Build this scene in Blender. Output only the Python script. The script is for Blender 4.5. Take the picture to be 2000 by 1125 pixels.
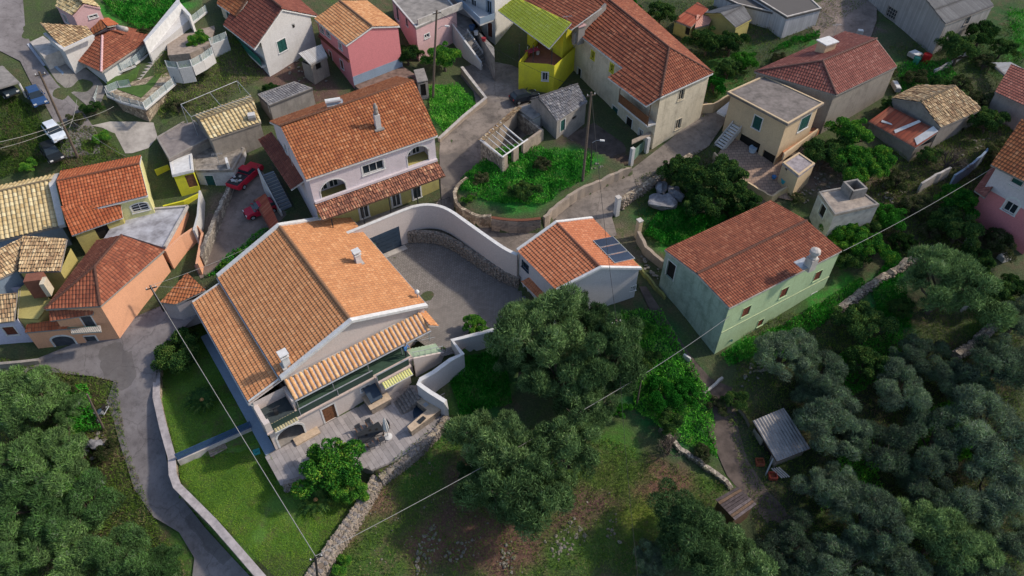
import bpy, bmesh, math, random
import numpy as np
from mathutils import Vector, Matrix, noise as mnoise
for _o in list(bpy.data.objects): bpy.data.objects.remove(_o)
SC = bpy.context.scene
# ---------------- camera, sky, sun, exposure ----------------
CAM_H = 54.0; FPX = 1400.0; TILT = math.radians(45.7)
cd = bpy.data.cameras.new('camera'); co = bpy.data.objects.new('camera', cd); SC.collection.objects.link(co)
cd.sensor_width = 36.0; cd.lens = FPX/2000*36.0; cd.clip_start = .5; cd.clip_end = 6000
co.location = (0, 0, CAM_H); co.rotation_euler = (math.pi/2-TILT, 0, 0); SC.camera = co
SUN_AZ = math.radians(13); SUN_EL = math.radians(39)      # direction towards the sun, measured from +X
W = bpy.data.worlds.new('World'); SC.world = W; W.use_nodes = True
wn = W.node_tree.nodes; wl = W.node_tree.links; wn.clear()
sky = wn.new('ShaderNodeTexSky'); sky.sky_type = 'NISHITA'; sky.sun_disc = False
sky.sun_elevation = SUN_EL; sky.sun_rotation = math.pi/2-SUN_AZ; sky.air_density = 1.0; sky.dust_density = 1.5
bg = wn.new('ShaderNodeBackground'); bg.inputs['Strength'].default_value = .15
wo = wn.new('ShaderNodeOutputWorld'); wl.new(sky.outputs[0], bg.inputs[0]); wl.new(bg.outputs[0], wo.inputs[0])
sd = bpy.data.lights.new('sun', 'SUN'); sd.energy = 2.9; sd.angle = math.radians(3); sd.color = (1.0, .90, .76)
so = bpy.data.objects.new('sun', sd); SC.collection.objects.link(so)
_dv = Vector((math.cos(SUN_EL)*math.cos(SUN_AZ), math.cos(SUN_EL)*math.sin(SUN_AZ), math.sin(SUN_EL)))
so.rotation_euler = _dv.to_track_quat('Z', 'Y').to_euler(); so.location = (60, 60, 90)
SC.view_settings.view_transform = 'Standard'; SC.view_settings.look = 'None'
SC.view_settings.gamma = 1; SC.view_settings.exposure = 0.38; SC.view_settings.use_curve_mapping = False
# ---------------- survey: photo point + height -> place in the world ----------------
_c, _s = math.cos(TILT), math.sin(TILT)
def ray(u, v):
    x = (u-1000)/FPX; y = (562.5-v)/FPX
    return np.array([x, _c+y*_s, -_s+y*_c])
def P(u, v, z=0.):
    d = ray(u, v); t = (z-CAM_H)/d[2]
    return np.array([d[0]*t, d[1]*t, float(z)])
def pj(p):
    x, y, z = p; z = z-CAM_H
    dep = y*_c-z*_s; up = y*_s+z*_c
    return (1000+FPX*x/dep, 562.5-FPX*up/dep)
CTRL = [(420,1100,-3),(250,850,-1.3),(200,715,.8),(100,900,-2.2),(0,1000,-3),(200,1100,-4),(420,800,-.6),(420,950,-.9),(600,1000,-.9),
(620,1100,-1.6),(760,1000,-1.3),(1000,1000,-2.2),(1000,1110,-3.2),(1250,1100,-3),(1400,950,-1.6),(1900,1050,-3),(1800,800,-.6),(1350,740,.8),
(920,740,.2),(1100,800,-.3),(1600,640,1.6),(1900,620,2.6),(1240,610,2.2),(1390,700,1.2),(760,850,.2),(850,570,1.8),(950,465,4.5),(885,385,4.9),
(920,280,6),(980,170,7.6),(1000,50,9.5),(1280,520,3.6),(1200,410,4.7),(1300,300,6.3),(1380,230,7.4),(1300,460,4.2),(1400,420,4.6),(1480,340,6.3),
(1650,410,5.2),(1780,470,4.2),(1950,420,5.5),(1850,270,8),(1620,60,10.5),(1900,110,10.5),(1420,90,9.5),(1750,220,8),(485,360,6.4),(450,470,4.8),
(300,640,2.4),(230,680,1.3),(20,710,1.2),(400,420,5.2),(330,430,5),(100,310,9.3),(75,200,12.5),(20,50,16),(130,270,10.5),(240,260,9.4),(345,162,12.0),(400,135,12.2),(300,225,9.9),(300,60,14),
(370,160,11),(550,140,10.5),(700,180,8.8),(850,200,7.4),(870,100,9),(900,0,11),(600,260,7.5),(650,-60,14.5),(60,530,3.6),(30,420,6),(690,450,4.6),
(1200,-60,12),(1700,-80,13),(1990,20,12),(1990,250,8),(1990,800,.4),(-200,500,6),(-200,900,-2),(2200,500,5.5),(2200,900,0),(400,-120,18),(1000,-120,14),(-100,100,16)]
_cp = np.array([P(u, v, z) for u, v, z in CTRL])
def _tps(r2): return np.where(r2 > 1e-9, r2*np.log(r2+1e-12), 0.)
_n = len(_cp); _K = _tps(((_cp[:, None, :2]-_cp[None, :, :2])**2).sum(-1)/900)+np.eye(_n)*.15
_Q = np.hstack([np.ones((_n, 1)), _cp[:, :2]/30]); _A = np.block([[_K, _Q], [_Q.T, np.zeros((3, 3))]])
_w = np.linalg.solve(_A, np.concatenate([_cp[:, 2], np.zeros(3)]))
def tz(x, y):
    x = np.atleast_1d(np.asarray(x, float)); y = np.atleast_1d(np.asarray(y, float))
    xc = np.clip(x, -95, 95); yc = np.clip(y, 8, 150)
    r2 = ((xc[:, None]-_cp[None, :, 0])**2+(yc[:, None]-_cp[None, :, 1])**2)/900
    return _tps(r2)@_w[:_n]+_w[_n]+_w[_n+1]*xc/30+_w[_n+2]*yc/30
def inpoly(x, y, poly):
    x = np.asarray(x, float); y = np.asarray(y, float); r = np.zeros(x.shape, bool); n = len(poly); j = n-1
    for i in range(n):
        xi, yi = poly[i][:2]; xj, yj = poly[j][:2]
        if yi != yj:
            r ^= ((yi > y) != (yj > y)) & (x < (xj-xi)*(y-yi)/(yj-yi)+xi)
        j = i
    return r
PADS = []
def gz(x, y):
    x = np.atleast_1d(np.asarray(x, float)); y = np.atleast_1d(np.asarray(y, float)); z = tz(x, y)
    for poly, kind, val in PADS:
        m = inpoly(x, y, poly)
        if m.any():
            if kind == 'abs': z[m] = val
            else: z[m] = z[m]+val
    return z
def G(u, v, f=None):
    f = f or gz; d = ray(u, v); o = np.array([0, 0, CAM_H])
    ts = (np.arange(-6, 30, .12)[::-1]-CAM_H)/d[2]
    pts = o+ts[:, None]*d; zz = f(pts[:, 0], pts[:, 1]); b = np.nonzero(pts[:, 2] <= zz)[0]
    i = b[0] if len(b) else -1
    if i > 0 and zz[i]-pts[i, 2] < 1.:
        a = pts[i-1, 2]-zz[i-1]; c2 = pts[i, 2]-zz[i]; t = a/(a-c2) if a != c2 else 0
        p = pts[i-1]+(pts[i]-pts[i-1])*t; return p
    return pts[i].copy()
def T(u, v): return G(u, v, tz)
def hgt(top, base, zb=None):
    b = G(*base) if zb is None else P(*base, zb)
    hs = np.arange(0, 25, .03); k = [abs(pj((b[0], b[1], b[2]+h))[1]-top[1]) for h in hs]
    return float(hs[int(np.argmin(k))])
def respts(pts):
    out = []
    for q in pts:
        u, v, h = q[:3]
        if isinstance(h, str):     # '+h': top stands h above the terrain
            hh = float(h); z = 0
            for _ in range(12):
                p = P(u, v, z); z = float(tz(p[0], p[1])[0])+hh
            out.append(P(u, v, z))
        else: out.append(P(u, v, h))
    return out
def pad(px, val, kind='abs'):
    pts = [q if len(q) == 3 else (q[0], q[1], val if kind == 'abs' else '+0') for q in px]
    PADS.append(([p[:2] for p in respts(pts)], kind, val))
ROADW = [(306,705,.5),(305,775,.3),(318,832,.0),(335,892,-.1),(337,925,-.2),(345,948,-.25),(377,980,-.35),(417,1020,-.5),(466,1076,-.6),(530,1150,-.8)]
CURVE = [(659,462,6.3),(712,440.6,6.3),(779,413,6.3),(808,402,6.3),(838,398,6.3),(872,405,6.3),(915,436,6.3),(960,468,6.3),(990,488,6.3),(1011,497,6.25)]
GARDW = [(912,345,'+1.5'),(888,368,'+1.5'),(889,392,'+1.5'),(905,408,'+1.5'),(930,420,'+1.5'),(958,420,'+1.6'),(985,428,'+1.7'),(1020,430,'+1.7'),(1056,426,'+1.7'),(1063,424,'+1.5'),(1090,398,'+1.4'),(1125,372,'+1.3'),(1175,350,'+1.2'),(1232,326,'+1.0')]
pad([(u-4, v-9, z) for u, v, z in CURVE]+[(1040,600),(985,650),(930,668),(890,690),(870,690),(780,640),(740,500)], 1.8)   # paved courtyard
pad([(535,885),(790,745),(848,755),(872,815),(740,938),(710,905),(640,920),(550,948),(520,890)], .2)                          # patio
pad([(306,705,.5),(340,650),(380,590),(545,740),(520,880)]+ROADW[:4][::-1], -.5)                                               # upper lawn
pad([(520,870),(552,948),(640,915),(735,935),(600,1125),(560,1180)]+ROADW[3:][::-1], -.9)                                      # lower lawn
pad(GARDW[::-1]+[(945,330),(1060,260)], 1.2, 'rel')                                                                           # walled ruin garden
# ---------------- mesh helpers ----------------
random.seed(7); RNG = np.random.default_rng(11)
COL = SC.collection
class MB:
    """collects faces in world coordinates, becomes one mesh object"""
    def __init__(s): s.v = []; s.f = []
    def add(s, vs, fs):
        b = len(s.v); s.v += [tuple(map(float, q)) for q in vs]; s.f += [tuple(b+i for i in q) for q in fs]; return s
    def quad(s, a, b, c, d): return s.add([a, b, c, d], [(0, 1, 2, 3)])
    def poly(s, pts): return s.add(pts, [tuple(range(len(pts)))])
    def prism(s, pts, z0, z1=None):
        """pts: xy list ccw; z0,z1 numbers or lists"""
        n = len(pts); a = z0 if hasattr(z0, '__len__') else [z0]*n; b = z1 if hasattr(z1, '__len__') else [z1]*n
        if sum(pts[i][0]*pts[(i+1) % n][1]-pts[(i+1) % n][0]*pts[i][1] for i in range(n)) < 0:
            pts = pts[::-1]; a = a[::-1]; b = b[::-1]
        vs = [(p[0], p[1], q) for p, q in zip(pts, a)]+[(p[0], p[1], q) for p, q in zip(pts, b)]
        fs = [tuple(range(n))[::-1], tuple(range(n, 2*n))]+[(i, (i+1) % n, n+(i+1) % n, n+i) for i in range(n)]
        return s.add(vs, fs)
    def box(s, c, size, rz=0., rot=None):
        hx, hy, hz = size[0]/2, size[1]/2, size[2]/2; M = rot or Matrix.Rotation(rz, 3, 'Z')
        vs = [Vector(c)+M@Vector((x*hx, y*hy, z*hz)) for z in (-1, 1) for x, y in ((-1, -1), (1, -1), (1, 1), (-1, 1))]
        return s.add(vs, [(3, 2, 1, 0), (4, 5, 6, 7), (0, 1, 5, 4), (1, 2, 6, 5), (2, 3, 7, 6), (3, 0, 4, 7)])
    def slab(s, pts3, t):
        """planar 3d polygon extruded down by t"""
        n = len(pts3); A = [Vector(p) for p in pts3]; nr = (A[1]-A[0]).cross(A[2]-A[0])
        if nr.z < 0: A = A[::-1]
        B = [p-Vector((0, 0, t)) for p in A]
        return s.add(A+B, [tuple(range(n)), tuple(range(n, 2*n))[::-1]]+[((i+1) % n, i, n+i, n+(i+1) % n) for i in range(n)])
    def tube(s, path, r, n=6, cap=True):
        path = [Vector(p) for p in path]; rr = r if hasattr(r, '__len__') else [r]*len(path); vs = []; fs = []
        for i, p in enumerate(path):
            d = (path[min(i+1, len(path)-1)]-path[max(i-1, 0)]).normalized()
            u = d.cross(Vector((0, 0, 1)) if abs(d.z) < .9 else Vector((1, 0, 0))).normalized(); w = d.cross(u)
            vs += [p+(u*math.cos(k*2*math.pi/n)+w*math.sin(k*2*math.pi/n))*rr[i] for k in range(n)]
        for i in range(len(path)-1):
            fs += [(i*n+k, i*n+(k+1) % n, (i+1)*n+(k+1) % n, (i+1)*n+k) for k in range(n)]
        if cap: fs += [tuple(range(n))[::-1], tuple(range(len(vs)-n, len(vs)))]
        return s.add(vs, fs)
    def lathe(s, c, prof, n=12):
        c = Vector(c); vs = [c+Vector((r*math.cos(k*2*math.pi/n), r*math.sin(k*2*math.pi/n), z)) for r, z in prof for k in range(n)]; m = len(prof)
        fs = [(i*n+k, i*n+(k+1) % n, (i+1)*n+(k+1) % n, (i+1)*n+k) for i in range(m-1) for k in range(n)]+[tuple(range(n))[::-1], tuple(range((m-1)*n, m*n))]
        return s.add(vs, fs)
    def obj(s, name, mat, parent=None, **k): return mk(name, s.v, s.f, mat, parent, **k)
def worldloc(o):
    l = Vector(o.location); p = o.parent
    while p: l = l+Vector(p.location); p = p.parent
    return l
def mk(name, vs, fs, mat, parent=None, uv=None, smooth=False, kind=None, label=None, cat=None, group=None, loc=None):
    vs = np.asarray(vs, float).reshape(-1, 3)
    if parent is not None: org = np.array(worldloc(parent)); oloc = (0, 0, 0)
    else:
        org = np.array(loc if loc is not None else (0, 0, 0) if kind == 'structure' or not len(vs) else (vs[:, 0].mean(), vs[:, 1].mean(), vs[:, 2].min())); oloc = tuple(org)
    me = bpy.data.meshes.new(name); v2 = vs-org
    if isinstance(fs, np.ndarray):
        n = len(fs); k = fs.shape[1]
        me.vertices.add(len(v2)); me.vertices.foreach_set('co', v2.ravel().astype(np.float32))
        me.loops.add(n*k); me.loops.foreach_set('vertex_index', fs.ravel().astype(np.int32))
        me.polygons.add(n); me.polygons.foreach_set('loop_start', np.arange(0, n*k, k, dtype=np.int32)); me.update(calc_edges=True)
    else: me.from_pydata([tuple(q) for q in v2], [], fs)
    if uv is not None:
        ul = me.uv_layers.new(name='UVMap'); ul.data.foreach_set('uv', np.asarray(uv, np.float32).ravel())
    if mat: me.materials.append(mat)
    if smooth: me.polygons.foreach_set('use_smooth', [True]*len(me.polygons))
    o = bpy.data.objects.new(name, me); COL.objects.link(o); o.location = oloc
    if parent is not None: o.parent = parent
    tag(o, label, cat, group, kind); return o
def tag(o, label=None, cat=None, group=None, kind=None):
    for k, v in (('label', label), ('category', cat), ('group', group), ('kind', kind)):
        if v: o[k] = v
    return o
def root(name, label, cat, loc, group=None, rz=0):
    o = bpy.data.objects.new(name, None); COL.objects.link(o); o.location = tuple(map(float, loc)); o.rotation_euler = (0, 0, rz); o.empty_display_size = .3
    return tag(o, label, cat, group)
def clone(o, loc=None, rz=None, scale=None, label=None, group=None, parent=None):
    c = o.copy(); COL.objects.link(c); c.parent = parent
    if loc is not None: c.location = tuple(map(float, loc))
    if rz is not None: c.rotation_euler = (0, 0, rz)
    if scale is not None: c.scale = scale if hasattr(scale, '__len__') else (scale,)*3
    if label: c['label'] = label
    if group: c['group'] = group
    for ch in list(o.children): clone(ch, parent=c)
    return c
def bm_obj(name, bm, mat, parent=None, **k):
    bm.normal_update(); vs = [tuple(v.co) for v in bm.verts]; bm.verts.index_update()
    fs = [tuple(v.index for v in f.verts) for f in bm.faces]; bm.free(); return mk(name, vs, fs, mat, parent, **k)
# ---------------- materials ----------------
_M = {}
def _nt(name):
    m = bpy.data.materials.new(name); m.use_nodes = True; n = m.node_tree.nodes; l = m.node_tree.links; n['Principled BSDF'].inputs['Specular IOR Level'].default_value = .18
    return m, n, l, n['Principled BSDF']
def _noise(n, l, scale, detail=4, rough=.6, co=None, dim='3D'):
    t = n.new('ShaderNodeTexNoise'); t.inputs['Scale'].default_value = scale; t.inputs['Detail'].default_value = detail; t.inputs['Roughness'].default_value = rough
    if co: l.new(co, t.inputs['Vector'])
    return t.outputs['Fac']
def _ramp(n, l, src, stops):
    r = n.new('ShaderNodeValToRGB'); e = r.color_ramp.elements
    while len(e) < len(stops): e.new(.5)
    for q, (p, c) in zip(e, stops): q.position = p; q.color = (c, c, c, 1) if not hasattr(c, '__len__') else (*c[:3], 1)
    l.new(src, r.inputs[0]); return r.outputs[0]
def _mix(n, l, a, b, fac, mode='MIX'):
    m = n.new('ShaderNodeMix'); m.data_type = 'RGBA'; m.blend_type = mode
    for s, v in ((6, a), (7, b)):
        if hasattr(v, 'links'): l.new(v, m.inputs[s])
        else: m.inputs[s].default_value = (*v[:3], 1) if hasattr(v, '__len__') else (v, v, v, 1)
    if hasattr(fac, 'links'): l.new(fac, m.inputs[0])
    else: m.inputs[0].default_value = fac
    return m.outputs[2]
def _bump(n, l, h, bsdf, strength=.4, dist=.03):
    b = n.new('ShaderNodeBump'); b.inputs['Strength'].default_value = strength; b.inputs['Distance'].default_value = dist
    l.new(h, b.inputs['Height']); l.new(b.outputs[0], bsdf.inputs['Normal'])
def _co(n): return n.new('ShaderNodeTexCoord').outputs['Object']
def dark(c, k): return tuple(x*k for x in c)
def plain(name, c, rough=.6, var=.15, scale=3., metal=0., c2=None, bump=.15):
    if name in _M: return _M[name]
    m, n, l, b = _nt(name); co = _co(n); f = _noise(n, l, scale, 5, .65, co)
    c2 = c2 or dark(c, 1-2*var)
    l.new(_ramp(n, l, f, [(.3, c2), (.65, c)]), b.inputs['Base Color']); b.inputs['Roughness'].default_value = rough; b.inputs['Metallic'].default_value = metal
    if bump: _bump(n, l, _noise(n, l, scale*6, 3, .6, co), b, bump, .02)
    _M[name] = m; return m
def plaster(name, c, stain=(.12, .11, .09), amt=.35, streak=.5):
    """painted render with blotches, faint vertical run marks and fine grain"""
    if name in _M: return _M[name]
    m, n, l, b = _nt(name); co = _co(n)
    mp = n.new('ShaderNodeMapping'); mp.inputs['Scale'].default_value = (1.1, 1.1, .16); l.new(co, mp.inputs[0])
    f1 = _noise(n, l, .7, 6, .7, co); f2 = _noise(n, l, 1.6, 5, .7, mp.outputs[0]); f3 = _noise(n, l, 9, 3, .6, co)
    c0 = _mix(n, l, c, dark(c, .82), _ramp(n, l, f3, [(.35, 0), (.7, 1)]))
    c1 = _mix(n, l, c0, stain, _ramp(n, l, f1, [(.48, 0), (.78, amt)]))
    c2 = _mix(n, l, c1, stain, _ramp(n, l, f2, [(.5, 0), (.8, min(1, amt*streak*.9+.04))]))
    c2 = _mix(n, l, c2, dark(c, .55), _ramp(n, l, _noise(n, l, 2.4, 7, .8, co), [(.56, 0), (.75, .22+amt*.5)]))
    l.new(c2, b.inputs['Base Color']); b.inputs['Roughness'].default_value = .9; _bump(n, l, f3, b, .25, .02)
    _M[name] = m; return m
def tilemat(name, c, c2, c3, weather_and_shade=(.10, .08, .065), wamt=.4, patch=.35):
    """fired clay tiles: each tile its own tone, weathered in patches"""
    if name in _M: return _M[name]
    m, n, l, b = _nt(name); co = _co(n)
    uv = n.new('ShaderNodeUVMap'); fl = n.new('ShaderNodeVectorMath'); fl.operation = 'FLOOR'; l.new(uv.outputs[0], fl.inputs[0])
    w = n.new('ShaderNodeTexWhiteNoise'); w.noise_dimensions = '2D'; l.new(fl.outputs[0], w.inputs[0])
    base = _ramp(n, l, w.outputs['Value'], [(.0, c2), (.45, c), (.8, c), (1., c3)])
    f1 = _noise(n, l, .35, 6, .75, co); f2 = _noise(n, l, 5, 4, .7, co)
    b1 = _mix(n, l, base, dark(c2, .7), _ramp(n, l, f1, [(.45, 0), (.75, patch)]))
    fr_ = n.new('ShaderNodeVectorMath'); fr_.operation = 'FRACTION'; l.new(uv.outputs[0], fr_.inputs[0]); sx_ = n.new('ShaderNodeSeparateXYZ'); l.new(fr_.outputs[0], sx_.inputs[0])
    b1 = _mix(n, l, b1, dark(weather_and_shade, .8), _ramp(n, l, sx_.outputs[1], [(.03, .75), (.16, 0), (.86, 0), (1., .5)]))      # shade at the laps, painted into the tile colour
    b1 = _mix(n, l, b1, dark(weather_and_shade, .8), _ramp(n, l, sx_.outputs[0], [(.0, .5), (.14, 0), (.84, 0), (1., .5)]))  # painted shade along the grooves between tile columns
    ms = n.new('ShaderNodeMapping'); ms.inputs['Scale'].default_value = (.9, .10, 1); l.new(uv.outputs[0], ms.inputs[0]); f4 = _noise(n, l, 1., 4, .7, ms.outputs[0])
    b1 = _mix(n, l, b1, weather_and_shade, _ramp(n, l, f4, [(.52, 0), (.72, wamt*.9)]))
    b2 = _mix(n, l, b1, weather_and_shade, _ramp(n, l, f2, [(.5, 0), (.85, wamt)]))
    l.new(b2, b.inputs['Base Color']); b.inputs['Roughness'].default_value = .85; _bump(n, l, f2, b, .3, .02)
    _M[name] = m; return m
def stone(name, c, c2, mortar=(.16, .14, .12), scale=2.6, rnd=True):
    """rough masonry: voronoi cells with sunk joints"""
    if name in _M: return _M[name]
    m, n, l, b = _nt(name); co = _co(n)
    ds = _noise(n, l, 1.5, 3, .6, co); vm = n.new('ShaderNodeVectorMath'); vm.operation = 'ADD'; l.new(co, vm.inputs[0]); l.new(ds, vm.inputs[1])
    v = n.new('ShaderNodeTexVoronoi'); v.inputs['Scale'].default_value = scale; l.new(vm.outputs[0], v.inputs['Vector'])
    e = n.new('ShaderNodeTexVoronoi'); e.feature = 'DISTANCE_TO_EDGE'; e.inputs['Scale'].default_value = scale; l.new(vm.outputs[0], e.inputs['Vector'])
    sp = n.new('ShaderNodeSeparateColor'); l.new(v.outputs['Color'], sp.inputs[0])
    cc = _ramp(n, l, sp.outputs[0], [(.1, c2), (.8, c)]); f = _noise(n, l, 7, 4, .7, co)
    cc = _mix(n, l, cc, dark(c2, .6), _ramp(n, l, f, [(.45, 0), (.8, .6)]))
    ed = _ramp(n, l, e.outputs['Distance'], [(.0, 0), (.07, 1)])
    l.new(_mix(n, l, mortar, cc, ed), b.inputs['Base Color']); b.inputs['Roughness'].default_value = .95; _bump(n, l, ed, b, .8, .06)
    _M[name] = m; return m
def glassy(name='window_glass', c=(.02, .028, .035)):
    if name in _M: return _M[name]
    m, n, l, b = _nt(name); b.inputs['Base Color'].default_value = (*c, 1); b.inputs['Roughness'].default_value = .12; b.inputs['Specular IOR Level'].default_value = .5; _M[name] = m; return m
def leafmat(name, cols, rough=.75, trans=.25):
    """leaf colour differs from sprig to sprig, and slowly over the crown (young and old growth)"""
    if name in _M: return _M[name]
    m, n, l, b = _nt(name); g = n.new('ShaderNodeNewGeometry'); k = len(cols)
    oi = n.new('ShaderNodeObjectInfo'); co = _co(n); va = n.new('ShaderNodeVectorMath'); va.operation = 'ADD'; l.new(co, va.inputs[0]); l.new(oi.outputs['Location'], va.inputs[1])
    f = _noise(n, l, .55, 3, .6, va.outputs[0])
    mm = n.new('ShaderNodeMath'); mm.operation = 'MULTIPLY_ADD'; l.new(g.outputs['Random Per Island'], mm.inputs[0]); mm.inputs[1].default_value = .5
    sb = n.new('ShaderNodeMath'); sb.operation = 'MULTIPLY_ADD'; l.new(f, sb.inputs[0]); sb.inputs[1].default_value = 1.7; sb.inputs[2].default_value = -.62
    l.new(sb.outputs[0], mm.inputs[2])
    c = _ramp(n, l, mm.outputs[0], [(i/(k-1), q) for i, q in enumerate(cols)])
    tn = n.new('ShaderNodeMapRange'); l.new(oi.outputs['Random'], tn.inputs[0]); tn.inputs[3].default_value = .68; tn.inputs[4].default_value = 1.45
    hs_ = n.new('ShaderNodeHueSaturation'); l.new(c, hs_.inputs['Color']); l.new(tn.outputs[0], hs_.inputs['Value']); hm = n.new('ShaderNodeMapRange'); l.new(oi.outputs['Random'], hm.inputs[0]); hm.inputs[3].default_value = .515; hm.inputs[4].default_value = .485; l.new(hm.outputs[0], hs_.inputs['Hue']); c = hs_.outputs[0]
    tr = n.new('ShaderNodeBsdfTranslucent'); df = n.new('ShaderNodeBsdfDiffuse'); mx = n.new('ShaderNodeMixShader'); mx.inputs[0].default_value = trans
    l.new(c, tr.inputs[0]); l.new(c, df.inputs[0]); l.new(df.outputs[0], mx.inputs[1]); l.new(tr.outputs[0], mx.inputs[2])
    l.new(mx.outputs[0], n['Material Output'].inputs[0]); n.remove(b); _M[name] = m; return m
def paving(name, c, joint, w, h, ang=0., off=.5, var=.25):
    if name in _M: return _M[name]
    m, n, l, b = _nt(name); co = _co(n)
    mp = n.new('ShaderNodeMapping'); mp.inputs['Rotation'].default_value = (0, 0, -ang); l.new(co, mp.inputs[0])
    t = n.new('ShaderNodeTexBrick'); l.new(mp.outputs[0], t.inputs[0]); t.offset = off
    for k, v in (('Color1', c), ('Color2', dark(c, 1-var)), ('Mortar', joint)): t.inputs[k].default_value = (*v, 1)
    t.inputs['Scale'].default_value = 1; t.inputs['Brick Width'].default_value = w; t.inputs['Row Height'].default_value = h; t.inputs['Mortar Size'].default_value = min(w, h)*.07
    f = _noise(n, l, .45, 6, .7, co)
    cc = _mix(n, l, t.outputs['Color'], dark(c, .45), _ramp(n, l, f, [(.45, 0), (.8, .6)]))
    l.new(cc, b.inputs['Base Color']); b.inputs['Roughness'].default_value = .85; _bump(n, l, t.outputs['Fac'], b, -.5, .02)
    _M[name] = m; return m
def roadmat(name, c, c2, crack=.35, patch=(.1, .09, .085)):
    """worn paving: wide stains, wheel-worn light areas, repair patches, fine grit and cracks"""
    if name in _M: return _M[name]
    m, n, l, b = _nt(name); co = _co(n); f1 = _noise(n, l, .28, 7, .7, co); f2 = _noise(n, l, 1.7, 6, .75, co); f3 = _noise(n, l, 14, 3, .7, co)
    k = _mix(n, l, c2, c, _ramp(n, l, f1, [(.36, 0), (.62, 1)])); k = _mix(n, l, k, dark(c2, .7), _ramp(n, l, f2, [(.5, 0), (.72, .8)])); k = _mix(n, l, k, dark(c, 1.35), _ramp(n, l, f3, [(.55, 0), (.75, .5)]))
    vm = n.new('ShaderNodeVectorMath'); vm.operation = 'ADD'; nz = n.new('ShaderNodeTexNoise'); nz.inputs['Scale'].default_value = .9; l.new(co, nz.inputs['Vector']); l.new(co, vm.inputs[0]); l.new(nz.outputs['Color'], vm.inputs[1])
    v = n.new('ShaderNodeTexVoronoi'); v.feature = 'DISTANCE_TO_EDGE'; v.inputs['Scale'].default_value = .21; l.new(vm.outputs[0], v.inputs['Vector'])
    k = _mix(n, l, k, dark(c2, .35), _ramp(n, l, v.outputs['Distance'], [(.0, crack), (.014, 0)]))
    w = n.new('ShaderNodeTexVoronoi'); w.inputs['Scale'].default_value = .22; l.new(vm.outputs[0], w.inputs['Vector']); sp = n.new('ShaderNodeSeparateColor'); l.new(w.outputs['Color'], sp.inputs[0])
    k = _mix(n, l, k, patch, _ramp(n, l, sp.outputs[0], [(.80, 0), (.82, .55)]))
    l.new(k, b.inputs['Base Color']); b.inputs['Roughness'].default_value = .95; _bump(n, l, f3, b, .4, .02); _M[name] = m; return m
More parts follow.
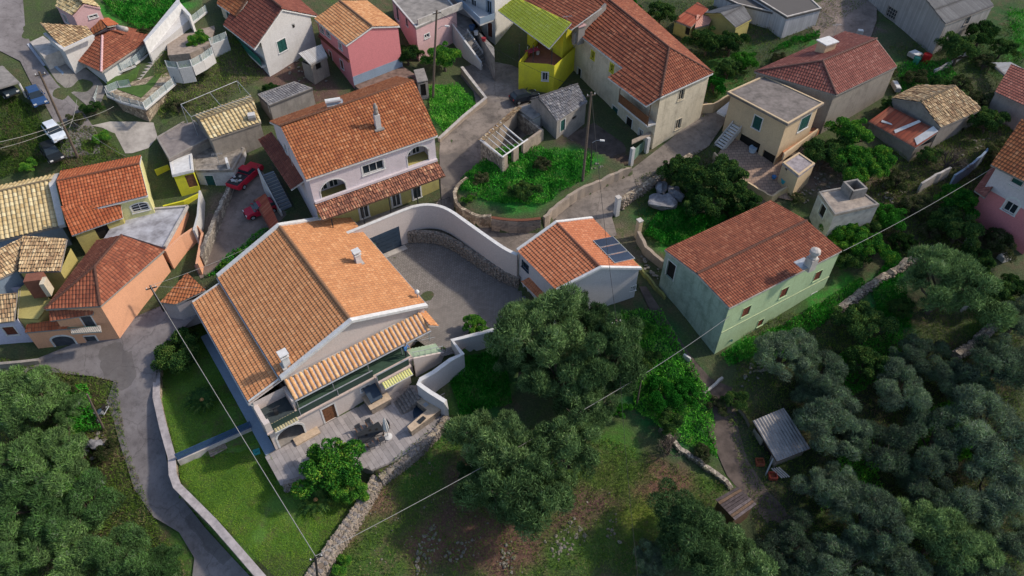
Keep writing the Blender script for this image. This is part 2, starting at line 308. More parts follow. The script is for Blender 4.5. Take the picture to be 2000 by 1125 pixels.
# ---------------- roof covering, real relief ----------------
def _clip(bm, pts, nr):
    n = len(pts); cen = sum((Vector(p) for p in pts), Vector())/n
    for i in range(n):
        a = Vector(pts[i]); b = Vector(pts[(i+1) % n]); no = (b-a).cross(nr)
        if (cen-a).dot(no) > 0: no = -no
        bmesh.ops.bisect_plane(bm, geom=bm.verts[:]+bm.edges[:]+bm.faces[:], plane_co=a, plane_no=no, clear_outer=True)
PROF = {'roman': [(0, 0), (.18, .75), (.42, 1), (.68, .8), (.84, .1)], 'old': [(0, 0), (.25, .9), (.55, .9), (.8, 0)], 'wave': [(0, 0), (.25, .5), (.5, 1), (.75, .5)], 'flat': [(0, .0), (.5, .15)], 'standing': [(0, 0), (.8, 0), (.85, 1), (.95, 1)]}
def covering(name, pts, mat, parent, col=.26, course=.36, amp=.05, step=.045, prof='roman', jit=.0, lift=.02, **k):
    """pts: planar roof polygon, first edge = eave, seen from above counter-clockwise"""
    P3 = [Vector(map(float, p)) for p in pts]; e = (P3[1]-P3[0]); nr = e.cross(P3[-1]-P3[0]).normalized()
    if nr.z < 0: P3 = [P3[1], P3[0]]+P3[2:][::-1]; e = P3[1]-P3[0]; nr = e.cross(P3[-1]-P3[0]).normalized()
    s = Vector((0, 0, 1)).cross(nr); s = s.normalized() if s.length > .04 else e.normalized()
    if s.dot(e) < 0 and abs(s.dot(e.normalized())) > .5: s = s
    t = nr.cross(s).normalized(); o = P3[0]
    ss = [(p-o).dot(s) for p in P3]; ts = [(p-o).dot(t) for p in P3]
    s0, s1 = min(ss)-.05, max(ss)+.05; t0, t1 = min(ts)-.02, max(ts)+.05
    nc = max(2, int((s1-s0)/col)+1); nr_ = max(1, int((t1-t0)/course)+1); pf = PROF[prof]
    us = np.array([c+q for c in range(nc) for q, _ in pf]+[nc]); hs = np.array([h for c in range(nc) for _, h in pf]+[0.])
    X = s0+us*col; m = len(us); V = []; U = []
    for r in range(nr_):
        jx = RNG.normal(0, jit, m)*col if jit else 0; jz = np.repeat(RNG.normal(0, jit*.12, nc+1), len(pf))[:m] if jit else 0
        for tt, lf in ((t0+r*course, step), (t0+(r+1)*course+.01, 0.)):
            H_ = hs*amp+lf+lift+jz
            V.append(np.array(o)+np.outer(X+jx, s)+np.outer(np.full(m, tt), t)+np.outer(H_, nr))
    V = np.vstack(V); F = []; UVf = []
    i = np.arange(m-1)
    for r in range(nr_*2-1):
        a = r*m+i; F.append(np.stack([a, a+1, a+m+1, a+m], 1)); v0, v1 = (r//2+.02, r//2+.98) if r % 2 == 0 else (r//2+.985, r//2+.99)
        ci = np.floor(us[:-1]+1e-6); u0 = us[:-1]+.004; u1 = np.minimum(us[1:], ci+.996)
        UVf.append(np.stack([np.stack([u0, u0*0+v0], 1), np.stack([u1, u0*0+v0], 1), np.stack([u1, u0*0+v1], 1), np.stack([u0, u0*0+v1], 1)], 1))
    F = np.vstack(F); UVf = np.vstack(UVf)
    bm = bmesh.new(); bv = [bm.verts.new(q) for q in V]; ul = bm.loops.layers.uv.new('UVMap')
    for f, q in zip(F, UVf):
        g = bm.faces.new([bv[j] for j in f])
        for lp, w_ in zip(g.loops, q): lp[ul].uv = w_
    _clip(bm, P3, nr)
    org = np.array(worldloc(parent)); me = bpy.data.meshes.new(name); bmesh.ops.translate(bm, verts=bm.verts, vec=Vector(-org)); bm.to_mesh(me); bm.free()
    me.materials.append(mat); ob = bpy.data.objects.new(name, me); COL.objects.link(ob); ob.parent = parent; ob['kind'] = 'stuff'
    return ob
def ridge_caps(parent, a, b, mat, r=.13, seg=.42, name='ridge_tiles'):
    a = Vector(map(float, a)); b = Vector(map(float, b)); L = (b-a).length; n = max(1, int(L/seg)); d = (b-a)/n; mb = MB()
    u = d.normalized().cross(Vector((0, 0, 1))).normalized(); w = u.cross(d.normalized())
    for i in range(n):
        p = a+d*i; q = a+d*(i+1.08); vs = []
        for pt, rr in ((p, r*1.12), (q, r*.92)):
            vs += [pt+u*rr*math.cos(x)+w*(rr*.8*math.sin(x)+.03) for x in np.linspace(-.1, math.pi+.1, 6)]
        mb.add(vs, [(j, j+1, j+7, j+6) for j in range(5)]+[tuple(range(6))])
    return mb.obj(name, mat, parent, kind='stuff')
# ---------------- walls with real openings ----------------
def wall_mesh(mb, p0, p1, z0, z1, holes=(), rev=.16, arch_n=8):
    """outer skin of a wall from p0 to p1 (outside on the right hand side), with recessed openings (s0,s1,za,zb,arch)"""
    p0 = Vector((p0[0], p0[1], 0)); p1 = Vector((p1[0], p1[1], 0)); L = (p1-p0).length; d = (p1-p0)/L; nn = Vector((d.y, -d.x, 0))
    def W_(s, z, o=0): q = p0+d*s-nn*o; return (q.x, q.y, z)
    hs = []
    for h in holes:
        a, b, c, e = max(.03, h[0]), min(L-.03, h[1]), max(z0+.02, h[2]), min(z1-.02, h[3])
        if b-a > .1 and e-c > .1: hs.append((a, b, c, e, h[4] if len(h) > 4 else 0))
    S = sorted({0., L, *[q for h in hs for q in h[:2]]}); Z = sorted({z0, z1, *[q for h in hs for q in h[2:4]]})
    for i in range(len(S)-1):
        for j in range(len(Z)-1):
            sm, zm = (S[i]+S[i+1])/2, (Z[j]+Z[j+1])/2
            if any(h[0] < sm < h[1] and h[2] < zm < h[3] for h in hs): continue
            mb.quad(W_(S[i], Z[j]), W_(S[i+1], Z[j]), W_(S[i+1], Z[j+1]), W_(S[i], Z[j+1]))
    for a, b, c, e, ar in hs:
        prof = [(a, c), (b, c)]
        if ar:
            r = (b-a)/2; rz = min(r*ar, e-c-.1); zc = e-rz; m = (a+b)/2
            arc = [(m+r*math.cos(t), zc+rz*math.sin(t)) for t in np.linspace(0, math.pi, arch_n*2+1)]; prof += arc
            hf = arch_n
            mb.poly([W_(b, zc)]+[W_(b, e)]+[W_(*q) for q in arc[1:hf+1]][::-1]) if False else None
            for k in range(hf): mb.poly([W_(b, e), W_(*arc[k+1]), W_(*arc[k])])
            for k in range(hf, 2*hf): mb.poly([W_(a, e), W_(*arc[k+1]), W_(*arc[k])])
            mb.poly([W_(b, e), W_(a, e), W_(*arc[hf])])
        else: prof += [(b, e), (a, e)]
        n = len(prof)
        for k in range(n):
            q, r2 = prof[k], prof[(k+1) % n]; mb.quad(W_(*q), W_(*q, rev), W_(*r2, rev), W_(*r2))
    return hs
def hitwall(u, v, p0, p1):
    d = ray(u, v); e = np.array([p1[0]-p0[0], p1[1]-p0[1]]); L = np.hypot(*e); e = e/L; nn = np.array([e[1], -e[0]])
    den = nn@d[:2]
    if abs(den) < 1e-6: return None
    t = (nn@np.array(p0[:2]))/den; q = np.array([0, 0, CAM_H])+d*t
    return (q[:2]-np.array(p0[:2]))@e, q[2], t, L, den
# ---------------- shared materials ----------------
WHITE = plaster('white_plaster', (.55, .53, .515), (.25, .22, .19), .35)
CREAM = plaster('cream_plaster', (.60, .52, .39), (.16, .13, .10), .6, .8)
BEIGE = plaster('beige_plaster', (.56, .42, .27), (.20, .16, .12), .3)
LILAC = plaster('lilac_plaster', (.60, .53, .55), (.28, .24, .24), .3)
PINK = plaster('pink_plaster', (.62, .22, .23), (.30, .12, .12), .2)
SALMON = plaster('salmon_plaster', (.72, .37, .22), (.36, .17, .10), .2)
PALEPINK = plaster('pale_pink_plaster', (.60, .38, .38), (.30, .22, .20), .35)
YELLOW = plaster('yellow_plaster', (.62, .58, .04), (.30, .27, .06), .5)
PALEYEL = plaster('pale_yellow_plaster', (.66, .62, .30), (.30, .28, .14), .3)
OCHRE = plaster('ochre_plaster', (.42, .36, .13), (.18, .15, .08), .5)
GREENW = plaster('pale_green_plaster', (.44, .56, .33), (.20, .24, .13), .45)
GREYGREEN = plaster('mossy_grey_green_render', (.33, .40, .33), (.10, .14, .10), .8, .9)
VILLAW = plaster('villa_plaster', (.58, .50, .46), (.40, .34, .30), .2)
GARAGEW = plaster('garage_plaster', (.50, .48, .49), (.34, .32, .32), .2)
OLDW = plaster('old_grey_render', (.30, .27, .245), (.12, .11, .10), .75, .9)
BROWNW = plaster('brown_grey_render', (.30, .26, .22), (.12, .10, .085), .7, .9)
BLUEW = plaster('blue_grey_paint', (.24, .31, .40), (.16, .18, .20), .4)
CONC = plain('concrete', (.29, .265, .245), .9, .3, 1.2, c2=(.15, .14, .13))
CONCL = plain('light_concrete', (.50, .46, .42), .9, .2, 1.5, c2=(.30, .27, .25))
SLATE = plain('dark_slate', (.07, .075, .09), .6, .2, 3)
WTRIM = plain('white_paint', (.64, .63, .615), .5, .06, 2.5, c2=(.48, .465, .45))
DKMET = plain('dark_metal', (.03, .032, .035), .45, .1, 5)
GALV = plain('galvanised_metal', (.42, .43, .45), .4, .15, 3, metal=.4)
WOOD = plain('weathered_wood', (.16, .10, .065), .8, .3, 6, c2=(.07, .045, .03))
WOODB = plain('brown_timber', (.20, .09, .045), .7, .25, 5)
TEAL = plain('green_shutter_paint', (.02, .085, .075), .55, .2, 5)
BRSHUT = plain('brown_shutter_paint', (.17, .055, .035), .6, .2, 5)
NAVY = plain('dark_blue_paint', (.035, .055, .085), .5, .15, 3)
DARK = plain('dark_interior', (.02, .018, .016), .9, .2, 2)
GLASS = glassy()
BARK = plain('bark', (.13, .10, .08), .95, .3, 6, c2=(.05, .04, .03), bump=.5)
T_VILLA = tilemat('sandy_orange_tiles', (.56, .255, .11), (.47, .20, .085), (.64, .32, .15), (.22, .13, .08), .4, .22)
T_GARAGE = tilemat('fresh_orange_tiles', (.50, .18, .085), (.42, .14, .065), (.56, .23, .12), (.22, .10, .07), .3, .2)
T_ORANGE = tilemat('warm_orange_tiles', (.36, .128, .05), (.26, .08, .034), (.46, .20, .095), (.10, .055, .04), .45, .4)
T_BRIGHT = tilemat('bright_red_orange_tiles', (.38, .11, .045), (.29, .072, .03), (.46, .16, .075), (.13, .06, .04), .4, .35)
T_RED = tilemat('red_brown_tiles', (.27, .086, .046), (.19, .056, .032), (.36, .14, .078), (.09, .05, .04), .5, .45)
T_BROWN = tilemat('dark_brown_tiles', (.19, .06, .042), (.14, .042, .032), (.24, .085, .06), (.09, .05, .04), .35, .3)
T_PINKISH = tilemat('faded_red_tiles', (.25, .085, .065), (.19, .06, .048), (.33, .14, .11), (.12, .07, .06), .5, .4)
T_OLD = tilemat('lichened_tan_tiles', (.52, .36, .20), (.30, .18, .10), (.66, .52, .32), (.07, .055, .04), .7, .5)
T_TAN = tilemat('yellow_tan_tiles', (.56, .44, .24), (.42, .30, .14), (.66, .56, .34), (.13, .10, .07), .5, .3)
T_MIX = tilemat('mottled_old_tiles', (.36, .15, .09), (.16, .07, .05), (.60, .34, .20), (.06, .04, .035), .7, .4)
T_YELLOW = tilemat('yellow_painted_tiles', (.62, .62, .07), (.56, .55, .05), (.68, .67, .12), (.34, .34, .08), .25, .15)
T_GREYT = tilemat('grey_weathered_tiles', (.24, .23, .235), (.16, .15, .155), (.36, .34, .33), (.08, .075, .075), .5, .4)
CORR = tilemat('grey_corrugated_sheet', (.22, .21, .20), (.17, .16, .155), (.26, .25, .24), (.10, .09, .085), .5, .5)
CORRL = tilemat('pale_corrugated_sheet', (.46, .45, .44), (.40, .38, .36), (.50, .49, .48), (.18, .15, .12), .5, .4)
STONEW = stone('rubble_masonry', (.40, .35, .29), (.17, .14, .12), (.13, .115, .10), 2.8)
STONER = stone('tan_rubble_masonry', (.46, .38, .28), (.20, .15, .11), (.14, .12, .09), 2.5)
BLOCKW = paving('grey_concrete_blocks', (.34, .32, .31), (.22, .21, .21), .42, .2)
# ---------------- house builder ----------------
def v2(p): return np.array(p[:2], float)
def inset(poly, ds):
    n = len(poly); out = []
    for i in range(n):
        a, b, c = v2(poly[i-1]), v2(poly[i]), v2(poly[(i+1) % n]); d1 = (b-a)/np.linalg.norm(b-a); d2 = (c-b)/np.linalg.norm(c-b)
        n1 = np.array([-d1[1], d1[0]]); n2 = np.array([-d2[1], d2[0]]); k1, k2 = ds[i-1], ds[i]
        M_ = np.array([n1, n2]); rhs = np.array([n1@b+k1, n2@b+k2])
        out.append(np.linalg.solve(M_, rhs) if abs(np.linalg.det(M_)) > .05 else b+n1*k1)
    return out
def ccw(p): return sum(p[i][0]*p[(i+1) % len(p)][1]-p[(i+1) % len(p)][0]*p[i][1] for i in range(len(p))) > 0
def opening(R_, p0, p1, s, z, w, h, kind, o):
    """fills an opening with frame, pane, shutters or a door; all real depth behind the wall face"""
    p0 = v2(p0); p1 = v2(p1); d = (p1-p0)/np.linalg.norm(p1-p0); nn = np.array([d[1], -d[0]]); rev = o.get('rev', .16)
    ang = math.atan2(d[1], d[0])
    def C(a, zz, off): q = p0+d*a+nn*off; return (q[0], q[1], zz)
    def bx(mb, a, zz, off, sx, sz, sy): mb.box(C(a, zz, off), (sx, sy, sz), ang)
    trim = o.get('trim', WTRIM); tw = o.get('tw', .1); ar = o.get('arch', 0)
    base = {'door': 'door', 'shut': 'window', 'win': 'window', 'open': 'doorway', 'grille': 'window', 'loggia': 'arched_opening'}[kind]
    f = MB(); zb, zt = z-h/2, z+h/2
    if trim is not None:
        for sg in (-1, 1): bx(f, s+sg*(w/2+tw/2), z-(.0 if not ar else h*.15), .0, tw, h-(0 if not ar else h*.3), .07)
        if kind != 'door' and kind != 'open' and kind != 'loggia': bx(f, s, zb-.04, .03, w+2*tw+.06, .08, .16)
        if not ar: bx(f, s, zt+tw/2, .0, w+2*tw, tw, .07)
        else:
            r = w/2; rz = min(r*ar, h-.1); zc = zt-rz; N = 12
            ts = np.linspace(0, math.pi, N+1)
            for k in range(N):
                q = []
                for off in (.035, -.03):
                    for t, e in ((ts[k], 0), (ts[k+1], 0), (ts[k+1], tw*1.2), (ts[k], tw*1.2)): q.append(C(s+(r+e)*math.cos(t), zc+(rz+e)*math.sin(t), off))
                f.add(q, [(0, 1, 2, 3), (4, 7, 6, 5), (0, 4, 5, 1), (2, 6, 7, 3), (1, 5, 6, 2), (0, 3, 7, 4)])
    fo = -rev+.05
    if kind in ('win', 'grille'):
        for sg in (-1, 1): bx(f, s+sg*(w/2-.04), z, fo, .08, h, .06)
        bx(f, s, zb+.04, fo, w, .08, .06); bx(f, s, zt-.04, fo, w, .08, .06)
        for k in range(1, o.get('n', 2)): bx(f, s-w/2+w*k/o.get('n', 2), z, fo, .06, h, .06)
        if kind == 'grille':
            for k in (1, 2): bx(f, s, zb+h*k/3, fo, w, .05, .06)
    if not f.v: bx(f, s, zt-.02, fo, w, .04, .04)
    fr = f.obj(base if base != 'door' else 'door_surround', trim or WTRIM, R_)
    g = MB(); g.quad(C(s-w/2-.02, zb-.02, -rev+.005), C(s+w/2+.02, zb-.02, -rev+.005), C(s+w/2+.02, zt+.02, -rev+.005), C(s-w/2-.02, zt+.02, -rev+.005))
    if kind in ('win', 'grille'): g.obj('pane', GLASS, fr)
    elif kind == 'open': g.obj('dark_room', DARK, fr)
    elif kind == 'loggia':
        dp = o.get('deep', 1.8); m_ = MB(); w2 = w/2+.3; pts = [C(s-w2, zb, -dp), C(s+w2, zb, -dp), C(s+w2, zt, -dp), C(s-w2, zt, -dp)]
        m_.quad(*pts); m_.quad(C(s-w2, zb, -rev), C(s-w2, zb, -dp), C(s-w2, zt, -dp), C(s-w2, zt, -rev)); m_.quad(C(s+w2, zb, -rev), C(s+w2, zb, -dp), C(s+w2, zt, -dp), C(s+w2, zt, -rev)); m_.obj('inner_wall', o.get('room', VILLAW), fr)
        m_ = MB(); m_.quad(C(s-w2, zb-.02, -rev+.02), C(s+w2, zb-.02, -rev+.02), C(s+w2, zb-.02, -dp), C(s-w2, zb-.02, -dp)); m_.obj('inner_floor', o.get('floor', OCHRE), fr)
        for k in (-1, 1) if w > 2.2 else (0,):
            m_ = MB(); bx(m_, s+k*w*.22, zb+h*.5, -dp+.05, w*.34, h*.8, .04); gg = m_.obj('inner_door', GLASS, fr); m_ = MB()
            for e in (-1, 0, 1): bx(m_, s+k*w*.22+e*w*.17, zb+h*.5, -dp+.07, .07, h*.8, .06)
            m_.obj('inner_door_frame', WTRIM, gg) if False else m_.obj('inner_door_frame', WTRIM, fr)
    elif kind == 'shut':
        g.obj('pane', GLASS, fr); n = o.get('leaves', 2)
        for k in range(n):
            m_ = MB(); lw = w/n-.02; a = s-w/2+w*(k+.5)/n; bx(m_, a, z, -.06, lw, h, .04)
            for q in range(7): bx(m_, a, zb+h*(q+.7)/7.4, -.03, lw*.8, h/16, .02)
            m_.obj('shutter', o.get('mat', TEAL), fr)
    elif kind == 'door':
        m_ = MB(); bx(m_, s, z, -.1, w, h, .05); bx(m_, s-w*.22, z-h*.2, -.07, w*.3, h*.35, .02); bx(m_, s+w*.22, z-h*.2, -.07, w*.3, h*.35, .02)
        bx(m_, s, z+h*.22, -.07, w*.75, h*.3, .02); dd = m_.obj('door_leaf', o.get('mat', WOODB), fr)
    return fr
def find_wall(foot, u, v, zlo, zhi):
    best = None; n = len(foot)
    for i in range(n):
        r = hitwall(u, v, foot[i], foot[(i+1) % n])
        if not r: continue
        s, z, t, L, den = r
        if den < 0 and -.3 < s < L+.3 and zlo-.5 < z < zhi+3 and (best is None or t < best[3]): best = (i, s, z, t)
    return best
def build_walls(R_, foot, zb, zt, wall, ops, mats=None, name='wall'):
    n = len(foot); by = {i: [] for i in range(n)}
    for op in ops:
        kind, u, v, w, h = op[:5]; o = op[5] if len(op) > 5 else {}
        r = find_wall(foot, u, v, zb, zt)
        if r is None: print('OPENING MISSED', R_.name, op[:3]); continue
        by[r[0]].append((kind, r[1], r[2], w, h, o))
    for i in range(n):
        p0, p1 = foot[i], foot[(i+1) % n]; mb = MB(); L = np.linalg.norm(v2(p1)-v2(p0)); ok = []
        for q in by[i]:
            kind, s, z, w, h, o = q
            if kind in ('door', 'open') and 'zb' in o: z = o['zb']+h/2
            s = min(max(s, w/2+.05), L-w/2-.05); z = min(z, zt-h/2-.06) if not o.get('high') else z
            ok.append((kind, s, z, w, h, o))
        wall_mesh(mb, p0, p1, zb, zt, [(s-w/2, s+w/2, z-h/2, z+h/2, o.get('arch', 0)) for _, s, z, w, h, o in ok if not o.get('high')], rev=.16)
        mt = (mats or {}).get(i, wall); mb.obj(name, mt, R_)
        for kind, s, z, w, h, o in ok:
            oo = dict(o)
            if o.get('high'): oo['rev'] = -.02
            opening(R_, p0, p1, s, z, w, h, kind, oo)
def linez(px, a, b, z0, z1):
    """height at which the photo point lies above the vertical plane through a-b"""
    d = v2(b)-v2(a); n_ = np.array([-d[1], d[0]])/np.linalg.norm(d); zs = np.arange(z0, z1, .02)
    k = [abs((P(*px, z)[:2]-v2(a))@n_) for z in zs]; return float(zs[int(np.argmin(k))])
def house(name, label, cat, eaves, ridge=None, vert=None, ze=None, zr=None, ov=.3, oh=.25, wall=WHITE, mats=None, roof=T_RED, fascia=None, kind='gable', hips=(0, 0), ops=(), tk={}, zbase=None, group=None, caps=None, raw=False, wz=None, thick=.14, roofname='roof', drop=(0, 0)):
    if ze is None:
        b = G(*vert[1]); ze = b[2]+hgt(vert[0], vert[1])
    E = [P(u, v, ze) for u, v in eaves]
    ridge = list(ridge or [])
    if not ccw(E):
        if len(E) == 4 and kind != 'flat': E = [E[1], E[0], E[3], E[2]]; ridge = ridge[::-1]; hips = hips[::-1]; drop = drop[::-1]
        else: E = E[::-1]
        eaves = None
    fascia = fascia or wall; n = len(E)
    cx = np.mean([e[:2] for e in E], 0)
    R_ = root(name, label, cat, (cx[0], cx[1], float(gz(cx[0], cx[1])[0])), group)
    if zbase is None:
        xs = np.array([e[0] for e in E]); ys = np.array([e[1] for e in E]); zbase = float(gz(xs, ys).min())-.5
    rf = []
    if kind in ('gable', 'hip'):
        A, B, C_, D = E; m1 = (D+A)/2; m2 = (B+C_)/2
        if zr is None: zr = float(np.mean([linez(q, m1, m2, ze+.3, ze+6) for q in ridge])); zr = min(max(zr, ze+.5), ze+.36*np.linalg.norm((A-D)[:2])+.2)
        ax = (m2-m1)[:2]; L = np.linalg.norm(ax); ax /= L
        def onaxis(px): q = P(*px, zr)[:2]; t = (q-m1[:2])@ax; return np.array([*(m1[:2]+ax*t), zr])
        if raw: R1, R2 = [P(*q, zr) for q in ridge]
        else:
            R1 = onaxis(ridge[0]) if hips[0] else np.array([*m1[:2], zr]); R2 = onaxis(ridge[1]) if hips[1] else np.array([*m2[:2], zr])
        rf = [[A, B, R2, R1], [C_, D, R1, R2]]
        if hips[0]: rf.append([D, A, R1])
        if hips[1]: rf.append([B, C_, R2])
        ds = [ov, ov if hips[1] else oh, ov, ov if hips[0] else oh]
    elif kind == 'flat': ds = [ov]*n
    elif kind == 'shed':     # eaves given low edge first (A,B low; C,D high at zr)
        A, B = E[0], E[1]; C_, D = P(*eaves[2], zr) if eaves else E[2], P(*eaves[3], zr) if eaves else E[3]
        if not eaves: C_ = np.array([*E[2][:2], zr]); D = np.array([*E[3][:2], zr])
        E = [A, B, C_, D]; rf = [[A, B, C_, D]]; ds = [ov]*4
    foot = inset(E, ds); zt = ze-.06 if wz is None else wz
    build_walls(R_, foot, zbase, zt, wall, list(ops), mats)
    if kind in ('gable', 'hip'):
        slope = (zr-ze)/max(.5, np.linalg.norm((A-D)[:2])/2)
        for i, (hp, Rr) in ((3, (hips[0], R1)), (1, (hips[1], R2))):
            if hp: continue
            p0, p1 = foot[i], foot[(i+1) % 4]; ax_ = v2(p1)-v2(p0); t = ((Rr[:2]-v2(p0))@ax_)/(ax_@ax_); ap = v2(p0)+ax_*t
            mb = MB(); zz = ze+slope*ov-.16
            mb.poly([(*p0, zt), (*p1, zt), (*p1, max(zz, zt)), (*ap, zr-.16), (*p0, max(zz, zt))]); mb.obj('gable', (mats or {}).get(i, wall), R_)
    elif kind == 'shed':
        mb = MB(); f = foot
        hi = lambda p: ze+(zr-ze)*min(1, max(0, ((v2(p)-A[:2])@(v2(D)-A[:2]))/((v2(D)-A[:2])@(v2(D)-A[:2]))))-.15
        for i in range(4):
            p0, p1 = f[i], f[(i+1) % 4]; mb.quad((*p0, zt), (*p1, zt), (*p1, max(hi(p1), zt)), (*p0, max(hi(p0), zt)))
        mb.obj('upper_wall', wall, R_)
    if kind == 'flat':
        mb = MB(); mb.prism([e[:2] for e in E], ze-.22, ze); r_ = mb.obj(roofname, roof, R_)
        mb2 = MB(); I_ = inset(E, [.02]*n); J_ = inset(E, [.22]*n)
        for i in range(n): mb2.prism([I_[i], I_[(i+1) % n], J_[(i+1) % n], J_[i]], ze+.004, ze+.09)
        mb2.obj('roof_edge', fascia, R_)
    for i, q in enumerate(rf):
        q0_ = [np.array(x, float) for x in q]; q = flatq(q); dev = max(abs(a[2]-b[2]) for a, b in zip(q0_, q)) if len(q) == 4 else 0
        if dev > .22:
            for tri in ([q0_[0], q0_[1], q0_[2]], [q0_[0], q0_[2], q0_[3]]): MB().slab([x-[0,0,.04] for x in tri], thick).obj(roofname, fascia, R_); covering('roof_tiles', tri, roof, R_, **tk)
            continue
        mb = MB(); mb.slab([np.array(x)-[0,0,.04] for x in q], thick); r_ = mb.obj(roofname, fascia, R_)
        covering('roof_tiles' if tk.get('prof') != 'wave' else 'roof_sheet', q, roof, R_, **tk)
    if kind in ('gable', 'hip') and caps is not False:
        cm = caps or roof; up = np.array([0, 0, .05])
        ridge_caps(R_, R1+up, R2+up, cm)
        if hips[0]: ridge_caps(R_, D+up, R1+up, cm, name='hip_tiles'); ridge_caps(R_, A+up, R1+up, cm, name='hip_tiles')
        if hips[1]: ridge_caps(R_, B+up, R2+up, cm, name='hip_tiles'); ridge_caps(R_, C_+up, R2+up, cm, name='hip_tiles')
    return dict(R=R_, E=E, foot=foot, ze=ze, zr=zr, rf=rf, zbase=zbase)
def flatq(q):
    q = [np.array(x, float) for x in q]
    if len(q) == 4:
        a, b, c = q[0], q[1], (q[2]+q[3])/2; n_ = np.cross(b-a, c-a)
        for k in (2, 3): q[k][2] = a[2]-(n_[0]*(q[k][0]-a[0])+n_[1]*(q[k][1]-a[1]))/n_[2]
    return q
def onplane(u, v, q):
    a, b, c = [np.array(x, float) for x in q[:3]]; n_ = np.cross(b-a, c-a); d = ray(u, v); o = np.array([0, 0, CAM_H])
    return o+d*((n_@(a-o))/(n_@d))
def verge(R_, a, b, mat=None, w=.32, h=.22, name='verge_coping'):
    """raised white coping along a roof verge"""
    a = Vector(map(float, a)); b = Vector(map(float, b)); d = (b-a).normalized(); u = d.cross(Vector((0, 0, 1))).normalized()*w/2; z = Vector((0, 0, h))
    mb = MB(); mb.add([a-u-z*.6, a+u-z*.6, a+u+z*.6, a-u+z*.6, b-u-z*.6, b+u-z*.6, b+u+z*.6, b-u+z*.6], [(0, 1, 2, 3), (7, 6, 5, 4), (0, 4, 5, 1), (1, 5, 6, 2), (2, 6, 7, 3), (3, 7, 4, 0)])
    return mb.obj(name, mat or WTRIM, R_)
def chimney(R_, q, w=.5, h=1.5, mat=None, cap=None, style='pot', rz=.5):
    mb = MB(); x, y, z = q; mb.box((x, y, z+h/2-.3), (w, w, h+.6), rz)
    c = mb.obj('chimney', mat or WHITE, R_)
    m2 = MB(); m2.box((x, y, z+h+.05), (w+.14, w+.14, .1), rz)
    for sx, sy in ((-1, -1), (1, -1), (1, 1), (-1, 1)):
        o = Matrix.Rotation(rz, 3, 'Z')@Vector((sx*w*.38, sy*w*.38, 0)); m2.box((x+o.x, y+o.y, z+h+.22), (.09, .09, .26), rz)
    m2.box((x, y, z+h+.4), (w+.2, w+.2, .09), rz)
    m2.obj('chimney_cap', cap or mat or WHITE, c)
    m3 = MB(); m3.box((x, y, z-.05), (w+.35, w+.35, .16), rz); m3.obj('chimney_flashing', CONCL, c); return c
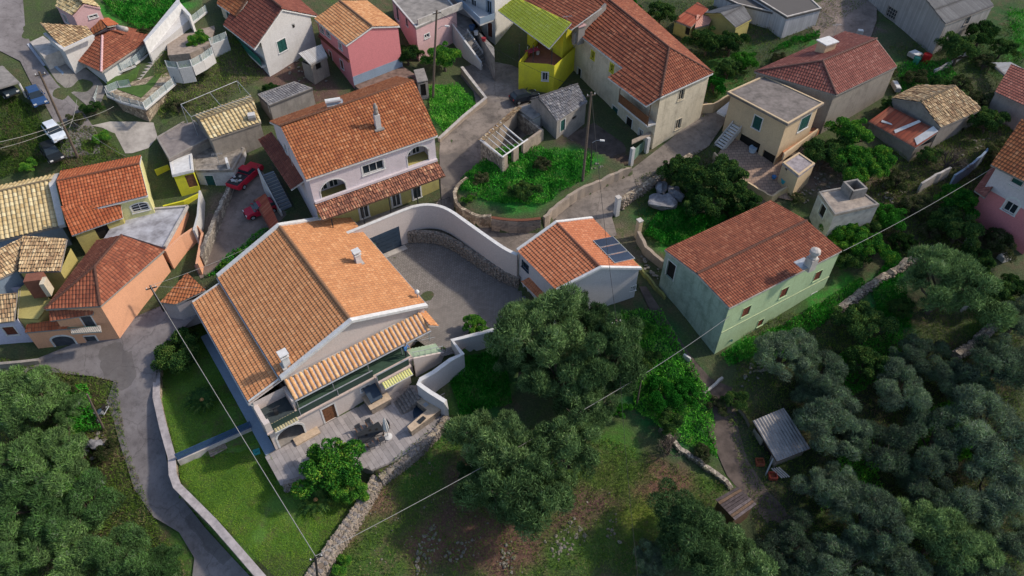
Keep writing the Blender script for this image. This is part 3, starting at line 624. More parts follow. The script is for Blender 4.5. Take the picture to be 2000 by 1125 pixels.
# ---------------- the ground ----------------
ZONES = []   # (polygon in the world, colour)
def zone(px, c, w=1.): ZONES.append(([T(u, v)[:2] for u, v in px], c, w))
GR, GRD, GRY, SOIL, SOILD, BROWN, DRY = (.035, .12, .015), (.022, .055, .015), (.085, .14, .02), (.10, .065, .045), (.045, .035, .025), (.12, .085, .055), (.16, .13, .07)
BRG = (.03, .19, .02)
for px, c in [
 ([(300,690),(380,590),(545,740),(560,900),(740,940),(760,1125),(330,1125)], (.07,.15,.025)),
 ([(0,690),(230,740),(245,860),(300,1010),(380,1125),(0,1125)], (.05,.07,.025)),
 ([(110,745),(230,745),(240,850),(210,930),(120,900)], (.07,.055,.03)),
 ([(740,930),(880,800),(1200,850),(1430,950),(1250,1125),(620,1125)], (.055,.105,.022)),
 ([(740,960),(830,870),(900,850),(900,1000),(800,1100)], (.045,.08,.018)),
 ([(830,1010),(1000,980),(1100,1040),(1000,1125),(800,1125)], (.13,.07,.055)),
 ([(700,960),(760,900),(780,960),(700,1050),(660,1060)], (.17,.10,.07)),
 ([(1150,900),(1250,880),(1300,960),(1230,1040),(1150,1010)], (.06,.09,.02)),
 ([(1200,1000),(1260,960),(1270,1020),(1230,1060)], (.12,.15,.025)),
 ([(1250,880),(1330,900),(1320,980),(1230,960)], (.17,.09,.065)),
 ([(1120,960),(1200,1000),(1150,1060),(1060,1010)], (.12,.065,.055)),
 ([(760,880),(860,800),(900,850),(850,960),(770,960)], (.05,.12,.02)),
 ([(840,930),(900,900),(920,960),(860,990)], (.14,.08,.06)),
 ([(1180,840),(1260,840),(1240,890),(1180,900)], (.05,.13,.02)),
 ([(1330,930),(1450,960),(1400,980)], (.06,.13,.02)),
 ([(870,740),(920,690),(1000,680),(1000,800),(900,820)], (.02,.11,.02)),
 ([(1200,600),(1300,600),(1420,900),(1300,860),(1230,800)], (.018,.10,.025)),
 ([(1400,690),(1540,620),(1680,540),(1700,560),(1600,640),(1420,720)], (.03,.19,.02)),
 ([(900,340),(960,300),(1160,320),(1150,360),(1050,425),(960,420),(900,390)], (.02,.16,.02)),
 ([(1090,280),(1160,250),(1250,300),(1200,330),(1100,300)], (.08,.055,.045)),
 ([(835,160),(900,170),(930,205),(870,265),(840,230)], (.02,.13,.02)),
 ([(180,0),(400,0),(360,10),(290,65),(220,40)], (.03,.17,.02)),
 ([(300,110),(450,60),(520,150),(420,210),(310,200)], (.075,.07,.04)),
 ([(0,180),(70,220),(100,320),(0,350)], (.035,.065,.02)),
 ([(110,240),(240,250),(250,310),(120,330)], (.05,.07,.025)),
 ([(1220,0),(1700,0),(1710,60),(1560,95),(1480,200),(1350,250),(1280,100)], (.045,.06,.03)),
 ([(1600,20),(1710,0),(1720,50),(1690,90),(1600,80)], (.12,.09,.075)),
 ([(1535,80),(1600,55),(1600,75),(1500,105)], (.03,.14,.02)),
 ([(1390,100),(1480,90),(1460,190),(1380,190)], (.03,.10,.02)),
 ([(1740,100),(1850,120),(1900,200),(1760,190)], (.04,.09,.025)),
 ([(1850,0),(2000,0),(2000,200),(1900,140)], (.03,.07,.02)),
 ([(1660,300),(1850,250),(1990,200),(1900,500),(1650,500)], (.055,.055,.03)),
 ([(1960,20),(2000,20),(2000,120),(1985,120)], (.03,.16,.02)),
 ([(1750,480),(1700,560),(1720,640),(1780,640)], (.02,.15,.03)),
 ([(1880,600),(1960,580),(1990,640),(1900,690)], (.05,.11,.025)),
 ([(1250,400),(1340,350),(1420,400),(1400,480),(1280,480)], (.02,.10,.02)),
 ([(1255,455),(1420,440),(1330,480),(1290,480)], (.03,.20,.02)),
 ([(1200,430),(1240,440),(1260,500),(1230,520),(1170,440)], (.13,.105,.07)),
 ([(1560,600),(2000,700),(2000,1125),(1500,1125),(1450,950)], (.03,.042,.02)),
 ([(1400,280),(1520,300),(1600,370),(1500,400),(1440,350)], (.20,.13,.09)),
 ([(1500,280),(1700,340),(1690,370),(1590,400)], (.16,.12,.10)),
 ([(480,130),(640,110),(660,200),(520,190)], (.10,.06,.05)),
 ([(390,440),(480,330),(560,420),(540,450),(400,545)], (.15,.115,.095)),
 ([(490,460),(540,440),(450,540),(400,560)], (.05,.13,.02)),
]: zone(px, c)
def build_ground():
    xs = np.unique(np.concatenate([np.linspace(-1500, -84, 22), np.arange(-80, 80.1, .38), np.linspace(84, 1500, 22)]))
    ys = np.unique(np.concatenate([np.linspace(-400, 10, 12), np.arange(14, 122, .38), np.linspace(126, 2200, 28)]))
    X, Y = np.meshgrid(xs, ys); x = X.ravel(); y = Y.ravel(); Z = gz(x, y)
    n1 = sum(np.sin(x*a+y*b+c)*w for a, b, c, w in ((.31, .22, 1, .09), (-.47, .55, 2, .07), (.9, -.7, .3, .04), (1.9, 1.4, 4, .03), (-1.6, 2.3, 5, .02)))
    Z = Z+n1*.6-.05
    jx = x+np.sin(y*1.7+x*.6)*.5+np.sin(y*.55)*.8; jy = y+np.sin(x*1.9-y*.4)*.5+np.sin(x*.5+1)*.8
    Cc = np.tile(np.array([.06, .075, .035]), (len(x), 1))
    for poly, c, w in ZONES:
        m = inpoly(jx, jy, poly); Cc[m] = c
    C3 = Cc.reshape(len(ys), len(xs), 3)
    for _ in range(3):
        C3[1:-1, 1:-1] = (C3[1:-1, 1:-1]*2+C3[:-2, 1:-1]+C3[2:, 1:-1]+C3[1:-1, :-2]+C3[1:-1, 2:])/6
    nx = len(xs); i, j = np.meshgrid(np.arange(nx-1), np.arange(len(ys)-1)); a = (j*nx+i).ravel()
    F = np.stack([a, a+1, a+nx+1, a+nx], 1)
    m, n, l, b = _nt('ground_cover'); co = _co(n); at = n.new('ShaderNodeAttribute'); at.attribute_name = 'Col'
    f1 = _noise(n, l, .9, 8, .75, co); f2 = _noise(n, l, 6, 5, .75, co); f3 = _noise(n, l, .22, 4, .6, co)
    c = _mix(n, l, at.outputs['Color'], _mix(n, l, (.12, .08, .055), (.05, .10, .02), _ramp(n, l, f3, [(.42, 0), (.56, 1)])), _ramp(n, l, f1, [(.47, 0), (.62, .7)]))
    c = _mix(n, l, c, _mix(n, l, at.outputs['Color'], 1.9, 1, 'MULTIPLY'), _ramp(n, l, f2, [(.52, 0), (.7, .8)]))
    c = _mix(n, l, c, (.02, .022, .012), _ramp(n, l, f2, [(.28, .75), (.45, 0)]))
    c = _mix(n, l, c, (.30, .27, .23), _ramp(n, l, _noise(n, l, 2.6, 6, .8, co), [(.70, 0), (.76, .8)]))
    l.new(c, b.inputs['Base Color']); b.inputs['Roughness'].default_value = .95; _bump(n, l, f2, b, .7, .12)
    o = mk('ground', np.stack([x, y, Z], 1), F, m, kind='structure')
    ca = o.data.color_attributes.new('Col', 'FLOAT_COLOR', 'POINT'); ca.data.foreach_set('color', np.hstack([C3.reshape(-1, 3), np.ones((len(x), 1))]).ravel().astype(np.float32))
build_ground()
def drape(name, px, mat, dz=.05, z=None, step=.9, kind='structure', skirt=0, **k):
    """paved sheet following the ground (or level at z)"""
    w = [P(u, v, z) if z is not None else T(u, v) for u, v in px]
    if not ccw(w): w = w[::-1]
    bm = bmesh.new(); vs = [bm.verts.new((p[0], p[1], 0)) for p in w]; bm.faces.new(vs)
    bmesh.ops.triangulate(bm, faces=bm.faces[:])
    if z is None:
        a = np.array(w)
        for ax in (0, 1):
            for q in np.arange(math.ceil(a[:, ax].min()), a[:, ax].max(), step):
                no = (1, 0, 0) if ax == 0 else (0, 1, 0); bmesh.ops.bisect_plane(bm, geom=bm.verts[:]+bm.edges[:]+bm.faces[:], plane_co=(q, 0, 0) if ax == 0 else (0, q, 0), plane_no=no)
    xy = np.array([v.co[:2] for v in bm.verts]); zz = tz(xy[:, 0], xy[:, 1]) if z is None else np.full(len(xy), float(z))
    for v, q in zip(bm.verts, zz): v.co.z = q+dz
    if skirt:
        top = [v for v in bm.verts if v.is_boundary]; r = bmesh.ops.extrude_edge_only(bm, edges=[e for e in bm.edges if e.is_boundary])
        for v in r['geom']:
            if isinstance(v, bmesh.types.BMVert): v.co.z -= skirt
    return bm_obj(name, bm, mat, kind=kind, **k)
# ---------------- freestanding and retaining walls ----------------
def smoothpath(p, k=2):
    for _ in range(k):
        q = [p[0]]
        for a, b in zip(p[:-1], p[1:]): q += [a*.75+b*.25, a*.25+b*.75]
        q.append(p[-1]); p = q
    return p
def wallrun(name, label, cat, pts, thick=.3, mat=CONC, cap=None, down=None, smooth=0, group=None, capmat=None, jag=0., zb=None, parts=True, kind=None):
    w = respts(pts); w = smoothpath(w, smooth) if smooth else w
    if jag:
        q = []
        for a, b in zip(w[:-1], w[1:]):
            n_ = max(1, int(np.linalg.norm(b-a)/.5)); q += [a+(b-a)*i/n_ for i in range(n_)]
        w = q+[w[-1]]; w = [p+np.array([RNG.normal(0, .04), RNG.normal(0, .04), RNG.normal(0, jag)]) for p in w]
    n = len(w); L = []; R2 = []
    for i in range(n):
        d = v2(w[min(i+1, n-1)])-v2(w[max(i-1, 0)]); d /= np.linalg.norm(d)+1e-9; nn = np.array([-d[1], d[0]])*thick/2; L.append(v2(w[i])+nn); R2.append(v2(w[i])-nn)
    bz = []
    for i in range(n):
        xs = np.array([L[i][0], R2[i][0], L[i][0]*2-R2[i][0], R2[i][0]*2-L[i][0]]); ys = np.array([L[i][1], R2[i][1], L[i][1]*2-R2[i][1], R2[i][1]*2-L[i][1]])
        bz.append(zb if zb is not None else float(gz(xs, ys).min())-.3 if down is None else w[i][2]-down)
    def strip(lo, hi, tL, tR):
        vs = []
        for i in range(n): vs += [(*tL[i], lo[i]), (*tR[i], lo[i]), (*tR[i], hi[i]), (*tL[i], hi[i])]
        fs = []
        for i in range(n-1):
            a = 4*i; b = a+4; fs += [(a+3, a+2, b+2, b+3), (a+1, a, b, b+1), (a+2, a+1, b+1, b+2), (a, a+3, b+3, b)]
        fs += [(0, 1, 2, 3), (4*n-1, 4*n-2, 4*n-3, 4*n-4)]; return vs, fs
    tops = [p[2] for p in w]; c = w[n//2]
    R_ = root(name, label, cat, (c[0], c[1], bz[n//2]), group) if kind is None else None
    vs, fs = strip(bz, [t-(cap or 0) for t in tops], L, R2); mk('wall', vs, fs, mat, R_)
    if cap:
        g = 1.25; Lc = [l+(l-r)*(g-1)/2 for l, r in zip(L, R2)]; Rc = [r+(r-l)*(g-1)/2 for l, r in zip(L, R2)]
        vs, fs = strip([t-cap+.003 for t in tops], tops, Lc, Rc); mk('coping', vs, fs, capmat or mat, R_)
    return dict(R=R_, w=w, L=L, Rr=R2, bz=bz)
def rock(mb, c, r, seed=None):
    """irregular faceted stone, 20 triangles or fewer"""
    r = np.asarray(r if hasattr(r, '__len__') else (r, r, r), float); vs = []
    for x, y, z in ((0, 0, -1), (.9, 0, -.3), (.3, .85, -.3), (-.7, .55, -.3), (-.7, -.55, -.3), (.3, -.85, -.3), (.75, .5, .45), (-.3, .85, .45), (-.9, 0, .45), (-.3, -.85, .45), (.75, -.5, .45), (0, 0, .95)):
        k = 1+random.uniform(-.22, .22); vs.append((x*r[0]*k, y*r[1]*k, z*r[2]*k))
    a = random.uniform(0, 6.28); ca, sa = math.cos(a), math.sin(a)
    vs = [(c[0]+x*ca-y*sa, c[1]+x*sa+y*ca, c[2]+z) for x, y, z in vs]
    fs = [(0, 2, 1), (0, 3, 2), (0, 4, 3), (0, 5, 4), (0, 1, 5), (1, 2, 6), (2, 3, 7), (3, 4, 8), (4, 5, 9), (5, 1, 10), (1, 6, 10), (2, 7, 6), (3, 8, 7), (4, 9, 8), (5, 10, 9), (6, 7, 11), (7, 8, 11), (8, 9, 11), (9, 10, 11), (10, 6, 11)]
    return mb.add(vs, fs)
def facing_stones(R_, wr, side, size=.28, mat=STONEW, name='facing_stones', top=0., zlo=None):
    """stones laid in rough courses proud of a wall face"""
    E = wr['L'] if side > 0 else wr['Rr']; mb = MB(); n = 0
    for i in range(len(E)-1):
        a, b = E[i], E[i+1]; L = np.linalg.norm(b-a); d = (b-a)/(L+1e-9); nn = np.array([-d[1], d[0]])*side
        x = random.uniform(0, size*.5)
        while x < L:
            f = x/L; zt = wr['w'][i][2]*(1-f)+wr['w'][i+1][2]*f-top; z0 = (wr['bz'][i]+.25) if zlo is None else zlo; z = z0+random.uniform(.05, .15)
            while z < zt:
                s = size*random.uniform(.6, 1.25); rock(mb, (*(a+d*(x+random.uniform(-.1, .1))+nn*.02), z), (s*.55, s*.3+.04, s*.38)); z += s*.72; n += 1
            x += size*.95
    return mb.obj(name, mat, R_, kind='stuff')
# ---------------- foliage ----------------
def sprigs(cen, rad, n, ln, wd, up=.5, shell=.62, flat=.9, tang=.38):
    """n leaf sprigs spread through blobs (cen,rad): long thin blades pointing outwards and up"""
    cen = np.asarray(cen, float); rad = np.asarray(rad, float); k = RNG.choice(len(cen), n, p=rad**2/(rad**2).sum())
    d = RNG.normal(size=(n, 3)); d /= np.linalg.norm(d, axis=1)[:, None]; d[:, 2] = np.where(d[:, 2] < -.35, -d[:, 2]*.6, d[:, 2])
    r = rad[k]*(shell+(1.05-shell)*RNG.random(n)**.6); c = cen[k]+d*r[:, None]*np.array([1, 1, flat])
    a = d+RNG.normal(0, .55, (n, 3)); a[:, 2] += up; a /= np.linalg.norm(a, axis=1)[:, None]
    flatn = RNG.random(n) < tang; rn = d+RNG.normal(0, .35, (n, 3)); rn[:, 2] += .15
    a2 = np.cross(rn, RNG.normal(size=(n, 3))); a2[:, 2] = np.abs(a2[:, 2])+.1; a[flatn] = (a2/np.linalg.norm(a2, axis=1)[:, None])[flatn]
    b = np.cross(a, np.where(flatn[:, None], rn, RNG.normal(size=(n, 3)))); b /= np.linalg.norm(b, axis=1)[:, None]
    l_ = ln*RNG.uniform(.6, 1.3, n)[:, None]; w_ = wd*RNG.uniform(.6, 1.3, n)[:, None]
    V = np.stack([c-a*l_*.5, c+b*w_*.5+a*l_*.05, c+a*l_*.5, c-b*w_*.5+a*l_*.05], 1).reshape(-1, 3)
    return V, np.arange(n*4).reshape(n, 4)
def crownblobs(k, R, H, seed):
    r = random.Random(seed); cs = []; rs = []
    lob = [(r.uniform(0, 6.28), r.uniform(.25, .6)) for _ in range(4)]
    for i in range(k):
        az = r.uniform(0, 2*math.pi); el = math.asin(r.uniform(-.25, 1)); q = R*r.uniform(.5, 1.0)*(1+.18*math.sin(az*2+seed)+.12*math.sin(az*3+seed*2))
        cs.append((q*math.cos(az)*math.cos(el), q*math.sin(az)*math.cos(el), H*(.0+.85*math.sin(el)*q/R))); rs.append(R*r.choice((.12, .17, .22, .27, .31)))
    return cs, rs
def tree_mesh(kind, seed):
    """one tree standing on the origin with crown radius 1 unit scaled to metres later: returns trunk and crown meshes"""
    R = 4.; r = random.Random(seed)
    if kind == 'olive': K, n, ln, wd, up, H, hc = 44, 26000, .50, .065, .9, 3.1, 3.4
    elif kind == 'olive_sparse': K, n, ln, wd, up, H, hc = 40, 20000, .48, .06, .9, 3.1, 3.4
    elif kind == 'citrus': K, n, ln, wd, up, H, hc = 40, 15000, .30, .2, .1, 3.2, 3.3
    elif kind == 'bare': K, n, ln, wd, up, H, hc = 22, 900, .3, .08, .5, 2.8, 2.6
    else: K, n, ln, wd, up, H, hc = 30, 10000, .36, .18, .25, 3.0, 2.2
    cs, rs = crownblobs(K, R, H, seed); cs = [(x, y, z+hc) for x, y, z in cs]
    V, F = sprigs(cs, rs, n, ln, wd, up)
    mb = MB(); mb.tube([(0, 0, -.6), (.1, .05, .6), (.15, .1, hc*.45)], [.42, .33, .27], 7)
    for i in r.sample(range(len(cs)), 16 if kind != 'bare' else 20):
        c = Vector(cs[i]); a = Vector((.15, .1, hc*.42)); m = a.lerp(c, .5)+Vector((r.uniform(-.4, .4), r.uniform(-.4, .4), -.25)); mb.tube([a, m, c], [.17, .10, .03], 5)
        if kind in ('bare', 'olive_sparse', 'olive'):
            for _ in range(5 if kind == 'bare' else 2):
                e = c+Vector((r.uniform(-1, 1), r.uniform(-1, 1), r.uniform(.1, .9))); mb.tube([m, c.lerp(e, .4), e], [.06, .04, .015], 3, False)
    ex = None
    return mb, V, F
LEAF = {
 'olive': leafmat('olive_leaves', [(0.018, 0.033, 0.017), (0.057, 0.106, 0.041), (0.106, 0.179, 0.069), (0.155, 0.268, 0.089), (0.261, 0.309, 0.179)]),
 'olive_pale': leafmat('olive_leaves_pale', [(0.020, 0.040, 0.019), (0.056, 0.108, 0.038), (0.099, 0.170, 0.064), (0.119, 0.257, 0.059), (0.225, 0.273, 0.169)]),
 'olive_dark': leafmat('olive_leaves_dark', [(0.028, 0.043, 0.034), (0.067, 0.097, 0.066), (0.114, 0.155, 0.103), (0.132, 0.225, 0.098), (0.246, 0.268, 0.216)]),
 'citrus': leafmat('glossy_leaves', [(0.012, 0.048, 0.012), (0.030, 0.120, 0.022), (0.060, 0.204, 0.026), (0.144, 0.300, 0.036), (0.336, 0.408, 0.060)]),
 'citrus_dark': leafmat('dark_glossy_leaves', [(.010, .024, .012), (.02, .055, .018), (.04, .095, .025), (.08, .14, .03), (.14, .17, .05)]),
 'lime': leafmat('bright_green_leaves', [(0.009, 0.058, 0.009), (0.022, 0.122, 0.014), (0.043, 0.194, 0.022), (0.086, 0.245, 0.036)]),
 'scrub': leafmat('scrub_leaves', [(.025, .045, .018), (.05, .08, .025), (.10, .10, .05), (.16, .13, .09)]),
 'bare': leafmat('dry_twigs', [(.10, .08, .07), (.16, .13, .11), (.22, .19, .16)]),
}
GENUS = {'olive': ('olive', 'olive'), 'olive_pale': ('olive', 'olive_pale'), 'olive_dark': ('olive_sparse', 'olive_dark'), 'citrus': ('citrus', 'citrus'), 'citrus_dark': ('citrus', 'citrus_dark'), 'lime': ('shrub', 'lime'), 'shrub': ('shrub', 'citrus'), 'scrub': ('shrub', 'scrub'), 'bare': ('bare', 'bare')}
_tm = {}
def tree(kind, u, v, rpx, label, name=None, cat=None, group=None, sq=1., hs=1.):
    shape, lm = GENUS[kind]; nv = {'olive': 4, 'olive_sparse': 3, 'citrus': 3, 'shrub': 3, 'bare': 1}[shape]
    seed = random.randrange(nv); key = (shape, seed)
    if key not in _tm:
        mb, V, F = tree_mesh(shape, seed*13+5)
        a = mk('trunk', mb.v, mb.f, BARK, None, loc=(0, 0, 0)); bb = mk('crown', V, F, None, None, loc=(0, 0, 0)); _tm[key] = (a.data, bb.data); bpy.data.objects.remove(a); bpy.data.objects.remove(bb)
    hc = 4.6 if shape not in ('shrub',) else 3.2
    p = T(u, v); s = 1.
    for _ in range(8):
        dep = p[1]*_c-(p[2]-CAM_H)*_s; s = rpx*dep/FPX/4.15; zz = float(gz(p[0], p[1])[0])+hc*s*hs*.9; p = P(u, v, zz)
    base = (p[0], p[1], float(gz(p[0], p[1])[0])-.1)
    nm = name or {'olive': 'olive_tree', 'citrus': 'citrus_tree', 'shrub': 'shrub', 'bare': 'bare_tree', 'olive_sparse': 'olive_tree'}[shape]
    R_ = root(nm, label, cat or ('tree' if shape != 'shrub' else 'bush'), base, group, random.uniform(0, 6.28)); R_.scale = (s*random.uniform(.94, 1.06), s*random.uniform(.94, 1.06), s*hs)
    for q, me in zip(('trunk', 'crown'), _tm[key]):
        o = bpy.data.objects.new(q, me); COL.objects.link(o); o.parent = R_
        if q == 'crown':
            if not me.materials: me.materials.append(None)
            o.material_slots[0].link = 'OBJECT'; o.material_slots[0].material = LEAF[lm]
    return R_
def groundcover(name, px, n, ln, wd, mat, h=.15, up=.9, z=None, kind='stuff', label=None, clump=None, cat=None):
    """leafy ground plants or grass scattered over an area"""
    w = [P(u, v, z) if z is not None else T(u, v) for u, v in px]; a = np.array(w); lo = a[:, :2].min(0); hi = a[:, :2].max(0)
    pts = RNG.random((n*3, 2))*(hi-lo)+lo
    if clump:
        c = RNG.random((clump, 2))*(hi-lo)+lo; k = RNG.integers(0, clump, n*3); pts = c[k]+RNG.normal(0, .35, (n*3, 2))
    pts = pts[inpoly(pts[:, 0], pts[:, 1], w)][:n]; n = len(pts)
    if not n: return
    zz = gz(pts[:, 0], pts[:, 1]); bump = np.abs(np.sin(pts[:, 0]*1.3+1)*np.sin(pts[:, 1]*1.1))*h*2
    c = np.column_stack([pts, zz+RNG.random(n)*h+bump])
    d = RNG.normal(size=(n, 3)); d[:, 2] = np.abs(d[:, 2])*.5+up; d /= np.linalg.norm(d, axis=1)[:, None]
    b = np.cross(d, RNG.normal(size=(n, 3))); b /= np.linalg.norm(b, axis=1)[:, None]
    l_ = ln*RNG.uniform(.5, 1.4, n)[:, None]; w_ = wd*RNG.uniform(.6, 1.4, n)[:, None]
    V = np.stack([c-d*l_*.4, c+b*w_*.5, c+d*l_*.6, c-b*w_*.5], 1).reshape(-1, 3)
    return mk(name, V, np.arange(n*4).reshape(n, 4), mat, kind=kind, label=label, cat=cat)
# ---------------- roads, yards, paving ----------------
ASPH = roadmat('worn_grey_road', (.22, .20, .20), (.135, .12, .12))
ALLEY = roadmat('brown_grey_lane', (.25, .21, .18), (.11, .095, .085))
YARD = roadmat('bare_yard', (.27, .21, .18), (.14, .11, .095), .1)
COBBLE = paving('courtyard_setts', (.25, .225, .205), (.07, .06, .055), .30, .20, math.radians(36))
DECK = paving('patio_boards', (.34, .30, .29), (.09, .08, .08), 1.6, .17, math.radians(122), .37, .35)
PATH = plain('earthy_path', (.13, .10, .085), .95, .35, .8, c2=(.05, .04, .035), bump=.4)
drape('road', [(-60,730),(60,706),(165,690),(240,672),(292,625),(318,596),(372,560),(402,600),(345,655),(312,690),(304,740),(316,830),(326,900),(345,960),(400,1030),(450,1085),(520,1160),(372,1160),(380,1090),(350,1040),(300,1010),(262,955),(245,900),(232,860),(222,820),(208,790),(222,745),(180,735),(100,728),(0,745)], ASPH)
drape('lane', [(905,132),(950,118),(1000,128),(1045,150),(1060,172),(1020,215),(940,268),(930,335),(895,372),(893,398),(930,440),(965,462),(1010,468),(1050,462),(1110,418),(1225,338),(1310,272),(1345,240),(1352,205),(1380,200),(1420,232),(1385,285),(1310,338),(1225,392),(1195,425),(1205,460),(1130,440),(1090,470),(1040,520),(940,480),(850,400),(862,385),(858,300),(860,270),(930,205),(925,180),(900,150)], ALLEY)
drape('yard', [(392,545),(380,520),(440,400),(470,345),(505,320),(560,420),(535,445),(480,480),(440,520)], YARD)
drape('road', [(-60,-40),(42,-40),(50,60),(70,110),(112,165),(160,215),(192,262),(196,300),(150,306),(125,310),(108,240),(92,212),(60,160),(40,120),(0,100),(-60,100)], ASPH)
drape('concrete_ramp', [(178,246),(215,238),(262,238),(300,240),(308,268),(290,290),(258,300),(245,300),(225,262),(200,250)], plain('pale_ramp', (.42,.38,.34),.9,.3,.6,c2=(.2,.18,.16)))
drape('paved_courtyard', [(706,440),(790,420),(850,450),(1012,505),(1040,600),(985,650),(930,668),(890,690),(862,697),(780,640),(740,500)], COBBLE, z=1.8, dz=.02)
drape('footpath', [(1262,560),(1300,620),(1345,690),(1392,765),(1388,740),(1435,760),(1440,830),(1460,900),(1500,960),(1550,1010),(1570,1050),(1530,1060),(1480,1000),(1420,930),(1385,850),(1372,790),(1365,750),(1320,690),(1275,620),(1248,560)], PATH)
drape('terrace', [(1390,320),(1430,260),(1500,285),(1530,300),(1512,350),(1555,395),(1505,385),(1440,350)], paving('crazy_terrace', (.40,.27,.20),(.16,.12,.10),.5,.4), dz=.12)
drape('dirt_yard', [(1100,270),(1160,240),(1245,300),(1215,322),(1130,310)], PATH, dz=.04)
drape('street_yard', [(60,88),(84,72),(130,110),(190,150),(208,176),(196,205),(180,215),(112,160)], roadmat('yard_slab', (.24,.22,.20), (.13,.12,.115)))
drape('dirt_track', [(1560,20),(1712,-40),(1712,40),(1700,75),(1660,90),(1600,75)], YARD)
# patio deck built as individual boards, one object each
VA = math.radians(35.87); VO = P(548, 740, 5.6)[:2]; VX = np.array([math.cos(VA), math.sin(VA)]); VY = np.array([-VX[1], VX[0]])
def VL(x, y, z=0.): q = VO+VX*x+VY*y; return (q[0], q[1], z)
def vbox(mb, x0, x1, y0, y1, z0, z1): return mb.prism([VL(x0, y0)[:2], VL(x1, y0)[:2], VL(x1, y1)[:2], VL(x0, y1)[:2]], z0, z1)
patio = mk('patio', *(lambda m: (m.v, m.f))(MB().prism([VL(*q)[:2] for q in ((-3.65,-2.35),(-3.65,-5.85),(-1.5,-6.1),(.6,-6.9),(2.2,-7.6),(3.0,-9.0),(5.2,-9.4),(8.2,-9.3),(10.9,-8.2),(12.2,-5.6),(11.9,-2.6),(10.2,-2.35))], -1.2, .2)), plain('patio_bed', (.2,.18,.17),.9), kind='structure')
_pp = [VL(*q)[:2] for q in ((-3.6,-2.4),(-3.6,-5.8),(-1.5,-6.05),(.6,-6.85),(2.2,-7.5),(3.0,-8.9),(5.2,-9.3),(8.2,-9.2),(10.8,-8.1),(12.1,-5.6),(11.8,-2.6),(10.2,-2.4))]
DECKB = plain('patio_board', (.33, .30, .295), .85, .2, 1.3, c2=(.25, .225, .22)); DECKB2 = plain('patio_board_dark', (.29, .265, .26), .85, .2, 1.3, c2=(.21, .19, .185))
DECKB3 = plain('patio_board_pale', (.37, .335, .325), .85, .2, 1.3, c2=(.28, .25, .245))
_cnt = 0
for i in range(-9, 31):
    x0 = i*.42; ys = []
    for y in np.arange(-9.6, -2.2, .05):
        q = VL(x0+.2, y); 
        if inpoly(np.array([q[0]]), np.array([q[1]]), _pp)[0]: ys.append(y)
    if not ys: continue
    y = ys[0]; ye = ys[-1]
    while y < ye-.2 and _cnt < 298:
        L_ = min(random.uniform(1.3, 2.0), ye-y)
        if ye-y-L_ < .35: L_ = ye-y
        mb = MB(); vbox(mb, x0+.008, x0+.412, y+.01, y+L_-.01, .2, .225+random.uniform(0, .008)); mb.obj('board', random.choice([DECKB, DECKB, DECKB2, DECKB3]), patio); y += L_; _cnt += 1
# lawns
LAWN = leafmat('lawn_blades', [(.055, .125, .015), (.10, .21, .02), (.15, .27, .03), (.22, .29, .06)], trans=.15)
WILD = leafmat('wild_green_leaves', [(.012, .09, .012), (.035, .20, .018), (.06, .30, .03), (.14, .36, .05), (.22, .28, .10)], trans=.15)
MEADOW = leafmat('meadow_grass', [(.05, .07, .02), (.08, .15, .02), (.12, .19, .03), (.17, .13, .08), (.20, .13, .10)], trans=.1)
# ---------------- the villa ----------------
Vr = root('villa', 'large villa with sandy orange gabled roof and ribbed canopy over its balcony', 'house', VL(6, 6, .2))
zE, zR, xr = 5.6, 8.35, 7.0
sl = [[VL(0,0,zE), VL(0,14.9,zE), VL(xr,15.1,zR), VL(xr,-.1,zR)], [VL(14.3,15.9,zE), VL(14.3,0,zE), VL(xr,-.1,zR), VL(xr,15.1,zR)]]
for q in sl:
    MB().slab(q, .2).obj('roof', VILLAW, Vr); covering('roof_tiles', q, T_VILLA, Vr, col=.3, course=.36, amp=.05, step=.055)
ridge_caps(Vr, np.array(VL(xr,0,zR+.05)), np.array(VL(xr,15.,zR+.05)), T_VILLA, r=.17)
q = [VL(-3.0,.1,4.45), VL(-3.0,14.2,4.45), VL(.05,14.2,5.32), VL(.05,.1,5.32)]
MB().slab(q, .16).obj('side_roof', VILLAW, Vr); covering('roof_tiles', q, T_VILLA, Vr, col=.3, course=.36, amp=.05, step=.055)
for a, b in ((VL(xr,-.12,zR), VL(0,-.02,zE)), (VL(xr,-.12,zR), VL(14.3,-.02,zE)), (VL(xr,15.15,zR), VL(0,14.95,zE)), (VL(xr,15.15,zR), VL(14.3,15.95,zE))): verge(Vr, np.array(a)+[0,0,.12], np.array(b)+[0,0,.12], w=.42, h=.24)
for a, b in ((VL(-3.0,.2,4.5), VL(.0,.2,5.36)), (VL(-3.0,14.25,4.5), VL(.0,14.25,5.36))): verge(Vr, np.array(a)+[0,0,.1], np.array(b)+[0,0,.1], w=.12, h=.12)
mb = MB(); mb.tube([VL(-.08,-.1,zE-.1), VL(-.08,14.95,zE-.1)], .09, 8); mb.tube([VL(-3.08,0,4.38), VL(-3.08,14.2,4.38)], .08, 8); mb.tube([VL(-3.08,.1,4.38), VL(-2.8,.0,4.0), VL(-2.8,-.1,.2)], .05, 6); mb.tube([VL(14.38,0,zE-.1), VL(14.38,15.9,zE-.1)], .08, 8); mb.obj('gutter', GALV, Vr)
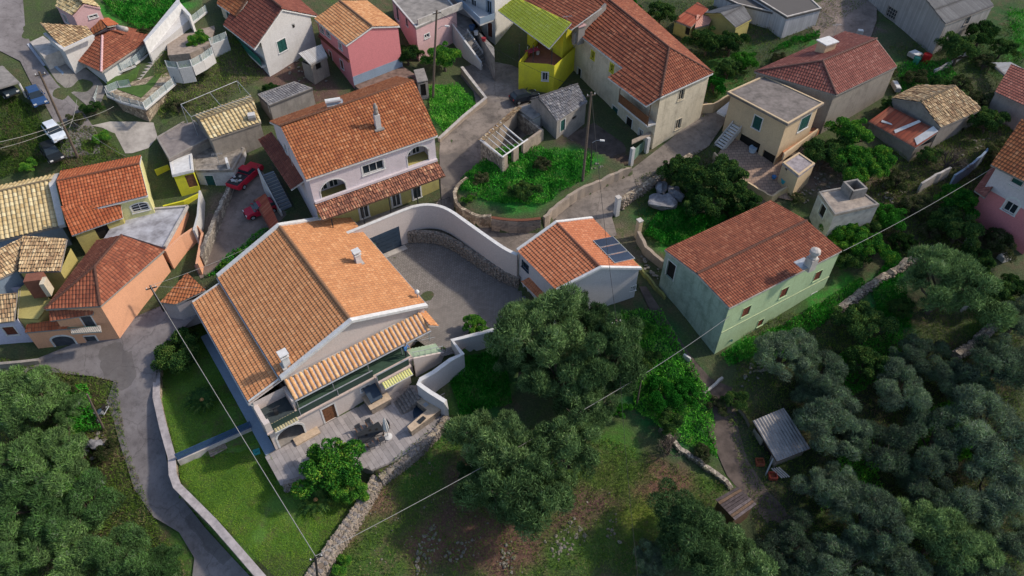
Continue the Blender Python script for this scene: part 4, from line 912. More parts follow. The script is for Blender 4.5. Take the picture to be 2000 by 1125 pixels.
# ribbed canopy: every roll of tiles is a part of its own
cz0, cz1 = 4.42, 5.25; MB().slab([VL(.25,-1.72,cz0-.03), VL(13.5,-1.72,cz0-.03), VL(13.5,-.12,cz1-.03), VL(.25,-.12,cz1-.03)], .1).obj('canopy_deck', VILLAW, Vr)
NR = 31
T_RIB = plain('canopy_tile_clay', (.66, .36, .16), .8, .18, 2.2, c2=(.40, .19, .08)); T_RIB2 = plain('canopy_tile_clay_pale', (.72, .44, .22), .8, .15, 2.2, c2=(.50, .26, .12))
for i in range(NR):
    xx = .35+i*(13.3-.35)/(NR-1); mb = MB(); n_ = 5
    for k in range(n_):
        f0, f1 = k/n_, (k+1.12)/n_; r0, r1 = .155, .125; vs = []
        for f_, rr in ((f0, r0), (f1, r1)):
            for t in np.linspace(0, math.pi, 6): vs.append(VL(xx+rr*math.cos(t), -1.78+f_*1.66, cz0+(cz1-cz0)*f_+rr*.85*math.sin(t)))
        mb.add(vs, [(j, j+1, j+7, j+6) for j in range(5)]+[tuple(range(6))])
    mb.obj('canopy_tile_roll', T_RIB if i % 3 else T_RIB2, Vr)
q = [VL(14.35,-1.9,cz0-.1), VL(14.35,.1,cz0-.1), VL(13.5,-.12,cz1), VL(13.5,-1.72,cz0)]
covering('roof_tiles', [VL(14.35,-1.75,4.3), VL(14.35,.6,4.3), VL(13.45,.6,5.0), VL(13.45,-1.75,5.0)], T_VILLA, Vr, col=.3, course=.36); MB().slab([VL(14.35,-1.75,4.3), VL(14.35,.6,4.3), VL(13.45,.6,5.0), VL(13.45,-1.75,5.0)], .1).obj('canopy_return', VILLAW, Vr)
mb = MB(); mb.tube([VL(.2,-1.85,cz0-.1), VL(13.5,-1.85,cz0-.1)], .07, 8)
for x_ in (.3, 3.6, 7., 10.4, 13.3): mb.tube([VL(x_,-1.75,cz0-.1), VL(x_,-1.75,3.0)], .05, 6)
mb.obj('canopy_gutter', GALV, Vr)
# upper storey walls
def vfoot(pts): return [VL(*p)[:2] for p in pts]
UF = vfoot([(.25,.15),(14.05,.15),(14.05,15.3),(.25,14.6)])
build_walls(Vr, UF, -.3, 5.5, VILLAW, [])
mb = MB(); mb.poly([VL(.1,.12,5.4), VL(14.15,.12,5.4), VL(xr,.12,8.15)]); mb.poly([VL(14.15,15.0,5.4), VL(.1,14.5,5.4), VL(xr,14.9,8.15)]); mb.obj('gable', VILLAW, Vr)
for x_, w_, h_, k_ in ((1.7,1.3,2.0,'win'),(4.6,1.5,2.0,'win'),(7.6,1.0,1.1,'win'),(10.2,1.3,2.0,'win'),(12.4,.9,1.1,'win')):
    opening(Vr, UF[0], UF[1], x_-.25, 3.05+h_/2+(.8 if h_ < 1.5 else 0), w_, h_, k_, {'rev': -.02, 'n': 2})
for y_ in (3., 7., 11.): opening(Vr, UF[3], UF[0], y_, 3.9, 1.1, 1.2, 'win', {'rev': -.02})
# ground storey: garden front with bay, side wing under the lean-to roof
GF = vfoot([(-2.75,-2.35),(7.25,-2.35),(7.25,-3.1),(10.25,-3.1),(10.25,-2.45),(10.9,-2.45),(10.9,.1),(-2.75,.1)])
def gop(i, s, z, w, h, k, o): return (i, s, z, w, h, k, o)
gops = {0: [(1.6,1.2,2.3,2.15,'loggia',{'arch':.75,'deep':2.0,'tw':.16}), (5.25,1.2,1.15,2.0,'door',{'mat':WOODB,'tw':.14}), (8.9,2.0,.9,.5,'win',{})], 2: [(1.35,2.0,1.1,1.0,'win',{'arch':.8,'tw':.13})]}
for i in range(7):
    p0, p1 = GF[i], GF[i+1]; mb = MB(); hs = [(s-w/2, s+w/2, z-h/2, z+h/2, o.get('arch', 0)) for s, z, w, h, k, o in gops.get(i, [])]
    wall_mesh(mb, p0, p1, -.9, 3.0, hs, rev=.2); mb.obj('wall', VILLAW, Vr)
    for s, z, w, h, k, o in gops.get(i, []): opening(Vr, p0, p1, s, z, w, h, k, dict(o, rev=.2))
mb = MB(); vbox(mb, -2.4,-.1,-.4,-.2,-.3,2.9); mb.obj('loggia_back_wall', NAVY, Vr); mb = MB(); vbox(mb, -2.6,0,-2.3,-.3,.1,.23); mb.obj('loggia_floor', CONC, Vr)
mb = MB(); vbox(mb, -1.15,1.1,-3.1,-2.3,.1,.42); mb.obj('loggia_step', plain('tan_stone', (.55,.42,.30),.8), Vr)
WF = vfoot([(-2.75,.1),(-.0,.1),(-.0,14.0),(-2.75,14.0)]); build_walls(Vr, WF, -.9, 4.35, VILLAW, [])
for y_, z_ in ((2.5,3.),(6,3.),(10,3.)): opening(Vr, WF[3], WF[0], 14.0-y_, z_, 1.0, 1.2, 'shut', {'rev': -.02, 'mat': TEAL})
mb = MB(); vbox(mb, -3.65,-2.75,-2.35,14.4,-1.0,-.15); mb.obj('side_plinth', BLUEW, Vr)
# balcony
TURF = plain('balcony_green_floor', (.045,.085,.06), .9, .15, 2)
mb = MB(); mb.prism(vfoot([(-2.9,-2.62),(7.1,-2.62),(7.1,-3.35),(10.4,-3.35),(10.4,-2.75),(11,-2.75),(11,.13),(-2.9,.13)]), 2.9, 3.08); mb.obj('balcony_slab', plain('balcony_edge', (.60,.48,.42),.7), Vr)
mb = MB(); vbox(mb, .1,10.9,-2.3,.1,3.08,3.1); mb.obj('balcony_floor', TURF, Vr); mb = MB(); vbox(mb, -2.6,-.1,-2.2,.1,3.08,3.1); mb.obj('balcony_floor', plain('bay_floor',(.05,.065,.07),.8), Vr)
PGL = plain('smoked_green_screen', (.035,.06,.05), .25, .05, 1, bump=0)
for x0, x1, y_ in ((.15,3.6,-2.5),(3.65,7.05,-2.5),(7.1,10.3,-3.2)):
    mb = MB(); vbox(mb, x0, x1, y_, y_+.03, 3.15, 3.95); g = mb.obj('balustrade_panel', PGL, Vr); m2 = MB(); vbox(m2, x0-.03, x1+.03, y_-.03, y_+.06, 3.95, 4.0); vbox(m2, x0-.03, x0+.03, y_-.03, y_+.06, 3.08, 3.95); m2.obj('handrail', GALV, g)
mb = MB(); vbox(mb, -2.6,0.1,-2.5,-2.47,3.1,3.9); g = mb.obj('balustrade_panel', PGL, Vr)
mb = MB(); vbox(mb, -2.85,-2.45,-2.5,.1,3.08,3.9); vbox(mb, -2.85,-2.35,-2.55,-2.1,3.08,4.3); vbox(mb,-.05,.2,-1.7,.1,3.08,4.4); mb.obj('balcony_pier', VILLAW, Vr)
mb = MB(); vbox(mb, -1.9,-1.0,-1.2,-1.1,3.9,3.95); vbox(mb,-1.6,-1.3,-1.3,-.9,3.1,3.6); mb.obj('balcony_ledge', DKMET, Vr)
# green tiled stairs from the balcony down to the courtyard
ST = plain('pale_green_stair', (.36,.46,.33), .6, .12, 3); ns = 9
for k in range(ns):
    x0 = 10.95+k*.33; zt_ = 3.05-k*.14; mb = MB(); vbox(mb, x0, x0+.35, -2.75, -1.5, zt_-.9 if k else zt_-1.2, zt_); mb.obj('step', ST, Vr)
mb = MB(); mb.prism([VL(10.9,-2.95)[:2], VL(14.0,-2.95)[:2], VL(14.0,-2.78)[:2], VL(10.9,-2.78)[:2]], .0, [3.3,1.95,1.95,3.3]); mb.prism([VL(10.9,-1.48)[:2], VL(14.0,-1.48)[:2], VL(14.0,-1.36)[:2], VL(10.9,-1.36)[:2]], .0, [2.9,1.75,1.75,2.9]); mb.obj('stair_wall', VILLAW, Vr)
mb = MB(); mb.tube([VL(10.9,-2.86,4.1), VL(14.0,-2.86,2.8)], .03, 6); mb.tube([VL(10.9,-1.42,3.9), VL(14.0,-1.42,2.7)], .03, 6)
for k in range(6): mb.tube([VL(10.95+k*.6,-2.86,3.3-k*.26), VL(10.95+k*.6,-2.86,4.08-k*.26)], .02, 5)
mb.obj('stair_handrail', GALV, Vr)
# small tiled shades above bay and window
LT = plain('pale_yellow_shade_tile', (.62,.60,.22), .7, .1, 3); LT2 = plain('tan_shade_tile', (.44,.38,.22), .8, .2, 3)
for (x0, x1, y0, z0, z1, mt, nn) in ((7.35,10.2,-3.15,2.55,2.86,LT,12), (-2.3,-.2,-2.05,3.02,3.3,LT2,9)):
    for k in range(nn):
        mb = MB(); xx = x0+(k+.5)*(x1-x0)/nn; vs = []
        for f_ in (0, 1):
            for t in np.linspace(0, math.pi, 5): vs.append(VL(xx+.1*math.cos(t), y0-.75+f_*.78, z0+(z1-z0)*f_+.08*math.sin(t)))
        mb.add(vs, [(j, j+1, j+6, j+5) for j in range(4)]+[tuple(range(5))]); mb.obj('shade_tile', mt, Vr)
    MB().slab([VL(x0,y0-.78,z0-.01), VL(x1,y0-.78,z0-.01), VL(x1,y0+.02,z1-.01), VL(x0,y0+.02,z1-.01)], .06).obj('shade_deck', WTRIM, Vr)
pz = lambda u, v, s: onplane(u, v, s)
c1 = onplane(700, 513, sl[1]); chimney(Vr, c1, .55, 1.1, WTRIM, style='slots', rz=VA)
c2 = onplane(560, 712, sl[0]); chimney(Vr, c2, .6, 1.15, WTRIM, rz=VA)
mb = MB(); c3 = np.array(VL(14.1,1.3,5.75)); mb.tube([c3-[0,0,.3], c3+[0,0,.55]], .06, 8); a_ = mb.obj('flue', GALV, Vr); mb = MB(); mb.lathe(c3+[0,0,.5], [(.05,0),(.2,.06),(.24,.22),(.16,.38),(.02,.44)], 12); mb.obj('flue_cowl', WTRIM, a_, smooth=True)
# ---------------- the other houses ----------------
def sheet(R_, q, mat, tk={}, name='lean_to_roof', under=OLDW, t=.1):
    """q: (u,v,z) x4, eave edge first"""
    pts = [P(*a) for a in q]; a, b, c = pts[:3]; n_ = np.cross(b-a, c-a); 
    if len(pts) == 4: d = pts[3]; d[2] = a[2]-(n_[0]*(d[0]-a[0])+n_[1]*(d[1]-a[1]))/n_[2]
    MB().slab([p-[0,0,.03] for p in pts], t).obj(name, under, R_); covering('roof_tiles' if tk.get('prof') != 'wave' else 'roof_sheet', pts, mat, R_, **tk); return pts
def walls_under(R_, pts, zb, zt, mat, ins=.15, ops=()):
    p = [v2(a) for a in pts]; p = p if ccw(p) else p[::-1]; f = inset(p, [ins]*len(p)); build_walls(R_, f, zb, zt, mat, list(ops)); return f
TKF = dict(col=.27, course=.36, amp=.045, step=.04); TKM = dict(col=.3, course=.4, amp=.05, step=.04)
TKO = dict(col=.26, course=.42, amp=.075, step=.05, prof='old', jit=.16); TKW = dict(col=.2, course=2.2, amp=.05, step=.02, prof='wave'); TKC = dict(col=.3, course=8, amp=.085, step=0, prof='wave')
gh = house('green_house', 'pale green two-storey house with red tiled roof and brown shutters, beside the footpath', 'house',
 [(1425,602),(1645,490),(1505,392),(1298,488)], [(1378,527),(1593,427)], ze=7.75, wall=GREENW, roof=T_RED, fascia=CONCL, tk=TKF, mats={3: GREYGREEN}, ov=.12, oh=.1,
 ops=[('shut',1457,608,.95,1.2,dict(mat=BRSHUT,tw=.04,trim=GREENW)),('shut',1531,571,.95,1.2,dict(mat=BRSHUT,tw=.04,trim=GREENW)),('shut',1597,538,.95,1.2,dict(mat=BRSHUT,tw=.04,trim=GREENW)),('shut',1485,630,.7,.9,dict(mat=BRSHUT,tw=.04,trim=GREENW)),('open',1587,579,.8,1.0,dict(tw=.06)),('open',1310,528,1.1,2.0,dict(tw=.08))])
f = gh['foot']; i = next(k for k in range(4) if find_wall(f, 1457, 608, 0, 9)[0] == k); p0, p1 = v2(f[i]), v2(f[(i+1) % 4]); d_ = (p1-p0)/np.linalg.norm(p1-p0); nn_ = np.array([d_[1], -d_[0]])
MB().prism([p0, p1, p1+nn_*.05, p0+nn_*.05], 4.2, 4.32).obj('string_course', plain('pale_string',(.50,.55,.33),.9), gh['R'])
r_ = hitwall(1427, 664, p0, p1); q = p0+d_*r_[0]+nn_*.04; MB().lathe((q[0], q[1], r_[1]), [(.18,-.02),(.18,.02)], 10).obj('meter_lid', TEAL, gh['R'])
s_ = [x for x in gh['rf']]; cc = min((onplane(1580, 522, s) for s in s_), key=lambda c: abs(c[2]-8.6)); 
mb = MB(); mb.box(cc+[0,0,.5], (.8,.8,1.4), .5); ch = mb.obj('chimney', CONCL, gh['R']); mb = MB(); mb.lathe(cc+[0,0,1.2], [(.35,0),(.42,.1),(.3,.2),(.3,.5),(.5,.62),(.45,.9),(.15,1.05)], 10); mb.obj('chimney_pot', CONCL, ch); mb = MB(); mb.box(cc+[-.5,.2,.25], (1.3,1.2,.06), .5, ); mb.obj('chimney_flashing', GALV, ch)
ga = house('garage_house', 'grey walled outbuilding with bright orange gabled roof carrying three solar panels', 'house',
 [(1252,525),(1157,427),(1010,490),(1087,568)], [(1175,525),(1087,436)], ze=6.55, wall=GARAGEW, roof=T_GARAGE, tk=dict(col=.3,course=.36,amp=.05,step=.055), ov=.12, oh=.12, ops=[('win',1026,520,1.0,.8,dict(trim=NAVY)),('grille',1247,560,.5,.6,dict())])
E_ = ga['E']
for a, b in ((0,3),(1,2)):
    m_ = (E_[a]+E_[b])/2; m_ = np.array([*m_[:2], ga['zr']])
    for k in (a, b): verge(ga['R'], m_+[0,0,.1], E_[k]+[0,0,.1], w=.28, h=.2)
sp = [s for s in ga['rf'] if inpoly(np.array([onplane(1195,490,s)[0]]), np.array([onplane(1195,490,s)[1]]), s)[0]][0]
nS = np.cross(np.array(sp[1])-sp[0], np.array(sp[3])-sp[0]); nS /= np.linalg.norm(nS); nS = nS*np.sign(nS[2])
SOLAR = plain('solar_cell_blue', (.03,.045,.08), .15, .2, 8, bump=0)
cn = [onplane(u, v, sp)+nS*.18 for u, v in ((1156,472),(1196,464),(1240,508),(1200,517))]
for k in range(3):
    a = cn[0]+(cn[3]-cn[0])*(k+.03)/3; b = cn[1]+(cn[2]-cn[1])*(k+.03)/3; c = cn[1]+(cn[2]-cn[1])*(k+.95)/3; d = cn[0]+(cn[3]-cn[0])*(k+.95)/3
    mb = MB(); mb.slab([a, b, c, d], .08); so_ = mb.obj('solar_panel', GALV, ga['R']); mm = (a+b+c+d)/4; mb = MB(); mb.slab([mm+(x-mm)*.93+nS*.02 for x in (a, b, c, d)], .04); mb.obj('solar_cells', SOLAR, so_)
q_ = [(1052,583,3.9),(1018,550,3.9),(1042,538,4.7),(1086,570,4.7)]; sheet(ga['R'], q_, T_GARAGE, TKF, 'porch_roof', WTRIM)
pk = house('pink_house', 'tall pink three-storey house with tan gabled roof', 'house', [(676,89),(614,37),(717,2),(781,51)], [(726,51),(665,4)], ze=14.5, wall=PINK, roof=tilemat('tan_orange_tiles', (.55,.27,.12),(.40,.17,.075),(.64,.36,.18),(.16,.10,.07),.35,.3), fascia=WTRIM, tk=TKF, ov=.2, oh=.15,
 ops=[('win',629,58,1.1,.8,dict()),('win',641,66,1.1,.8,dict()),('win',665,90,.8,.8,dict()),('shut',646,108,.7,1.1,dict(mat=BRSHUT)),('shut',668,126,.7,1.1,dict(mat=BRSHUT)),('win',652,152,.9,1.2,dict(arch=.8)),('door',672,170,.8,1.9,dict(mat=BROWNW))])
f = pk['foot']; i = find_wall(f, 646, 108, 0, 20)[0]; p0, p1 = v2(f[i]), v2(f[(i+1) % 4]); d_ = (p1-p0)/np.linalg.norm(p1-p0); nn_ = np.array([d_[1], -d_[0]])
MB().prism([p0, p1, p1+nn_*.25, p0+nn_*.25], 12.3, 12.55).obj('brown_ledge', BRSHUT, pk['R'])
i = find_wall(f, 735, 100, 0, 20)[0]; p0, p1 = v2(f[i]), v2(f[(i+1) % 4]); d_ = (p1-p0)/np.linalg.norm(p1-p0); nn_ = np.array([d_[1], -d_[0]])
MB().prism([p0+nn_*.005, p1+nn_*.005, p1+nn_*.04, p0+nn_*.04], 8., 10.4).obj('blue_base', BLUEW, pk['R'])
MB().prism([p0+nn_*.06, p1+nn_*.06, p1+nn_*4.2, p0+nn_*4.2], 8.6, 9.3).obj('back_terrace', plain('brown_terrace',(.24,.16,.13),.9,.3,1.5), pk['R'])
LG = dict(arch=.85, deep=1.7, room=LILAC, floor=OCHRE)
gr = house('lilac_house', 'lilac two-storey house with arched verandas under a wide orange tiled roof', 'house', [(598,352),(855,265),(775,150),(526,238)], [(547,247),(797,162)], ze=12.0, wall=LILAC, roof=T_ORANGE, fascia=WTRIM, tk=dict(col=.3,course=.38,amp=.05,step=.05), ov=.25, oh=.3,
 ops=[('loggia',651,369,2.6,2.2,LG),('win',729,327,2.3,1.1,dict(n=3,tw=.14)),('loggia',816,303,2.4,2.1,LG),('win',558,290,.6,1.,dict()),('door',730,440,1.,2.,dict(mat=WOODB)),('win',690,455,1.2,1.,dict(trim=WTRIM))])
f = gr['foot']; i = find_wall(f, 729, 327, 0, 20)[0]; p0, p1 = v2(f[i]), v2(f[(i+1) % 4]); d_ = (p1-p0)/np.linalg.norm(p1-p0); nn_ = np.array([d_[1], -d_[0]]); Lw = np.linalg.norm(p1-p0)
MB().prism([p0+nn_*.005, p1+nn_*.005, p1+nn_*.3, p0+nn_*.3], 8.95, 9.2).obj('balcony_ledge', LILAC, gr['R'])
aw = [p0-d_*.1+nn_*1.9, p1+nn_*1.9, p1+nn_*.02, p0-d_*.1+nn_*.02]; aw = [np.array([*a, z]) for a, z in zip(aw, (8.0,8.0,8.85,8.85))]
MB().slab(aw, .1).obj('awning_roof', WOOD, gr['R']); covering('roof_tiles', aw, T_MIX, gr['R'], **TKO)
for t in (.06,.3,.52,.75,.95): q = p0+d_*Lw*t+nn_*1.75; MB().tube([(*q, 4.2),(*q, 7.9)], .06, 6).obj('awning_post', DKMET, gr['R'])
yb = MB(); yb.prism([p0+nn_*.01, p1+nn_*.01, p1+nn_*.06, p0+nn_*.06], 4.2, 7.7).obj('ground_floor_wall', OCHRE, gr['R'])
mb = MB(); mb.prism([p0+nn_*.02,p1+nn_*.02,p1+nn_*2.6,p0+nn_*2.6], 4.0, 4.75); mb.obj('veranda_floor', CONC, gr['R'])
for t in (.35,.62,.8): opening(gr['R'], p0+nn_*.06, p1+nn_*.06, Lw*t, 5.9, 1.0, 1.9, 'win', {'rev': -.02})
mb = MB()
for k in range(40): q = p0+d_*Lw*k/39+nn_*2.5; mb.tube([(*q, 4.75),(*q, 5.6)], .015, 4, False)
mb.tube([(*(p0+nn_*2.5), 5.6),(*(p1+nn_*2.5), 5.6)], .03, 5); mb.obj('veranda_railing', DKMET, gr['R'])
cc = onplane(739, 250, gr['rf'][0]); mb = MB(); mb.box(cc+[0,0,.7], (.55,.55,1.8), .5); ch = mb.obj('chimney', WHITE, gr['R']); mb = MB(); mb.lathe(cc+[0,0,1.6], [(.2,0),(.26,.3),(.2,.5),(.24,.8),(.12,1.2),(.03,1.25)], 9); mb.obj('chimney_pot', OLDW, ch); mb = MB(); mb.box(cc+[0,0,.02], (1.,1.1,.12), .5); mb.obj('chimney_flashing', CONC, ch)
# side lean-to and outside stairs of the lilac house
sheet(gr['R'], [(569,371,8.9),(505,273,8.9),(531,258,10.0),(597,352,10.0)], T_BROWN, TKM, 'lean_to_roof', WTRIM)
S0 = np.array(P(522,336,8.2)); S1 = np.array(P(566,420,5.0)); nst = 14; dS = (S1-S0)[:2]; aS = math.atan2(dS[1], dS[0]); uS = dS/np.linalg.norm(dS); pS = np.array([-uS[1], uS[0]])
for k in range(nst):
    q = S0[:2]+dS*(k+.5)/nst; zt_ = S0[2]+(S1[2]-S0[2])*(k+.5)/nst; mb = MB(); mb.box((q[0], q[1], zt_-.07), (np.linalg.norm(dS)/nst*.93, 1.25, .14), aS); mb.obj('step', plain('blue_grey_slate', (.20,.225,.25),.5,.15,3), gr['R'])
mb = MB(); mb.prism([S0[:2]-pS*.9, S1[:2]-pS*.9, S1[:2]-pS*.7, S0[:2]-pS*.7][::1], 4.0, [S0[2]+.8, S1[2]+.8, S1[2]+.8, S0[2]+.8]); mb.prism([S0[:2]-pS*.68, S1[:2]-pS*.68, S1[:2]+pS*.68, S0[:2]+pS*.68], 3.8, [S0[2]-.16, S1[2]-.16, S1[2]-.16, S0[2]-.16]); mb.obj('stair_wall', WHITE, gr['R'])
mb = MB(); mb.tube([(*(S0[:2]+pS*.7), S0[2]+.9),(*(S1[:2]+pS*.7), S1[2]+.9)], .03, 5); mb.tube([(*(S0[:2]-pS*.8), S0[2]+1.3),(*(S1[:2]-pS*.8), S1[2]+1.3)], .03, 5)
for k in range(10): q = S0[:2]+dS*k/9; z = S0[2]+(S1[2]-S0[2])*k/9; mb.tube([(*(q+pS*.7), z-.1),(*(q+pS*.7), z+.9)], .02, 4)
mb.obj('stair_handrail', DKMET, gr['R'])
hb = onplane(652, 205, gr['rf'][1]); t_ = root('solar_water_heater', 'white solar water heater tank on the far slope of the lilac house roof', 'water heater', hb)
mb = MB(); mb.tube([hb+[-.75,-.3,.55], hb+[.75,.15,.55]], .26, 10); mb.obj('tank', WTRIM, t_, smooth=False); mb = MB(); mb.box(hb+[.1,.1,.15], (1.7,1.2,.08), .3); mb.obj('collector', GALV, t_)
wb = house('white_house', 'white gable-fronted house with dark brown tiled roof and green balcony', 'house', [(497,96),(436,49),(560,-22),(622,32)], [(571,31),(506,-18)], ze=14.6, wall=WHITE, roof=T_BROWN, fascia=WTRIM, tk=TKM, ov=1.1, oh=.15,
 ops=[('shut',551,89,1.3,1.4,dict(mat=TEAL)),('open',573,50,.3,.45,dict(trim=None,high=1)),('shut',470,85,.9,1.9,dict(mat=TEAL)),('shut',500,118,.8,1.8,dict(mat=TEAL))])
sheet(wb['R'], [(622,34,14.7),(575,-8,14.7),(540,-8,16.6),(572,32,16.6)], T_BRIGHT, TKM, 'roof_patch') if False else None
mb = MB(); a, b = P(463,82,12.0), P(512,128,12.0); d_ = (b-a)/np.linalg.norm(b-a); n_ = np.array([-d_[1], d_[0], 0])
mb.prism([a[:2]-n_[:2]*.1, b[:2]-n_[:2]*.1, b[:2]+n_[:2]*1.4, a[:2]+n_[:2]*1.4], 11.7, 11.95); mb.obj('balcony', WHITE, wb['R']); mb = MB(); mb.prism([a[:2]-n_[:2]*.1, b[:2]-n_[:2]*.1, b[:2]-n_[:2]*.05, a[:2]-n_[:2]*.05], 11.95, 12.9); mb.obj('balcony_screen', plain('green_screen', (.03,.16,.12),.5), wb['R'])
S0 = P(466,95,12.0); S1 = P(425,148,9.9); 
def stairs(name, label, S0, S1, n, w, mat, side=None, cat='stairs', under=True, group=None):
    t_ = root(name, label, cat, (S1[0], S1[1], S1[2]), group); d = (S1-S0)[:2]; L = np.linalg.norm(d); a = math.atan2(d[1], d[0])
    for k in range(n):
        q = S0[:2]+d*(k+.5)/n; z = S0[2]+(S1[2]-S0[2])*(k+1)/n; mb = MB(); mb.box((q[0], q[1], z+(-.06 if not under else -.3)), (L/n*1.02, w, .12 if not under else .6), a); mb.obj('step', mat, t_)
    if side:
        u = d/L; p = np.array([-u[1], u[0]])
        for sg in (-1, 1):
            mb = MB(); e = p*sg*(w/2+.08); mb.prism([S0[:2]+e*.9, S1[:2]+e*.9, S1[:2]+e*1.1, S0[:2]+e*1.1], [S0[2]-.7, S1[2]-.5, S1[2]-.5, S0[2]-.7], [S0[2]+.1, S1[2]+.15, S1[2]+.15, S0[2]+.1]); mb.obj('stair_string', side, t_)
    return t_
stairs('outside_stairs', 'white flight of steps down from the green balcony of the white house', S0, S1, 12, 1.1, WHITE, WHITE, under=False)
oh_ = house('orange_hip_house', 'house with orange hipped roof at the top edge, left of the brown roofed house', 'house', [(461,33),(424,8),(455,-28),(505,5)], [(463,8),(462,-10)], ze=15.5, zr=16.8, wall=CREAM, roof=T_ORANGE, tk=TKM, kind='gable', hips=(1,0), fascia=WTRIM, ops=[('shut',446,30,.8,1.,dict(mat=TEAL))])
# buildings at the top centre
wh2 = house('white_balcony_house', 'tall white house with balconies beside the yellow porch', 'house', [(966,-20),(1030,-72),(950,-118),(872,-60)], ze=16.2, kind='flat', wall=WHITE, roof=CONC, ov=.05, ops=[('win',925,10,1.,1.4,dict()),('win',955,14,.9,1.6,dict(trim=BLUEW)),('door',957,58,.9,2.,dict(mat=BRSHUT)),('grille',993,95,1.3,.9,dict(trim=DKMET)),('win',905,-5,.9,1.4,dict())])
mb = MB(); mb.prism([P(*q, 12.9)[:2] for q in ((884,-5),(938,48),(964,38),(915,-18))], 12.7, 12.9); mb.obj('balcony', WHITE, wh2['R']); mb = MB(); a = respts([(884,-5,12.9),(938,48,12.9),(965,38,12.9)])
for p, q in zip(a[:-1], a[1:]): mb.prism([p[:2], q[:2], q[:2]+[.06,.1], p[:2]+[.06,.1]], 12.9, 13.7)
mb.obj('balcony_parapet', BLUEW, wh2['R'])
stairs('outside_stairs', 'grey concrete steps with white side wall beside the citrus tree', P(905,62,11.4), P(950,126,8.2), 11, 1.3, CONC, WHITE)
wallrun('terrace_wall', 'white wall of the raised entrance terrace behind the citrus tree', 'wall', [(818,62,11.6),(875,35,12),(905,75,11.2),(940,122,9.2)], .25, WHITE, zb=7.5)
MB().prism([P(*q,11.2)[:2] for q in ((820,60),(876,35),(905,72),(928,50),(965,90),(966,110),(940,70),(905,10),(810,30))], 7.5, 11.0).obj('entrance_terrace', CONC, kind='structure')
pl = house('pink_balcony_house', 'pale pink house with flat roof terrace at the top edge above the tall pink house', 'house', [(812,55),(892,18),(852,-30),(765,0)], ze=13.4, kind='flat', wall=PALEPINK, roof=CONC, fascia=WHITE, ov=.05, ops=[('shut',775,12,.9,1.8,dict(mat=SLATE)),('shut',792,18,.8,1.1,dict(mat=SLATE)),('win',834,70,.8,.5,dict())])
wallrun('terrace_parapet', 'grey parapet of the pale pink roof terrace', 'wall', [(815,38,14.2),(902,4,14.2)], .2, CONCL, zb=13.3)
yl = root('yellow_porch_house', 'yellow house with lime tiled porch roof and curved yellow balcony wall', 'house', G(1060, 150))
yz = 13.3; sheet(yl, [(1073,95,yz),(973,21,yz),(1008,-6,yz+1.7),(1116,57,yz+1.7)], T_YELLOW, dict(col=.3,course=.36,amp=.05,step=.06), 'porch_roof', WTRIM)
sheet(yl, [(1116,58,yz+1.7),(1008,-6,yz+1.7),(1075,-40,yz+3.3),(1175,15,yz+3.3)], T_RED, TKM, 'main_roof', WTRIM)
fy = [P(*q, 11.2) for q in ((1013,121),(1072,125),(1083,128),(1130,86),(1062,58))]; walls_under(yl, fy, 7.0, 11.2, YELLOW, 0, [('win',1070,150,.7,1.1,dict(tw=.12))])
MB().prism(inset([a[:2] for a in (fy if ccw(fy) else fy[::-1])], [.12]*5), 10.3, 10.4).obj('porch_floor', plain('terracotta_floor',(.24,.10,.07),.7), yl)
for u, v in ((1014,119),(1041,121),(1077,126)): q = P(u, v, 11.2); MB().tube([q, (q[0], q[1], 13.3)], .06, 6).obj('porch_post', DKMET, yl)
bk = [P(*q, 10.4) for q in ((1030,66),(1098,114),(1150,82),(1085,20))]; walls_under(yl, bk, 9.0, 14.0, YELLOW, 0, [('win',1052,82,.9,1.1,dict(tw=.12)),('win',1068,100,.8,1.9,dict(tw=.12))])
cr = house('cream_house', 'long weathered cream house with rust red hipped roof and timber balcony', 'house', [(1290,190),(1085,33),(1210,-20),(1393,143)], [(1294,97),(1170,0)], ze=13.3, zr=15.6, wall=CREAM, roof=T_RED, fascia=WTRIM, tk=dict(col=.3,course=.42,amp=.06,step=.06), ov=.3, hips=(1,0),
 ops=[('win',1158,108,.7,1.,dict(trim=YELLOW)),('win',1195,133,.7,1.,dict(trim=YELLOW)),('win',1331,185,.9,1.3,dict(trim=CREAM)),('win',1325,242,.9,1.3,dict(trim=CREAM)),('door',1200,225,1.1,2.2,dict(mat=TEAL)),('door',1228,245,1.1,2.,dict(mat=DARK)),('win',1251,262,.7,1.2,dict(mat=TEAL)),('open',1131,145,.8,1.6,dict())])
f = cr['foot']; i = find_wall(f, 1200, 225, 0, 20)[0]; p0, p1 = v2(f[i]), v2(f[(i+1) % 4]); d_ = (p1-p0)/np.linalg.norm(p1-p0); nn_ = np.array([d_[1], -d_[0]]); Lw = np.linalg.norm(p1-p0)
s0_ = Lw-5.6 if abs(hitwall(1262, 215, p0, p1)[0]-Lw) < abs(hitwall(1262, 215, p0, p1)[0]) else 0
q0, q1 = p0+d_*s0_, p0+d_*(s0_+5.6)
MB().prism([q0+nn_*.01, q1+nn_*.01, q1+nn_*1.2, q0+nn_*1.2], 9.6, 9.8).obj('balcony', WHITE, cr['R'])
for k in range(34):
    for e0, e1 in ((q0+nn_*1.15+d_*5.6*k/34, q0+nn_*1.15+d_*5.6*(k+.85)/34),): MB().prism([e0, e1, e1+nn_*.04, e0+nn_*.04], 9.85, 10.9).obj('balcony_board', WOODB, cr['R'])
for qq in (q0, q1): MB().tube([(*(qq+nn_*1.17), 9.8),(*(qq+nn_*1.17), 13.2)], .05, 6).obj('balcony_post', WOOD, cr['R'])
sheet(cr['R'], [(1262,208,12.5),(1187,152,12.5),(1217,134,13.38),(1291,189,13.38)], T_RED, dict(col=.3,course=.42,amp=.06,step=.06), 'balcony_roof', WTRIM)
